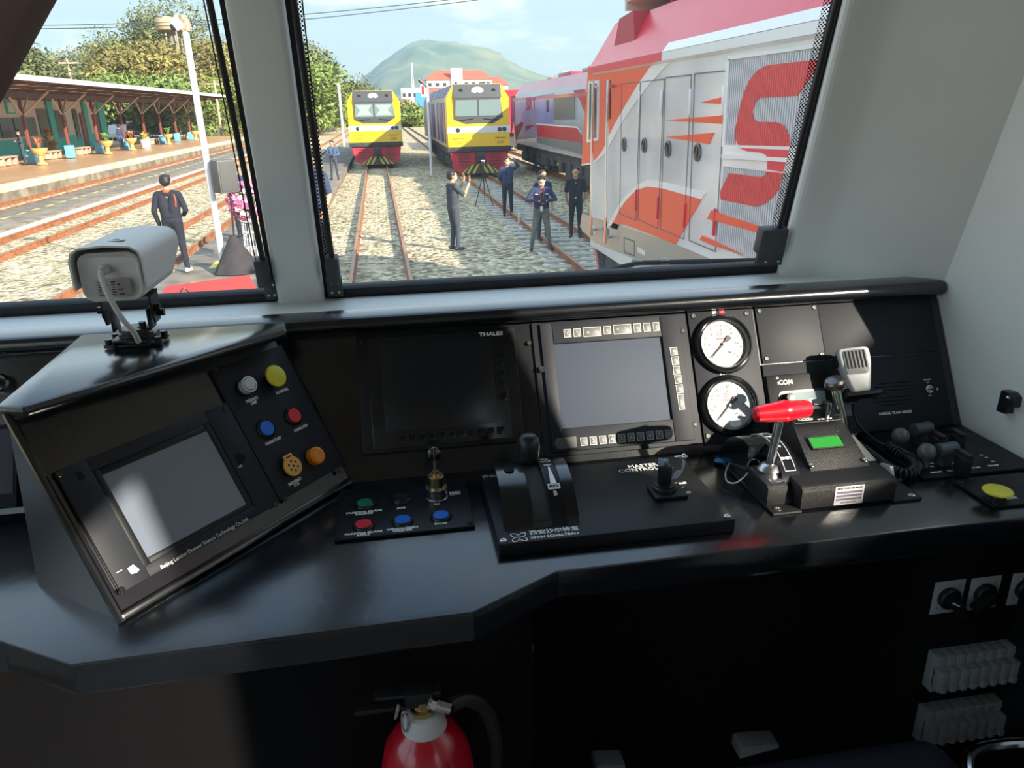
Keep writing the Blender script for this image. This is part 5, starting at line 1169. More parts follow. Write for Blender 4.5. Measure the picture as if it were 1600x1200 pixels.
# blue and red train on the next track
bt = thing('blue_red_train', 'dull blue, grey and red train standing beyond the near locomotive', 'train', (8.2, 0, 0))
BLU = mat('train_blue', (.20, .25, .50), .25, var=.2, scale=.6, coat=.3); BGRY = mat('train_blue_grey', (.26, .30, .36), .25, var=.1, scale=.7, coat=.3); DKG = mat('train_dark_grey', (.10, .11, .115), .4)
ya, yb = -4., 42.2  # row of locomotives in one body; hidden near length inferred from its shadow
def bs(y, k=0): return [(-1.4+k, y, 1.25), (-1.4+k, y, 3.42), (-.85+k*.5, y, 4.12), (.85, y, 4.12), (1.4-k, y, 3.42), (1.4-k, y, 1.25)]
bm = B(); loft_x(bm, [bs(ya), bs(yb-.8), bs(yb, .35)]); obj('body', bm, BGRY, bt)
bm = B()
strip(ya, yb-.75, [(-1.4, 3.40), (-.85, 4.12)], 0, .008); strip(ya, yb-.7, [(-.85, 4.12), (.85, 4.12)], 0, .008); strip(ya, yb-.7, [(-1.4, 3.30), (-1.4, 3.42)], 0, .01); obj('red_roof', bm, mat('train_roof_red', (.42, .05, .10), .35, coat=.4), bt)
TS = frame((-1.4, 0, 0), (0, -1, 0), (0, 0, 1))
TW = frame((6.8, 0, 0), (0, -1, 0), (0, 0, 1))
def tpoly(px, m, name, z1=.008):
    pts = [on(TW, 600+x/4.706, 50+y/4.706) for x, y in px]; bm = B(); prism(bm, [(p.x, p.y) for p in pts], 0, z1, TS); return obj(name, bm, m, bt)
tpoly([(960, 500), (1250, 450), (1240, 670), (1120, 670), (1110, 780), (975, 790)], BLU, 'blue_panel', .006)
tpoly([(930, 470), (965, 465), (960, 620), (935, 780)], LRED, 'red_end', .007)
tpoly([(960, 700), (1010, 660), (1030, 672), (970, 800)], LRED, 'red_flash', .008); tpoly([(1040, 690), (1110, 684), (1040, 730)], LRED, 'red_flash', .008)
tpoly([(1125, 680), (1420, 706), (1450, 760), (1455, 815), (1125, 768)], LRED, 'red_lower_panel', .010); tpoly([(1120, 672), (1420, 695), (1455, 750), (1420, 706), (1125, 682)], LWHT, 'white_line', .011)
tpoly([(1390, 430), (1480, 420), (1480, 600), (1440, 500)], LRED, 'red_end', .008); tpoly([(1255, 480), (1400, 470), (1405, 640), (1250, 645)], DKG, 'louvre_panel', .008); tpoly([(1195, 500), (1215, 497), (1215, 585), (1195, 590)], LCDK, 'side_window', .010)
c = on(TW, 600+1080/4.706, 50+535/4.706); o = txt(bt, 'SRT', c.x, c.y, .75, m=mat('train_letter_red', (.55, .03, .08), .5), z=.016, bold=.02); o.matrix_basis = TS @ o.matrix_basis; o.scale.x = 2.0
tpoly([(1125, 772), (1455, 818), (1455, 905), (1380, 880), (1125, 812)], mat('train_skirt_grey', (.17, .18, .175), .5), 'skirt', .012)
bm = B(); box(bm, (0, 19, 1.1), (2.5, 45, .4)); box(bm, (0, 12, .7), (2.3, 6, .8)); box(bm, (0, 28, .7), (2.4, 4.6, .8), bev=.08)
for k in range(14): box(bm, (-1.2, 18+k*1.6, .8), (.2, random.uniform(.4, 1.1), random.uniform(.3, .7)), bev=.03)
obj('underframe', bm, UNDER, bt)
for yy in (38.2, 22.8, 15.5, 0): bogie(bt, yy, 3)
bm = B()
for k in range(3): box(bm, (-.4, 24+4*k, 4.2), (.9, 2.2, .16), bev=.04)
obj('roof_pod', bm, bpy.data.materials['train_roof_red'], bt)
rt = thing('red_locomotive', 'bright red rounded loco end showing past the blue and red train', 'locomotive', (9.0, 56, 0))
bm = B(); loft_x(bm, [[(a*.8, -.2 if b > 3 else 0, b) for a, b in [(-1.4, 1.3), (-1.4, 3.4), (-.8, 4.15), (.8, 4.15), (1.4, 3.4), (1.4, 1.3)]], [(a, 1, b) for a, b in [(-1.4, 1.3), (-1.4, 3.4), (-.8, 4.15), (.8, 4.15), (1.4, 3.4), (1.4, 1.3)]], [(a, 14, b) for a, b in [(-1.4, 1.3), (-1.4, 3.4), (-.8, 4.15), (.8, 4.15), (1.4, 3.4), (1.4, 1.3)]]]); obj('body', bm, SRED, rt)
bm = B(); box(bm, (0, 7, .8), (2.3, 13, .9)); obj('underframe', bm, UNDER, rt); bogie(rt, 3); bogie(rt, 11)
# ------------------------------------------------------------------ people
SKIN = mat('skin', (.52, .30, .19), .55, var=.06, scale=20); HAIR = mat('black_hair', (.012, .010, .010), .5, bump=.3, bscale=150)
NAVY = mat('navy_cloth', (.03, .045, .105), .85, var=.15, scale=10); DNAVY = mat('dark_navy_cloth', (.013, .016, .029), .85, var=.15, scale=10); JEANS = mat('faded_olive_denim', (.15, .16, .13), .9, var=.25, scale=5)
CHAR = mat('charcoal_cloth', (.045, .056, .07), .85, var=.15, scale=8); BLUEC = mat('blue_shirt', (.06, .10, .19), .85, var=.15, scale=8); GTRO = mat('grey_blue_trousers', (.045, .055, .075), .85, var=.15, scale=8)
SHOEB = mat('black_shoe', (.015, .015, .016), .5); SHOEW = mat('white_shoe', (.62, .60, .56), .6); MASKM = mat('face_mask', (.62, .68, .72), .8); MASKW = mat('white_face_mask', (.75, .76, .77), .8); EYE_ = mat('eye_dark', (.01, .008, .008), .3)
def capsule(bm, p0, p1, r0, r1, n=14):
    p0, p1 = V(p0), V(p1); d = p1-p0; L0 = max(d.length, 1e-5)
    prof = [(r0*math.sin(a), -r0*math.cos(a)) for a in [k*math.pi/8 for k in range(5)]]+[(r1*math.cos(a), L0+r1*math.sin(a)) for a in [k*math.pi/8 for k in range(5)]]
    prof[0] = (0, -r0); prof[-1] = (0, L0+r1)
    lathe(bm, prof, axm(p0, d if d.length > 1e-5 else V((0, 0, 1))), n, cap=False)
def remesh(bm, vox, name):
    me = bpy.data.meshes.new(name); bm.to_mesh(me); bm.free()
    o = bpy.data.objects.new(name, me); COL.objects.link(o)
    md = o.modifiers.new('r', 'REMESH'); md.mode = 'VOXEL'; md.voxel_size = vox; md.use_smooth_shade = True
    sm = o.modifiers.new('s', 'SMOOTH'); sm.iterations = 3; sm.factor = .5
    dg = bpy.context.evaluated_depsgraph_get(); dg.update()
    m2 = bpy.data.meshes.new_from_object(o.evaluated_get(dg)); m2.name = name
    bpy.data.objects.remove(o); bpy.data.meshes.remove(me)
    return m2
def hand(caps, wr, d, palm_n, curl, side):
    """palm, four fingers of unequal length and a thumb; d: finger direction, palm_n: direction the palm faces"""
    d = V(d).normalized(); n = V(palm_n); n = (n-d*n.dot(d)).normalized(); s = d.cross(n)*side
    wr = V(wr); pc = wr+d*.085
    for k in (-1, 0, 1): caps.append((wr+d*.015+s*.012*k, pc+s*.023*k, .019, .017, 0))
    for k, ln in ((-1.5, .060), (-.5, .075), (.5, .080), (1.5, .070)):
        b = pc+s*(.019*k); m1 = b+(d*math.cos(curl)+n*math.sin(curl))*ln*.55; e_ = m1+(d*math.cos(curl*2.1)+n*math.sin(curl*2.1))*ln*.45
        caps.append((b, m1, .0105, .0100, 0)); caps.append((m1, e_, .0100, .0085, 0))
    tb = wr+d*.03+s*.026; tm = tb+(d*.6+s*.7+n*.3).normalized()*.045; te = tm+(d*.85+s*.1+n*.45).normalized()*.035
    caps.append((tb, tm, .0125, .0115, 0)); caps.append((tm, te, .0115, .009, 0))
def person(label, loc, yaw, H, shirt, trous, shoe, arms, legs=None, head=(0, 0), lean=0., sleeve=1., mask=None, vox=.0105, group=None, hair_long=0., build=1.):
    t = thing('person', label, 'person', M4.Translation(V(loc)) @ M4.Rotation(R_(yaw), 4, 'Z') @ M4.Scale(H/1.70, 4), group)
    caps = []
    legs = legs or [((-.10, .01, .48), (-.11, -.02, .085), 5), ((.10, .01, .48), (.11, -.02, .085), -5)]
    b = build
    def c(p0, p1, r0, r1, mi): caps.append((V(p0), V(p1), r0, r1, mi))
    lx = lean
    for (kn, an, ta), s in zip(legs, (-1, 1)):
        c((.085*s, 0, .90), kn, .092*b, .062, 2); c(kn, an, .062, .046, 2)
        td = V((math.sin(R_(-ta)), math.cos(R_(-ta)), 0)); a = V(an)
        c(a+V((0, 0, -.03))-td*.05, a+V((0, 0, -.045))+td*.13, .040, .036, 3); c(a, a+V((0, 0, -.03)), .045, .045, 3)
    c((-.07, 0, .93), (.07, 0, .93), .105*b, .105*b, 2); c((-.06, lx*.2, 1.02), (.06, lx*.2, 1.02), .105*b, .105*b, 1)
    for s in (-1, 1):
        c((.062*s, 0, .98), (.075*s, lx*.5, 1.18), .098*b, .104*b, 1); c((.075*s, lx*.5, 1.18), (.095*s, lx*.9, 1.33), .106*b, .088, 1); c((.05*s, lx, 1.41), (.165*s, lx, 1.385), .058, .062, 1)
    c((0, lx, 1.38), (0, lx+.01, 1.50), .062, .055, 0); c((-.03, lx, 1.40), (.03, lx, 1.40), .07, .07, 1)
    hx = M4.Translation((0, lx+.012, 1.50)) @ M4.Rotation(R_(head[0]), 4, 'Z') @ M4.Rotation(R_(head[1]), 4, 'X')
    def hp_(x, y, z): return hx @ V((x, y, z))
    c(hp_(0, -.012, .115), hp_(0, -.008, .125), .092, .088, 0); c(hp_(0, .03, .055), hp_(0, .045, .115), .062, .068, 0); c(hp_(-.018, .062, .022), hp_(.018, .062, .022), .036, .036, 0)
    c(hp_(0, .108, .078), hp_(0, .104, .105), .014, .009, 0)
    for s in (-1, 1): c(hp_(.086*s, -.012, .075), hp_(.090*s, -.018, .105), .013, .016, 0); c(hp_(.02*s, .098, .128), hp_(.045*s, .088, .126), .012, .011, 0)
    for (el, wr, hd, pn, cu), s in zip(arms, (-1, 1)):
        sh = V((.185*s, lx, 1.375)); el, wr = V(el), V(wr)
        if sleeve >= 1: c(sh, el, .060, .048, 1); c(el, wr, .047, .036, 1); c(wr, wr+V(hd).normalized()*.01, .028, .026, 0)
        else:
            m_ = sh.lerp(el, .8); c(sh, m_, .060, .056, 1); c(m_, el, .043, .040, 0); c(el, wr, .041, .027, 0)
        hand(caps, wr, hd, pn, cu, s)
    bm = B()
    for p0, p1, r0, r1, mi in caps: capsule(bm, p0, p1, r0, r1, 12)
    me = remesh(bm, vox, 'body')
    for m in (SKIN, shirt, trous, shoe): me.materials.append(m)
    segs = [(p0, p1-p0, max((p1-p0).length_squared, 1e-9), r0, r1, mi) for p0, p1, r0, r1, mi in caps]
    for p in me.polygons:
        q = p.center; best, bi = 1e9, 0
        for p0, d, l2, r0, r1, mi in segs:
            w_ = q-p0; tt = min(1, max(0, w_.dot(d)/l2)); dist = (w_-d*tt).length-(r0+(r1-r0)*tt)
            if dist < best: best, bi = dist, mi
        p.material_index = bi
    o = bpy.data.objects.new('body', me); COL.objects.link(o); o.parent = t
    bm = B(); ball(bm, (0, -.022, .140), .098, 18, s=(.98, .98, .88), m=hx); ball(bm, (0, -.045, .105), .084, 16, s=(1.05, .9, 1.0), m=hx)
    for k in range(9):
        a = R_(-80+20*k); ball(bm, (.072*math.sin(a), .030+.022*math.cos(a), .203-.016*abs(math.sin(a))), .021, 8, m=hx)
    for s in (-1, 1): ball(bm, (.083*s, -.005, .125), .022, 8, s=(.6, 1, 1.6), m=hx)
    if hair_long: ball(bm, (0, -.05, .06), .085, 12, s=(1, .7, 1.2), m=hx)
    hm = remesh(bm, .011, 'hair'); hm.materials.append(HAIR); o = bpy.data.objects.new('hair', hm); COL.objects.link(o); o.parent = t
    bm = B()
    for s in (-1, 1): ball(bm, (.033*s, .092, .113), .010, 8, s=(1.4, .8, .7), m=hx)
    obj('eyes', bm, EYE_, t)
    if mask:
        bm = B(); ball(bm, (0, .052, .062), .066, 18, s=(1.04, .98, .78), m=hx)
        for v in bm.verts:
            pass
        geom = [f for f in bm.faces if (hx.inverted() @ f.calc_center_median()).y < .045]; bmesh.ops.delete(bm, geom=geom, context='FACES')
        for s in (-1, 1): tube(bm, [hx @ V(p) for p in ((.060*s, .06, .085), (.085*s, .02, .105), (.094*s, -.012, .10))], .003, 5)
        obj('face_mask', bm, mask, t)
    else:
        bm = B(); ball(bm, (0, .094, .045), .012, 8, s=(1.7, .5, .45), m=hx); obj('mouth', bm, mat('lips', (.35, .14, .11), .5) if 'lips' not in bpy.data.materials else bpy.data.materials['lips'], t)
    t['_hx'] = 0
    del t['_hx']
    return t
DOWN = (0, .1, -1)
def hang(s, out_=.24, fy_=.02, b_=.05): return ((out_*s, -b_*.3, 1.10), ((out_+.01)*s, fy_, .85), DOWN, (-s, 0, 0), .35)
def hgt(px, py, y, z0): return at(px, py, 'y', y).z-z0
# man in the dark suit walking away on the low walkway
p = at(283, 428, 'z', .30)
suit = person('person in a dark suit seen from behind, walking along the low walkway', (p.x, p.y, .30), -4, hgt(268, 274, p.y, .3), DNAVY, DNAVY, SHOEW,
    [((-.255, -.05, 1.11), (-.235, .04, .87), DOWN, (1, 0, 0), .5), ((.27, -.02, 1.12), (.17, .17, 1.02), (-.7, .6, -.1), (0, -.2, -1), .7)], [((-.10, -.03, .48), (-.10, -.20, .13), 4), ((.09, .06, .49), (.10, .10, .085), -6)], head=(8, 0), build=1.03)
bm = B()
for k in range(24):
    a = 2*math.pi*k/24
lathe(bm, [(.072, 1.425), (.076, 1.45), (.070, 1.47), (.066, 1.45)], M4.Translation((0, 0, 0)), 24, cap=False); obj('collar', bm, mat('orange_red_cloth', (.60, .10, .04), .8), suit)
bm = B(); tube(bm, smooth_path([(.13, -.075, 1.39), (.15, -.095, 1.30), (.14, -.10, 1.18), (.135, .0, 1.44)][:3], 5), .012, 8); obj('shoulder_strap', bm, bpy.data.materials['orange_red_cloth'], suit)
bm = B(); ball(bm, (0, 0, .96), .15, 20, s=(1.12, .86, .75)); bmesh.ops.delete(bm, geom=[f for f in bm.faces if f.calc_center_median().z > 1.0], context='FACES'); obj('jacket_hem', bm, DNAVY, suit)
# person half hidden by flowers
p = at(381, 372, 'z', .30)
person('person in dark clothes standing behind the pink flower stand', (p.x, p.y, .30), 150, hgt(376, 256, p.y, .3), NAVY, DNAVY, SHOEB, [hang(-1), hang(1)], head=(10, 8))
# person behind the centre pillar
person('person in a dark short-sleeved shirt seen through the dotted border by the centre pillar', (at(489, 300, 'y', 15.5).x, 15.5, 0), 160, hgt(486, 238, 15.5, 0), NAVY, DNAVY, SHOEB, [((-.25, .0, 1.10), (-.22, .14, .90), (.1, .5, -.8), (1, 0, 0), .5), ((.25, .0, 1.10), (.22, .14, .92), (-.1, .5, -.8), (-1, 0, 0), .5)], sleeve=.5)
# photographer on the walkway
p = at(524, 281, 'z', .30)
pho = person('person in a blue shirt with a camera at the waist, standing on the far walkway', (p.x, p.y, .30), 170, hgt(520, 220, p.y, .3), BLUEC, GTRO, SHOEB, [((-.27, .02, 1.12), (-.07, .20, 1.06), (.8, .4, 0), (0, -.3, -1), .9), ((.27, .02, 1.12), (.07, .20, 1.06), (-.8, .4, 0), (0, -.3, -1), .9)], [((-.12, .03, .48), (-.15, .0, .085), 10), ((.12, .0, .48), (.17, -.05, .085), -10)], head=(0, -8), vox=.012)
def handcam(m, label, s=1.):
    c_ = thing('camera', label, 'camera', m)
    bm = B(); box(bm, (0, 0, 0), (.135*s, .06*s, .085*s), bev=.012); box(bm, (0, 0, .05*s), (.05*s, .05*s, .03*s), bev=.008); box(bm, (-.05*s, .02, 0), (.03, .05*s, .08*s), bev=.008); b_ = obj('camera_body', bm, PLAS, c_)
    bm = B(); cyl(bm, (0, .02, 0), (0, .13*s, -.0), .036*s, .038*s, 20); obj('lens', bm, RUB, c_); return c_
handcam(pho.matrix_basis @ M4.Translation((0, .27, 1.06)), 'black camera held by the person in blue on the far walkway')
# person photographing with a phone, side view
p = at(711, 391, 'z', .02)
ph = person('person in a grey short-sleeved shirt raising a phone, in side view on the ballast', (p.x, p.y, .02), -68, hgt(700, 268, p.y, .02), CHAR, GTRO, SHOEB, [((-.20, .22, 1.24), (-.10, .34, 1.47), (-.1, .15, 1), (.3, -1, 0), .25), ((.23, .17, 1.20), (.12, .36, 1.44), (.1, .15, 1), (-.3, -1, 0), .25)], [((-.09, .04, .48), (-.09, -.02, .085), 3), ((.09, .05, .48), (.10, .03, .085), -3)], sleeve=.4, mask=MASKW, head=(-6, 2))
fn = thing('mobile_phone', 'thin dark phone held up by the person in the grey shirt', 'phone', ph.matrix_basis @ M4.Translation((.0, .425, 1.57))); bm = B(); box(bm, (0, 0, 0), (.15, .009, .075), bev=.004); obj('phone_body', bm, PLAS, fn); bm = B(); box(bm, (0, -.005, 0), (.14, .001, .068)); obj('screen', bm, LCDK, fn)
# guard with an arm raised to his head
p = at(794, 338, 'z', .02)
person('person in a navy uniform and mask with one hand raised to the head', (p.x, p.y, .02), 178, hgt(795, 246, p.y, .02), NAVY, DNAVY, SHOEB, [((-.34, -.02, 1.46), (-.17, .06, 1.66), (.9, 0, .5), (.4, 0, -1), .5), ((.24, -.03, 1.11), (.12, -.12, .95), (-.8, -.3, -.3), (0, 1, 0), .4)], mask=MASKM, head=(10, -4))
# pair in front: one behind, one looking down at a camera
p = at(858, 375, 'z', .02)
person('person in a navy jacket standing just behind the one checking a camera', (p.x-.15, p.y, .02), 195, hgt(836, 267, p.y, .02), NAVY, GTRO, SHOEB, [hang(-1, .25), hang(1, .25)], head=(20, 5), sleeve=.5)
p = at(846, 391, 'z', .02)
fr = person('person in a navy jacket and olive jeans looking down at a camera in both hands', (p.x, p.y, .02), 176, hgt(850, 274, p.y, .02), NAVY, JEANS, SHOEB, [((-.33, .05, 1.17), (-.10, .27, 1.16), (.75, .55, .0), (0, -.3, -1), .8), ((.33, .05, 1.17), (.10, .27, 1.16), (-.75, .55, .0), (0, -.3, -1), .8)], [((-.15, .05, .48), (-.20, -.02, .085), 14), ((.17, .06, .49), (.24, .05, .085), -14)], head=(0, -26), lean=.04, mask=MASKM, build=1.06)
handcam(fr.matrix_basis @ M4.Translation((0, .345, 1.17)), 'black camera held by the person in the navy jacket and olive jeans', .9)
bm = B(); tube(bm, [(-.06, .10, 1.42), (-.03, .165, 1.2), (0.0, .17, 1.02), (.03, .165, 1.2), (.06, .10, 1.42)], .005, 6); ld_ = obj('lanyard', bm, bpy.data.materials['orange_red_cloth'], fr)
bm = B(); box(bm, (.01, .175, .98), (.07, .006, .11), bev=.002); obj('name_badge', bm, MASKW, ld_)
bm = B()
for s in (-1, 1): box(bm, (.12*s, .135, 1.30), (.07, .01, .02), bev=.002); 
ball(bm, (-.215, .03, 1.30), .03, 12, s=(.5, 1, 1)); obj('patches', bm, MASKM, fr)
# officer partly behind the near locomotive
p = at(899, 371, 'z', .02)
of = person('person in a dark navy short-sleeved uniform half hidden behind the near locomotive', (p.x, p.y, .02), 165, hgt(899, 262, p.y, .02), DNAVY, DNAVY, SHOEB, [hang(1, .25, -.06)[:0] or ((-.25, -.02, 1.10), (-.20, -.12, .90), (.4, -.4, -.8), (1, 0, 0), .4), ((.25, -.03, 1.10), (.22, -.10, .88), (-.3, -.4, -.8), (-1, 0, 0), .4)], sleeve=.45, head=(-10, 0))
bm = B(); box(bm, (0, .108, .985), (.05, .012, .035), bev=.003); obj('belt_buckle', bm, STEEL, of)
# two on the platform
p = at(40, 256, 'x', -18.9)
person('person in dark camouflage standing by the first red post on the platform', (p.x, p.y, PZ), 120, 1.74, CHAR, CHAR, SHOEB, [((-.25, .02, 1.12), (-.12, .2, 1.12), (.6, .4, .2), (0, -.3, -1), .5), ((.25, .02, 1.12), (.1, .2, 1.15), (-.6, .4, .2), (0, -.3, -1), .5)], vox=.014)
p = at(192, 236, 'x', -18.9)
person('person in a dark top and blue jeans standing among the platform planters', (p.x, p.y, PZ), 60, 1.70, NAVY, mat('blue_jeans', (.06, .12, .26), .85), SHOEW, [((-.25, .02, 1.12), (-.12, .2, 1.10), (.6, .4, .2), (0, -.3, -1), .5), hang(1)], vox=.014)

# ------------------------------------------------------------------ things near the walkway and on the ballast
p = at(757, 322, 'z', .0)
tr = thing('tripod', 'tall thin black camera tripod standing on the ballast before the second yellow locomotive', 'tripod', (p.x, p.y, 0)); th = hgt(757, 257, p.y, 0)
bm = B(); cyl(bm, (0, 0, th*.55), (0, 0, th), .014, n=8); obj('centre_column', bm, PLAS, tr)
for k in range(3):
    a = R_(200+120*k); bm = B(); cyl(bm, (0, 0, th*.82), (.34*math.cos(a), .34*math.sin(a), .0), .016, .011, 8); obj('leg', bm, PLAS, tr)
vc = thing('camcorder', 'small camcorder with a bright top on the tripod on the ballast', 'camera', (p.x, p.y, th+.05)); bm = B(); box(bm, (0, 0, 0), (.10, .2, .10), bev=.02); cyl(bm, (0, .1, 0), (0, .16, 0), .035, n=14); obj('camcorder_body', bm, PLAS, vc); bm = B(); box(bm, (0, 0, .07), (.12, .05, .03), bev=.005); obj('top_light', bm, LAMP, vc)
p = at(813, 350, 'z', .0)
bo = thing('marker_post', 'short stubby concrete marker post beside the right track', 'post', (p.x, p.y, 0)); bm = B(); cyl(bm, (0, 0, 0), (0, 0, .30), .075, .06, 12); ball(bm, (0, 0, .3), .06, 12, s=(1, 1, .4)); obj('post_body', bm, mat('marker_concrete', (.55, .50, .42), .8, var=.2, scale=8), bo)
# white pole with surveillance cameras at the top
pb = at(351, 424, 'z', .3); pt = at(288, 38, 'y', pb.y)
po = thing('camera_pole', 'tall leaning white pole with two surveillance cameras on top, on the walkway', 'pole', (pb.x, pb.y, .3)); dv = pt-pb
bm = B(); cyl(bm, (0, 0, 0), dv, .058, .052, 20); obj('pole', bm, mat('white_gloss_paint', (.80, .80, .82), .3, coat=.4), po)
bm = B(); cyl(bm, (0, 0, -.0), dv*.02, .075, .075, 20); obj('base', bm, DSTEEL, po)
bm = B(); box(bm, dv+V((.02, 0, -.03)), (.13, .12, .16), bev=.01); cyl(bm, dv+V((0, 0, .05)), dv+V((0, 0, .13)), .07, n=16); obj('clamp', bm, mat('rusted_clamp', (.40, .30, .22), .6, var=.3, scale=20), po)
for k, (ax, ay) in enumerate(((-.14, -.10), (.0, .14))):
    bm = B(); X = axm(dv+V((ax*.6, ay*.6, .0)), (ax-.02, ay, -.12)); lathe(bm, [(0, -.06), (.06, -.05), (.085, .0), (.085, .07), (.07, .10), (.055, .10)], X, 20); d_ = obj('camera_dome', bm, CAMG if False else LWHT, po)
    bm = B(); lathe(bm, [(.055, .10), (.045, .13), (0, .145)], X, 16); obj('lens_glass', bm, RUB, d_)
# loudspeaker on stand with a black cloth over the tripod foot
sb = at(372, 425, 'z', .3); sb = V((sb.x, sb.y, .3)); zt_ = at(352, 300, 'y', sb.y).z; zT = at(352, 250, 'y', sb.y).z
xs = at(351, 278, 'y', sb.y).x
stn = thing('speaker_stand', 'thin loudspeaker stand rising from a black cloth cone', 'stand', sb)
bm = B(); cyl(bm, (0, 0, .3), (xs-sb.x+.05, 0, zt_-.28), .018, n=10); obj('pole', bm, DSTEEL, stn)
for k in range(3):
    a = R_(90+120*k); bm = B(); cyl(bm, (0, 0, .6), (.4*math.cos(a), .4*math.sin(a), .02), .014, n=8); obj('leg', bm, DSTEEL, stn)
bm = B(); n0 = 16; rg = []
for j in range(6):
    f = j/5; rr = .05+.36*f; rg.append([bm.verts.new((rr*(1+.12*math.sin(k*2.1)*f)*math.cos(2*math.pi*k/n0), rr*(1+.10*math.sin(k*3.3+1)*f)*math.sin(2*math.pi*k/n0), .66-.64*f)) for k in range(n0)])
for a, b_ in zip(rg, rg[1:]):
    for k in range(n0): bm.faces.new((a[k], a[(k+1) % n0], b_[(k+1) % n0], b_[k]))
bm.faces.new(rg[0])
cl = obj('black_cloth', bm, mat('black_cloth', (.035, .03, .032), .9, var=.2, scale=6)); cl.matrix_basis = M4.Translation(sb); tag(cl, 'black cloth draped as a cone over the speaker stand foot', 'cloth')
bx_ = thing('loudspeaker', 'grey box loudspeaker on its stand beside the white pole', 'loudspeaker', M4.Translation((xs, sb.y, (zt_+zT)/2-.0)) @ M4.Rotation(R_(35), 4, 'Z')); hh = (zT-zt_)
bm = B(); box(bm, (0, 0, 0), (.34, .32, hh*1.04), bev=.025); obj('cabinet', bm, mat('speaker_grey', (.11, .11, .10), .6), bx_); bm = B(); box(bm, (0, -.165, 0), (.29, .012, hh*.92), bev=.003); obj('grille', bm, mat('speaker_grille', (.09, .09, .088), .7, bump=.4, bscale=300), bx_)
# pink flowers on a white wire stand
fp = at(398, 412, 'z', .3); fp = V((fp.x, fp.y, .3)); ft = at(390, 285, 'y', fp.y).z-.3; fb = at(395, 345, 'y', fp.y).z-.3
fs = thing('flower_stand', 'big pink and white flower arrangement on a white wire stand by the pillar', 'flowers', fp)
bm = B()
for k in range(8):
    a = 2*math.pi*k/8; tube(bm, [(.15*math.cos(a), .15*math.sin(a), 0), (.12*math.cos(a), .12*math.sin(a), fb)], .007, 6)
for z in (.05, .3, .6, fb): tube(bm, [(.14*math.cos(2*math.pi*k/20), .14*math.sin(2*math.pi*k/20), z) for k in range(20)], .007, 6, closed=True)
obj('wire_stand', bm, LWHT, fs)
for nm, m, seed in (('pink_blossoms', mat('pink_petal', (.75, .16, .38), .6, var=.3, scale=14), 1), ('white_blossoms', mat('white_petal', (.82, .66, .72), .6), 2)):
    rnd = random.Random(seed); bm = B()
    for k in range(260 if seed == 1 else 120):
        v = V((rnd.gauss(0, 1), rnd.gauss(0, 1), rnd.gauss(0, 1))).normalized()*rnd.uniform(.72, 1.0); c_ = V((v.x*.34, v.y*.30, (fb+ft)/2+v.z*(ft-fb)/2)); nrm = v
        X = axm(c_, nrm+V((rnd.gauss(0, .3), rnd.gauss(0, .3), rnd.gauss(0, .3))))
        for q in range(5):
            a = 2*math.pi*q/5; ctr = bm.verts.new(X @ V((0, 0, .0))); w1 = bm.verts.new(X @ V((.045*math.cos(a-.5), .045*math.sin(a-.5), .012))); w2 = bm.verts.new(X @ V((.058*math.cos(a), .058*math.sin(a), .02))); w3 = bm.verts.new(X @ V((.045*math.cos(a+.5), .045*math.sin(a+.5), .012))); bm.faces.new((ctr, w1, w2, w3))
    obj(nm, bm, m, fs)
bm = B(); ball(bm, (0, 0, (fb+ft)/2), .25, 16, s=(1, 1, (ft-fb)/2/.3)); obj('leaves', bm, mat('dark_leaf', (.04, .09, .03), .7), fs)
# red cloth on a low stage rail, with a cable loop
ra_, rb_, rc_, rd_ = at(262, 445, 'z', .95), at(392, 428, 'z', .95), at(405, 468, 'z', .95), at(240, 500, 'z', .95)
rdc = thing('covered_table', 'low table fully covered by a bright red cloth just outside the left windscreen', 'table', (rd_.x, rd_.y, .3)); ib = rdc.matrix_basis.inverted()
zc_ = .80
q4 = [at(258, 447, 'z', zc_), at(390, 429, 'z', zc_), at(411, 466, 'z', zc_), at(215, 520, 'z', zc_)]
x0 = min(q.x for q in q4)
top = [(q.x, q.y) for q in q4]
bm = B(); prism(bm, top, .31, zc_, ib, bev=.02); obj('red_cloth', bm, mat('bright_red_cloth', (.80, .035, .022), .7, var=.08, scale=3), rdc)
bm = B()
for q in q4: box(bm, ib @ V((q.x*.97-.08, q.y, .155+.15)), (.05, .05, .01))
bm.free()
c = at(290, 470, 'z', zc_); cb = thing('cable_loop', 'thin grey cable looping up from the red cloth', 'cable', (c.x, c.y, zc_)); bm = B(); tube(bm, smooth_path([(-.06, 0, 0), (-.05, 0, .10), (0, 0, .16), (.05, .02, .10), (.07, .02, 0)], 6), .010, 8); obj('cable', bm, DSTEEL, cb)
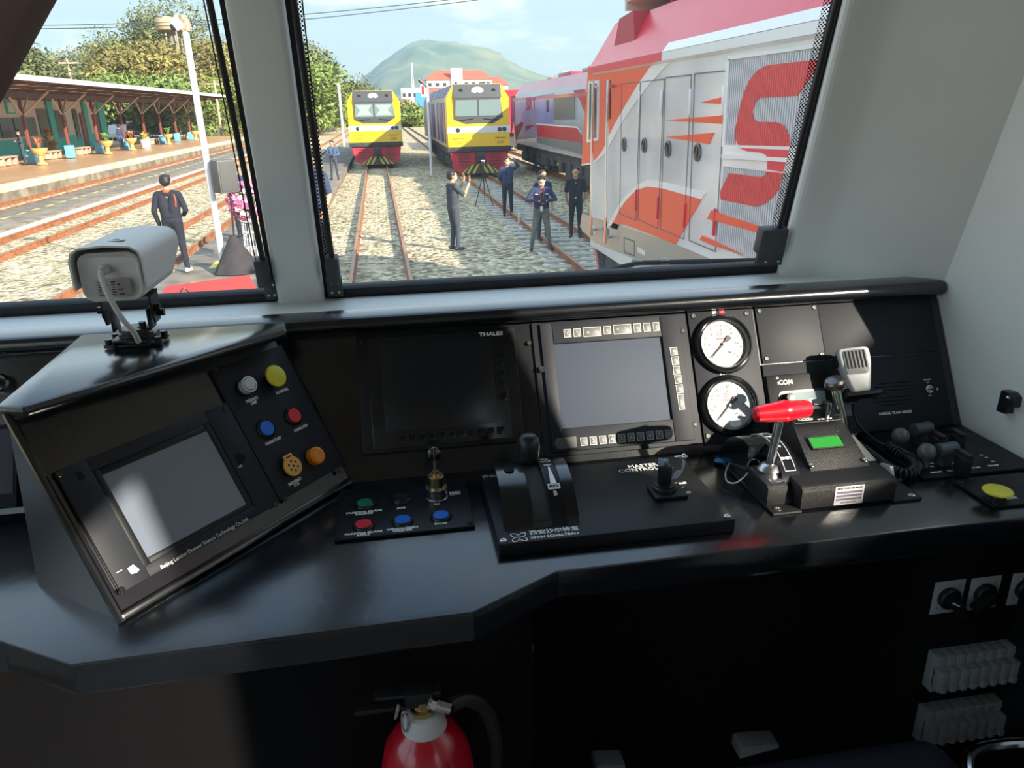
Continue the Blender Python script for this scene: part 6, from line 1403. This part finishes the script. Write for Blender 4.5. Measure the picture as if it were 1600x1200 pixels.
# signal lamp post between the yellow locomotives
p = at(675, 274, 'z', 0); h_ = hgt(667, 132, p.y, 0); tx = at(667, 132, 'y', p.y).x-p.x
sg = thing('signal_post', 'slim white signal post with a small red sign, left of the second yellow locomotive', 'signal', (p.x, p.y, 0))
bm = B(); cyl(bm, (0, 0, 0), (tx, 0, h_), .075, .06, 12); obj('pole', bm, LWHT, sg); bm = B(); box(bm, (tx-.2, 0, h_-.25), (.22, .12, .55), bev=.02); s_ = obj('sign_box', bm, LWHT, sg); bm = B(); box(bm, (tx-.2, -.065, h_-.25), (.12, .01, .36)); obj('red_mark', bm, SRED, s_)
bm = B(); cyl(bm, (tx, 0, h_-.1), (tx-.35, 0, h_+.22), .09, n=10); obj('lamp_hood', bm, LGREY, sg)
for px, pyb, pyt, lab in ((538, 229, 140, 'slim white track-side pole left of the first yellow locomotive'), (493, 232, 155, 'red and white striped marker pole near the orange machine')):
    p = at(px, pyb, 'z', .2); hh_ = hgt(px-4, pyt, p.y, .2); pz_ = thing('trackside_pole', lab, 'pole', (p.x, p.y, .2 if px > 500 else 0))
    for k in range(6 if px < 500 else 1):
        n_ = 6 if px < 500 else 1
        bm = B(); cyl(bm, (0, 0, hh_*k/n_), (0, 0, hh_*(k+1)/n_), .10, n=10); obj('pole' if n_ == 1 else 'band', bm, (SRED if k % 2 else LWHT), pz_)
    bm = B(); lathe(bm, [(.14, 0), (.14, .2), (.05, .5), (0, .52)], M4.Translation((0, 0, hh_)), 12); obj('cap', bm, LWHT, pz_)
# wiper lying along the foot of the right windscreen
wp = thing('windscreen_wiper', 'black wiper arm lying along the foot of the right windscreen', 'wiper', WF)
u0, u1, u2 = on(WF, 905, 428, -.04), on(WF, 1000, 414, -.04), on(WF, 1190, 408, -.04)
bm = B(); tube(bm, [(u0.x, u0.y-.01, -.045), (u1.x, u1.y, -.05), (u2.x, u2.y, -.045)], .006, 8); obj('arm', bm, RUB, wp)
bm = B(); box(bm, ((u1.x+u2.x)/2, (u1.y+u2.y)/2-.010, -.045), (u2.x-u1.x, .008, .012), bev=.002); obj('blade', bm, RUB, wp)
for f in (.08, .3): 
    bm = B(); q = u1.lerp(u2, f-.1); box(bm, (q.x, q.y+.004, -.045), (.022, .012, .016), bev=.003); obj('clip', bm, DSTEEL, wp)
# ------------------------------------------------------------------ station building, roof and platform furniture
BROWN = mat('post_brown', (.20, .055, .04), .6); BEAM = mat('roof_beam_brown', (.14, .075, .055), .7); TEAL = mat('teal_paint', (.09, .60, .52), .6); CREAM = mat('cream_wall', (.82, .74, .64), .8)
LBLUE = mat('light_blue_base', (.16, .50, .78), .5); BENCH = mat('bench_concrete', (.46, .34, .25), .8, var=.15, scale=4); POTM = mat('ochre_pot', (.62, .40, .13), .7, var=.15, scale=6)
GLASSD = mat('dark_window', (.05, .055, .06), .2); DOORM = mat('door_brown', (.30, .07, .05), .5)
XP = -18.8
rf = thing('platform_roof', 'long brown platform roof with a white edge over the station platform', 'roof', (XP, 30, PZ)); ri = rf.matrix_basis.inverted()
YA, YE = 18., 88.5
bm = B(); loft_x(bm, [[(-15.7, y, 4.82), (-15.7, y, 4.72), (-19.2, y, 4.38), (-24.6, y, 4.5), (-24.6, y, 4.62), (-19.2, y, 4.50)] for y in (YA, YE)]); merge(bm, B()); bm.transform(ri); obj('roof_sheet', bm, mat('roof_underside', (.13, .08, .065), .8), rf)
bm = B(); box(bm, (-15.64, (YA+YE)/2, 4.72), (.06, YE-YA, .24)); bm.transform(ri); obj('fascia', bm, LWHT, rf)
bm = B()
y = YA
for k in range(46):
    y = YA+k*1.53
    for xa, xb in ((-15.8, -18.9), (-19.3, -24.4)):
        za, zb_ = (4.66, 4.34) if xa > -17 else (4.33, 4.42); dx = xb-xa
        box(bm, ((xa+xb)/2, y, (za+zb_)/2-.05), (abs(dx), .07, .08), M4.Translation(((xa+xb)/2, 0, (za+zb_)/2)) @ M4.Rotation(math.atan2(za-zb_, xb-xa)*0+(.095 if xa > -17 else .018)*-1*(-1 if xa < -17 else 1), 4, 'Y') @ M4.Translation((-(xa+xb)/2, 0, -(za+zb_)/2)))
bm.transform(ri); obj('rafters', bm, BEAM, rf)
bm = B()
for k in range(30):
    for xx, z in ((-16.9, 4.50), (-17.9, 4.41)): box(bm, (xx, YA+.75+k*2.3, z), (.5, 1.15, .012))
bm.transform(ri); obj('skylight_strips', bm, mat('daylit_tan_sheet', (.85, .62, .42), .6), rf)  # opaque strips; their bright tan paints the daylight coming through the skylights
bm = B(); box(bm, (XP, (YA+YE)/2, 4.18), (.22, YE-YA, .3)); box(bm, (-23.6, (YA+YE)/2, 4.3), (.2, YE-YA, .25)); bm.transform(ri); obj('beam', bm, BEAM, rf)
bm = B(); box(bm, (-20.2, (YA+YE)/2, 4.80), (9.0, YE-YA, .07)); bm.transform(ri); obj('roof_tiles', bm, mat('weathered_roof', (.30, .25, .20), .9, var=.3, scale=3), rf)
PX = [(-30, 262), (53, 258), (112, 248), (157, 239), (197, 232), (230, 228), (255, 223), (278, 220), (299, 217)]
PY = []
POST_LAB = ['brown roof post at the near end of the platform, outside the left edge', 'brown platform post beside the person in camouflage, on a light blue base', 'brown post on a light blue base, second after the person in camouflage', 'brown platform post in front of the green corner pilaster, on a light blue base', 'brown platform post just behind the person in blue jeans', 'brown platform post with the white pot at its foot', 'brown platform post in front of the parked cars, third from the far roof end', 'brown platform post second from the far end of the roof', 'last brown platform post at the far end of the roof']
for i, (px, py) in enumerate(PX):
    p = at(px, py, 'x', XP); y = p.y; PY.append(y)
    t = thing('roof_post', POST_LAB[i], 'post', (XP, y, PZ), 'roof posts along the platform')
    bm = B(); box(bm, (0, 0, 1.75), (.16, .16, 3.35), bev=.02); obj('post', bm, BROWN, t)
    bm = B(); box(bm, (0, 0, .36), (.44, .44, .72), bev=.02); obj('base', bm, LBLUE, t)
    for s in (-1, 1): bm = B(); cyl(bm, (0, .08*s, 2.5), (0, 1.15*s, 3.45), .055, n=8); obj('brace', bm, mat('brace_pale', (.50, .42, .33), .7) if 'brace_pale' not in bpy.data.materials else bpy.data.materials['brace_pale'], t)
    bm = B(); cyl(bm, (.08, 0, 2.5), (1.5, 0, 3.6), .055, n=8); obj('brace', bm, bpy.data.materials['brace_pale'], t)
XW = -24.0; yW = at(166, 218, 'x', XW).y
bd = thing('station_building', 'cream and teal station building with dark windows under the platform roof', 'building', (XW, 40, PZ)); bi_ = bd.matrix_basis.inverted()
bm = B(); box(bm, (XW-4, (18+yW)/2, PZ+1.9), (8, yW-18, 3.8)); bm.transform(bi_); obj('wall', bm, CREAM, bd)
bm = B(); box(bm, (XW+.02, (18+yW)/2, PZ+.5), (.06, yW-18, 1.0)); bm.transform(bi_); obj('dado', bm, TEAL, bd)
def wall_bits(pxs, z0, z1, m, name, d=.06):
    for pa, pb in pxs:
        ya_, yb_ = at(pa, 220, 'x', XW).y, at(pb, 220, 'x', XW).y
        bm = B(); box(bm, (XW+d, (ya_+yb_)/2, PZ+(z0+z1)/2), (.08, abs(yb_-ya_), z1-z0)); bm.transform(bi_); obj(name, bm, m, bd)
wall_bits(((-60, 2), (4, 24), (26, 60)), 1.15, 2.35, GLASSD, 'window'); wall_bits(((92, 108), ), .9, 2.8, GLASSD, 'window'); wall_bits(((121, 127),), .6, 2.9, GLASSD, 'window')
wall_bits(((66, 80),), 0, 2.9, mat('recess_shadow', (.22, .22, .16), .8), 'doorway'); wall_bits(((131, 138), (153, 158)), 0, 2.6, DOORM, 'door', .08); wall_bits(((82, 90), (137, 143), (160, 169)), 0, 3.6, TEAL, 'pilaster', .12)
wall_bits(((20, 32),), 2.6, 3.4, TEAL, 'picture_frame', .07); wall_bits(((21.5, 30.5),), 2.7, 3.3, LWHT, 'picture', .09)
def bench(px, py, lab):
    p = at(px, py, 'z', PZ); t = thing('bench', lab, 'bench', (-19.6, at(px, py, 'x', -19.6).y, PZ), 'benches on the platform'); bm = B(); box(bm, (0, 0, .42), (.5, 2.0, .09), bev=.02); obj('seat', bm, BENCH, t)
    for s in (-.75, 0, .75): bm = B(); box(bm, (0, s, .19), (.42, .22, .38), bev=.02); obj('leg', bm, BENCH, t)
for px, py, lab in ((12, 258, 'concrete bench left of the first platform post'), (84, 246, 'concrete bench between the two nearest posts with blue bases'), (132, 240, 'concrete bench below the green window wall'), (241, 222, 'concrete bench left of the last three posts'), (288, 215, 'concrete bench near the far end of the roof')): bench(px, py, lab)
PLANT = mat('plant_green', (.16, .24, .05), .7, var=.4, scale=9); PLANTR = mat('plant_reddish', (.34, .14, .06), .7, var=.4, scale=9); PLANTY = mat('plant_yellow', (.62, .38, .03), .7, var=.3, scale=9)
def tuft(bm, c_, r, h, n, rnd, w_=.05):
    for k in range(n):
        a = rnd.uniform(0, 6.283); l_ = rnd.uniform(.5, 1); o_ = V((math.cos(a), math.sin(a), 0)); s_ = V((-math.sin(a), math.cos(a), 0))*w_
        p0 = V(c_)+o_*r*.1; p1 = V(c_)+o_*r*.5*l_+V((0, 0, h*l_*.8)); p2 = V(c_)+o_*r*l_+V((0, 0, h*l_*rnd.uniform(.5, 1)))
        v = [bm.verts.new(p) for p in (p0-s_*.5, p0+s_*.5, p1+s_, p1-s_, p2)]; bm.faces.new(v[:4]); bm.faces.new((v[3], v[2], v[4]))
def planter(px, py, lab, m, x=-17.9, s=1., white=False):
    y = at(px, py, 'x', x).y; t = thing('planter', lab, 'planter', (x, y, PZ), 'planters along the platform'); bm = B()
    if white: lathe(bm, [(.30*s, 0), (.40*s, .62*s), (.36*s, .62*s), (.34*s, .5*s), (0, .5*s)], n=20)
    else: lathe(bm, [(.26*s, 0), (.26*s, .06*s), (.13*s, .14*s), (.13*s, .42*s), (.36*s, .62*s), (.42*s, .82*s), (.36*s, .82*s), (.30*s, .7*s), (0, .7*s)], n=20)
    obj('pot', bm, LWHT if white else POTM, t); bm = B(); rnd = random.Random(int(px)); tuft(bm, (0, 0, (.5 if white else .72)*s), .5*s, .75*s, 60, rnd, .045); obj('foliage', bm, m, t)
for px, py, lab, m, w_ in ((66, 256, 'ochre urn with reddish plants beside the first platform post', PLANTR, 0), (169, 238, 'ochre urn of bright green leaves right of the fourth post', PLANT, 0), (207, 232, 'ochre urn of reddish plants right of the person in blue jeans', PLANTR, 0), (228, 228, 'white tub of yellow flowers on the platform', PLANTY, 1), (264, 222, 'ochre urn between the posts near the far roof end', PLANT, 0), (306, 216, 'ochre urn just past the last roof post', PLANT, 0)): planter(px, py, lab, m, white=bool(w_))
for px, py, lab in ((76, 212, 'hanging pot of orange flowers on the station wall'), (84, 235, 'tub of orange flowers at the foot of the station wall')):
    z = at(px, py, 'x', -22.6).z; y = at(px, py, 'x', -22.6).y; t = thing('flower_pot', lab, 'flower pot', (-22.6, y, max(PZ, z-.3))); bm = B(); rnd = random.Random(px); lathe(bm, [(.2, 0), (.3, .3), (.0, .3)], n=14); obj('pot', bm, POTM, t); bm = B(); tuft(bm, (0, 0, .25), .5, .6, 70, rnd, .07); obj('blossoms', bm, mat('orange_flower', (.72, .34, .02), .7) if 'orange_flower' not in bpy.data.materials else bpy.data.materials['orange_flower'], t)
# parked cars behind the roof
def car(px, x, lab, m, yaw=8):
    y = at(px, 205, 'x', x).y; t = thing('car', lab, 'car', M4.Translation((x, y, PZ)) @ M4.Rotation(R_(yaw), 4, 'Z'), 'cars parked past the station building'); bm = B()
    pr = [(-2.2, .3), (-2.25, .75), (-1.3, .95), (-.7, 1.5), (1.1, 1.52), (1.9, 1.0), (2.2, .9), (2.25, .3)]; prism(bm, pr, -.85, .85, M4(((0, 0, 1, 0), (1, 0, 0, 0), (0, 1, 0, 0), (0, 0, 0, 1))), bev=.06); obj('car_body', bm, m, t)
    bm = B(); prism(bm, [(-1.15, .98), (-.66, 1.42), (1.05, 1.44), (1.6, 1.02)], -.87, .87, YZ); obj('windows', bm, GLASSD, t)
    for a in (-1.4, 1.4):
        for s in (-.8, .8): bm = B(); cyl(bm, (s-.1, a, .33), (s+.1, a, .33), .33, n=16); obj('wheel', bm, RUB, t)
for px, x, lab, m in ((187, -27, 'white car nearest the station building wall', LWHT), (215, -27.5, 'silver car second from the station building', mat('car_silver', (.5, .52, .55), .25, .5)), (240, -27, 'pale blue car seen between the platform posts', mat('car_pale_blue', (.20, .33, .42), .3, coat=.5)), (262, -28.5, 'dark green pickup at the end of the parked row', mat('car_dark_green', (.05, .10, .09), .3, coat=.5))): car(px, x, lab, m)

# ------------------------------------------------------------------ trees
LEAF = [mat('leaf_olive', (.22, .19, .05), .6, var=.5, scale=.5), mat('leaf_green', (.12, .14, .045), .6, var=.5, scale=.5), mat('leaf_bright', (.15, .21, .045), .6, var=.4, scale=.5), mat('leaf_dusty', (.20, .22, .12), .6, var=.3, scale=.5)]
BARK = mat('bark', (.20, .15, .11), .9, var=.2, scale=3)
def tree(x, y, h, r, lab, m, n=2600, base=0., blobs=9, group='trees beyond the station', seed=0, leaf=.5, trunk_h=.4, name='tree'):
    t = thing(name, lab, 'tree', (x, y, base), group); rnd = random.Random(seed)
    bm = B(); cyl(bm, (0, 0, -.1), (0, 0, h*trunk_h+.5), .035*h*.6, .02*h*.6, 10)
    cs = []
    for k in range(blobs):
        a = rnd.uniform(0, 6.283); f = rnd.uniform(0, 1); zz = h*(trunk_h+(1-trunk_h)*.82*f); rr = r*(1-.55*abs(f-.35))*rnd.uniform(.25, .75)
        c_ = V((rr*math.cos(a), rr*math.sin(a), zz)); br_ = r*rnd.uniform(.38, .58); cs.append((c_, br_)); cyl(bm, (0, 0, h*trunk_h*.8), c_, .012*h*.6, .006*h*.6, 6)
    cs.append((V((0, 0, h*.86)), r*.42))
    obj('trunk', bm, BARK, t); bm = B()
    for k in range(n):
        c_, br_ = cs[rnd.randrange(len(cs))]; v = V((rnd.gauss(0, 1), rnd.gauss(0, 1), rnd.gauss(0, 1))).normalized(); p = c_+V((v.x, v.y, v.z*.8))*br_*rnd.uniform(.62, 1.08)
        d = V((rnd.gauss(0, 1), rnd.gauss(0, 1), rnd.gauss(0, .7))).normalized(); e_ = d.cross(v+V((.01, 0, .02))); e_.normalize(); L0 = leaf*rnd.uniform(.6, 1.3)
        q = [bm.verts.new(p-d*L0), bm.verts.new(p+e_*L0*.42+v*.05), bm.verts.new(p+d*L0), bm.verts.new(p-e_*L0*.42)]; bm.faces.new(q)
    o = obj('crown', bm, m, t, sharp=0)
    return t
def tpx(px, pyt, y, base=0.): q = at(px, pyt, 'y', y); return q.x, q.z-base
k = 0
for px, pyt, y, r, lab, mi in ((232, 20, 112, 9.0, 'tallest dark tree, its top beside the round water tower', 1), (168, 62, 106, 6.0, 'dark tree rising left of the tallest tree', 1), (205, 85, 98, 6.5, 'olive tree in front of the tallest tree, above the roof', 0), (262, 78, 98, 6.5, 'olive tree right of the tallest tree, behind the white pole', 0), (310, 62, 108, 7.0, 'olive tree right of the water tower', 0), (355, 95, 120, 7, 'dusty tree seen between the blind rod and the centre pillar', 3), (120, 88, 118, 8.0, 'feathery pale tree at mid left above the roof', 3), (90, 92, 122, 6.0, 'feathery pale tree left of the other feathery one', 3), (28, 80, 84, 5.0, 'dark tree at the far left above the roof', 1), (335, 130, 104, 6, 'low bushy tree behind the far end of the roof', 2), (180, 125, 92, 5, 'low bright tree just above the middle of the roof', 2), (250, 130, 90, 5, 'low bright tree above the roof left of the white pole', 2)):
    x, z = tpx(px, pyt, y); tree(x, y, z, r, lab, LEAF[mi], 7000, seed=k, leaf=.26); k += 1
for px, pyt, y, r, lab, mi in ((462, 75, 120, 8, 'tall green tree just right of the centre pillar', 1), (488, 96, 112, 6, 'bright green tree right of the centre pillar by the blind cord', 2), (500, 128, 140, 5, 'brownish thin tree beside the orange machine', 0), (545, 142, 165, 9, 'broad dark green tree behind the first yellow locomotive', 1), (522, 150, 172, 8, 'dusty green tree left of the first yellow locomotive', 3), (640, 168, 160, 5, 'scrubby bush between the yellow locomotives', 0), (650, 172, 150, 4, 'low bush right beside the signal post', 2), (785, 150, 210, 7, 'dark tree showing over the second yellow locomotive', 1), (627, 175, 170, 5, 'low green bush right of the first yellow locomotive', 2)):
    x, z = tpx(px, pyt, y); tree(x, y, z, r, lab, LEAF[mi], 4200, seed=k, leaf=.34, group='trees down the line', trunk_h=.15); k += 1
# palm
x, z = tpx(556, 128, 150); t = thing('palm_tree', 'palm whose fronds stand above the trees by the first yellow locomotive', 'palm', (x, 150, 0)); bm = B(); cyl(bm, (0, 0, 0), (.3, 0, z-1.5), .25, .15, 8); obj('trunk', bm, BARK, t); bm = B(); rnd = random.Random(3)
for k2 in range(16):
    a = k2*.4; pts = smooth_path([(.3, 0, z-1.5), (.3+1.3*math.cos(a), 1.3*math.sin(a), z-.3), (.3+2.6*math.cos(a), 2.6*math.sin(a), z-1.4+rnd.uniform(-.4, .5))], 4)
    for i in range(len(pts)-1):
        s_ = V((-math.sin(a), math.cos(a), 0))*.28*(1-i/len(pts)); v = [bm.verts.new(q) for q in (pts[i]-s_, pts[i]+s_, pts[i+1]+s_*.8, pts[i+1]-s_*.8)]; bm.faces.new(v)
obj('fronds', bm, LEAF[1], t, sharp=0)
# hedge line closing the horizon
hd = B(); rnd = random.Random(9)
for k2 in range(5200):
    x = rnd.uniform(-160, 110); p = V((x, 215+rnd.uniform(-8, 8)+abs(x)*.05, abs(rnd.gauss(0, 1.6)))); d = V((rnd.gauss(0, 1), rnd.gauss(0, 1), rnd.gauss(0, 1))).normalized(); e_ = d.cross(V((.3, .2, 1))).normalized(); q = [hd.verts.new(p-d), hd.verts.new(p+e_*.5), hd.verts.new(p+d), hd.verts.new(p-e_*.5)]; hd.faces.new(q)
o = obj('undergrowth', hd, LEAF[0], kind='stuff', sharp=0); tag(o, 'scrubby undergrowth closing the view down the line', 'undergrowth')
bs_ = thing('hedge', 'clipped bright green bushes past the far end of the platform', 'hedge', (at(345, 200, 'y', 95).x, 95, PZ)); bm = B(); rnd = random.Random(5)
for k2 in range(900):
    c_ = V((rnd.choice((-3.4, -1.2, 1.0, 2.9)), 0, .7)); v = V((rnd.gauss(0, 1), rnd.gauss(0, 1), rnd.gauss(0, 1))).normalized(); p = c_+v*rnd.uniform(.8, 1.1); d = v.orthogonal().normalized(); e_ = d.cross(v); q = [bm.verts.new(p-d*.15), bm.verts.new(p+e_*.12), bm.verts.new(p+d*.15), bm.verts.new(p-e_*.12)]; bm.faces.new(q)
obj('leaves', bm, LEAF[2], bs_, sharp=0)
# water tower
q = at(268, 38, 'y', 103); wt = thing('water_tower', 'round cream water tower among the trees', 'water tower', (q.x, 103, 0)); zz = q.z
bm = B(); lathe(bm, [(1.7, zz-.7), (1.82, zz-.52), (1.82, zz+.52), (1.7, zz+.58), (0, zz+.66)], n=36); lathe(bm, [(1.84, zz+.05), (1.88, zz+.08), (1.88, zz+.17), (1.84, zz+.2)], n=36, cap=False); obj('tank', bm, mat('tower_cream', (.55, .42, .26), .7, var=.1, scale=.6), wt)
bm = B(); lathe(bm, [(.6, zz-1.1), (1.45, zz-.6), (0, zz-.6)], n=30); cyl(bm, (0, 0, 0), (0, 0, zz-1.1), .45, .5, 20)
for k2 in range(6): a = k2*1.047; cyl(bm, (1.2*math.cos(a), 1.2*math.sin(a), 0), (1.2*math.cos(a), 1.2*math.sin(a), zz-.55), .10, n=8)
obj('support', bm, mat('tower_grey', (.30, .27, .22), .8), wt); bm = B(); box(bm, (-.5, 0, zz+.7), (.7, .5, .3), bev=.03); box(bm, (.7, 0, zz+.75), (.6, .5, .4), bev=.03); obj('hatch', bm, bpy.data.materials['tower_cream'], wt)
# power poles and wires
def ppole(px, pyt, y, lab):
    q = at(px, pyt, 'y', y); t = thing('power_pole', lab, 'pole', (q.x, y, 0), 'power poles behind the station'); bm = B(); cyl(bm, (0, 0, 0), (0, 0, q.z), .16, .12, 10); obj('pole', bm, BENCH, t); bm = B(); box(bm, (0, 0, q.z-.4), (2.2, .12, .14)); obj('crossarm', bm, BENCH, t); bm = B()
    for s in (-.9, 0, .9): cyl(bm, (s, 0, q.z-.33), (s, 0, q.z-.05), .06, n=8)
    obj('insulators', bm, UNDER, t); return V((q.x, y, q.z))
ppole(104, 92, 92, 'power pole above the roof with dark equipment, left of the olive trees'); ppole(42, 90, 86, 'power pole at the far left above the roof'); ppole(334, 125, 96, 'power pole behind the far end of the roof'); ppole(263, 118, 99, 'power pole above the roof beside the white pole')
for k2, pxs in enumerate((((-260, 44), (56, 40), (175, 37.5), (297, 33), (470, 23), (699, 0), (860, -22)), ((-260, 48), (56, 45), (175, 43), (297, 39), (480, 30), (745, 0), (900, -22)))):
    pts = smooth_path([at(x_, y_, 'y', 62) for x_, y_ in pxs], 6)
    wi = obj('overhead_wire', (lambda b: (tube(b, pts, .028, 6), b)[1])(B()), UNDER); tag(wi, ('upper' if k2 == 0 else 'lower')+' of the two overhead wires crossing the sky', 'wire', 'overhead wires')
# orange machine in the distance, buildings, hill
em = at(500, 178, 'y', 130); ex_ = thing('track_machine', 'orange and yellow track machine parked far down the line at the left', 'machine', (em.x, 130, 0)); bm = B(); box(bm, (0, 0, 1.6), (3.0, 5, 1.4), bev=.15); box(bm, (-2.5, 0, 2.2), (1.8, 3, 2.4), bev=.1); obj('machine_body', bm, mat('machine_orange', (.72, .30, .03), .6), ex_); bm = B(); box(bm, (-4.6, 0, 2.4), (1.6, 2.4, 2.6), bev=.1); obj('cab', bm, mat('machine_yellow', (.75, .58, .03), .5), ex_); bm = B(); cyl(bm, (.5, 0, 2.2), (3.2, 0, 3.6), .22, n=8); obj('boom', bm, bpy.data.materials['machine_orange'], ex_)
bm = B()
for s in (-1, 1): box(bm, (-1, 1.3*s, .45), (6, .6, .8), bev=.1)
obj('crawler', bm, UNDER, ex_)
RTILE = mat('red_roof_tiles', (.55, .12, .07), .7, var=.1, scale=.3); HWALL = mat('hotel_white', (.72, .70, .68), .8)
hq = at(716, 125, 'y', 430); ho = thing('hotel', 'long white building with red hipped roofs below the hill', 'building', (hq.x, 430, 0)); zr = at(700, 125, 'y', 430).z; zt2 = at(700, 109, 'y', 430).z
bm = B(); box(bm, (0, 0, zr/2), (34, 14, zr)); box(bm, (-1.5, -7.3, zr/2+2.6), (6, 1.5, zr+5.4)); box(bm, (19, 2, zr/2-1.5), (14, 12, zr-3)); box(bm, (-12, -8, zr/2-3.4), (14, 8, zr-6.5)); obj('wall', bm, HWALL, ho)
def hip(bm, x0, x1, y0, y1, z0, z1, ins):
    hexa(bm, [(x0, y0, z0), (x1, y0, z0), (x1, y1, z0), (x0, y1, z0)], [(x0+ins, (y0+y1)/2-.2, z1), (x1-ins, (y0+y1)/2-.2, z1), (x1-ins, (y0+y1)/2+.2, z1), (x0+ins, (y0+y1)/2+.2, z1)])
bm = B(); hip(bm, -18, 18, -8, 8, zr, zt2-.3, 6); hip(bm, 11, 27, -5, 9, zr-3, zr+1.2, 5); hip(bm, -20, -4.5, -12.5, -3, zr-6.5, zr-3.8, 4); obj('roof', bm, RTILE, ho)
for k2 in range(9):
    for z in (zr-2.4, zr-6):
        xx = -15.5+k2*3.8
        if abs(xx+1.5) < 3.4: continue
        bm = B(); box(bm, (xx, -7.03, z), (1.9, .1, 1.7)); f_ = obj('window', bm, GLASSD, ho); bm = B(); box(bm, (xx, -7.3, z-1.2), (2.4, .6, .3)); obj('balcony', bm, HWALL, f_)
b2 = at(648, 155, 'y', 200); bl = thing('low_building', 'low white and blue block seen between the two yellow locomotives', 'building', (b2.x, 200, 0)); zb2 = at(640, 138, 'y', 200).z
bm = B(); box(bm, (0, 0, zb2/2), (6.5, 8, zb2)); obj('wall', bm, HWALL, bl); bm = B(); box(bm, (1.6, -4.1, zb2*.62), (3.0, .3, zb2*.5)); obj('blue_front', bm, mat('shop_blue', (.05, .25, .55), .6), bl)
for k2 in range(3):
    bm = B(); box(bm, (-2.6+k2*1.3, -4.05, zb2*.8), (.7, .12, .8)); obj('window', bm, GLASSD, bl)
for px, pyt, lab in ((880, 116, 'small pale rooftop building above the blue and red train'), (868, 121, 'low brownish rooftop building beside the pale one above the train')):
    q = at(px, pyt, 'y', 330 if px == 880 else 362); t = thing('distant_building', lab, 'building', (q.x, q.y, 0)); bm = B(); box(bm, (0, 0, q.z/2), (5.5, 8, q.z)); box(bm, (.8, 0, q.z+.4), (2, 3, 1.2)); obj('wall', bm, HWALL if px == 880 else RTILE, t)
    bm = B(); box(bm, (0, -4.02, q.z-1.5), (3, .1, .9)); obj('window', bm, GLASSD, t)
ms = at(645, 130, 'y', 700); t = thing('radio_mast', 'thin pale lattice mast in front of the hill', 'mast', (ms.x, 700, 0)); zm = at(643, 98, 'y', 700).z; bm = B()
for s in ((-1, -1), (1, -1), (1, 1), (-1, 1)): cyl(bm, (s[0]*1.4, s[1]*1.4, 0), (s[0]*.3, s[1]*.3, zm), .22, n=5)
for j in range(14):
    z = zm*j/14; w_ = 1.4-1.1*j/14; box(bm, (0, 0, z), (w_*2, w_*2, .2))
obj('lattice', bm, LWHT, t)
# hills
HILLM = mat('hill_forest', (.045, .095, .06), .95, scale=.010, col2=(.17, .19, .09), bump=1., bscale=.05)
RIDGE = [(-330, 150), (350, 150), (430, 140), (500, 133), (530, 140), (550, 134), (575, 118), (600, 97), (625, 80), (645, 69), (660, 66), (675, 69), (700, 73), (725, 82), (745, 79), (765, 85), (790, 100), (815, 112), (840, 121), (870, 128), (930, 131), (1000, 136), (1500, 140), (2000, 146)]
bm = B(); rows = []; YH = 2600
NX = 260
for j in range(26):
    f = j/25; row = []
    for i in range(NX):
        px = -330+2330*i/(NX-1); py = None
        for (xa, pa), (xb, pb_) in zip(RIDGE, RIDGE[1:]):
            if xa <= px <= xb: py = pa+(pb_-pa)*(px-xa)/(xb-xa)
        q = at(px, py, 'y', YH); h0 = max(q.z, 5)
        y_ = YH-900+f*900 if f <= .85 else YH-900+f*900
        prof_ = math.sin(min(1, f/.9)*math.pi/2)**1.25 if f <= .9 else 1-(f-.9)*2.5
        nz_ = mnoise.fractal(V((q.x*.006, y_*.006, 0)), 1., 2., 4)*.12*h0*(1 if f < .8 else .45)
        nz2 = abs(mnoise.noise(V((q.x*.012+5, y_*.003, 2))))*.22*h0*math.sin(f*math.pi)
        row.append(bm.verts.new((q.x*(y_/YH)**.35, y_, max(0, h0*prof_*(1)+nz_-nz2+3.5*mnoise.noise(V((q.x*.05, y_*.01, 7)))) if f > 0 else -2)))
    rows.append(row)
for a_, b_ in zip(rows, rows[1:]):
    for i in range(NX-1): bm.faces.new((a_[i], a_[i+1], b_[i+1], b_[i]))
struct('hill', bm, HILLM, sharp=80, label='hazy forested hill with two summits on the horizon')
for px, py in ((662, 66), (690, 70)):
    q = at(px, py, 'y', 2560); t = thing('summit_building', 'tiny white building on the %s of the hill' % ('very top' if px < 680 else 'ridge right of the summit'), 'building', (q.x, 2560, q.z-6)); bm = B(); box(bm, (0, 0, 4), (16, 10, 10)); obj('wall', bm, HWALL, t); bm = B(); cyl(bm, (4, 0, 8), (4, 0, 22), .5, n=5); obj('aerial', bm, LWHT, t)
# thin haze over the far ground
hz = bpy.data.materials.new('distance_haze'); hz.use_nodes = True; t_ = hz.node_tree; t_.nodes.clear(); o_ = N(t_, 'ShaderNodeOutputMaterial'); vs2 = N(t_, 'ShaderNodeVolumeScatter', Color=(.45, .75, 1, 1), Density=.00024, Anisotropy=.0); t_.links.new(vs2.outputs[0], o_.inputs['Volume'])
bm = B(); box(bm, (300, 1750, 150), (6000, 2900, 310)); hzo = obj('haze', bm, hz, kind='stuff', sharp=0); tag(hzo, 'thin bluish haze between the yard and the hill', 'haze')
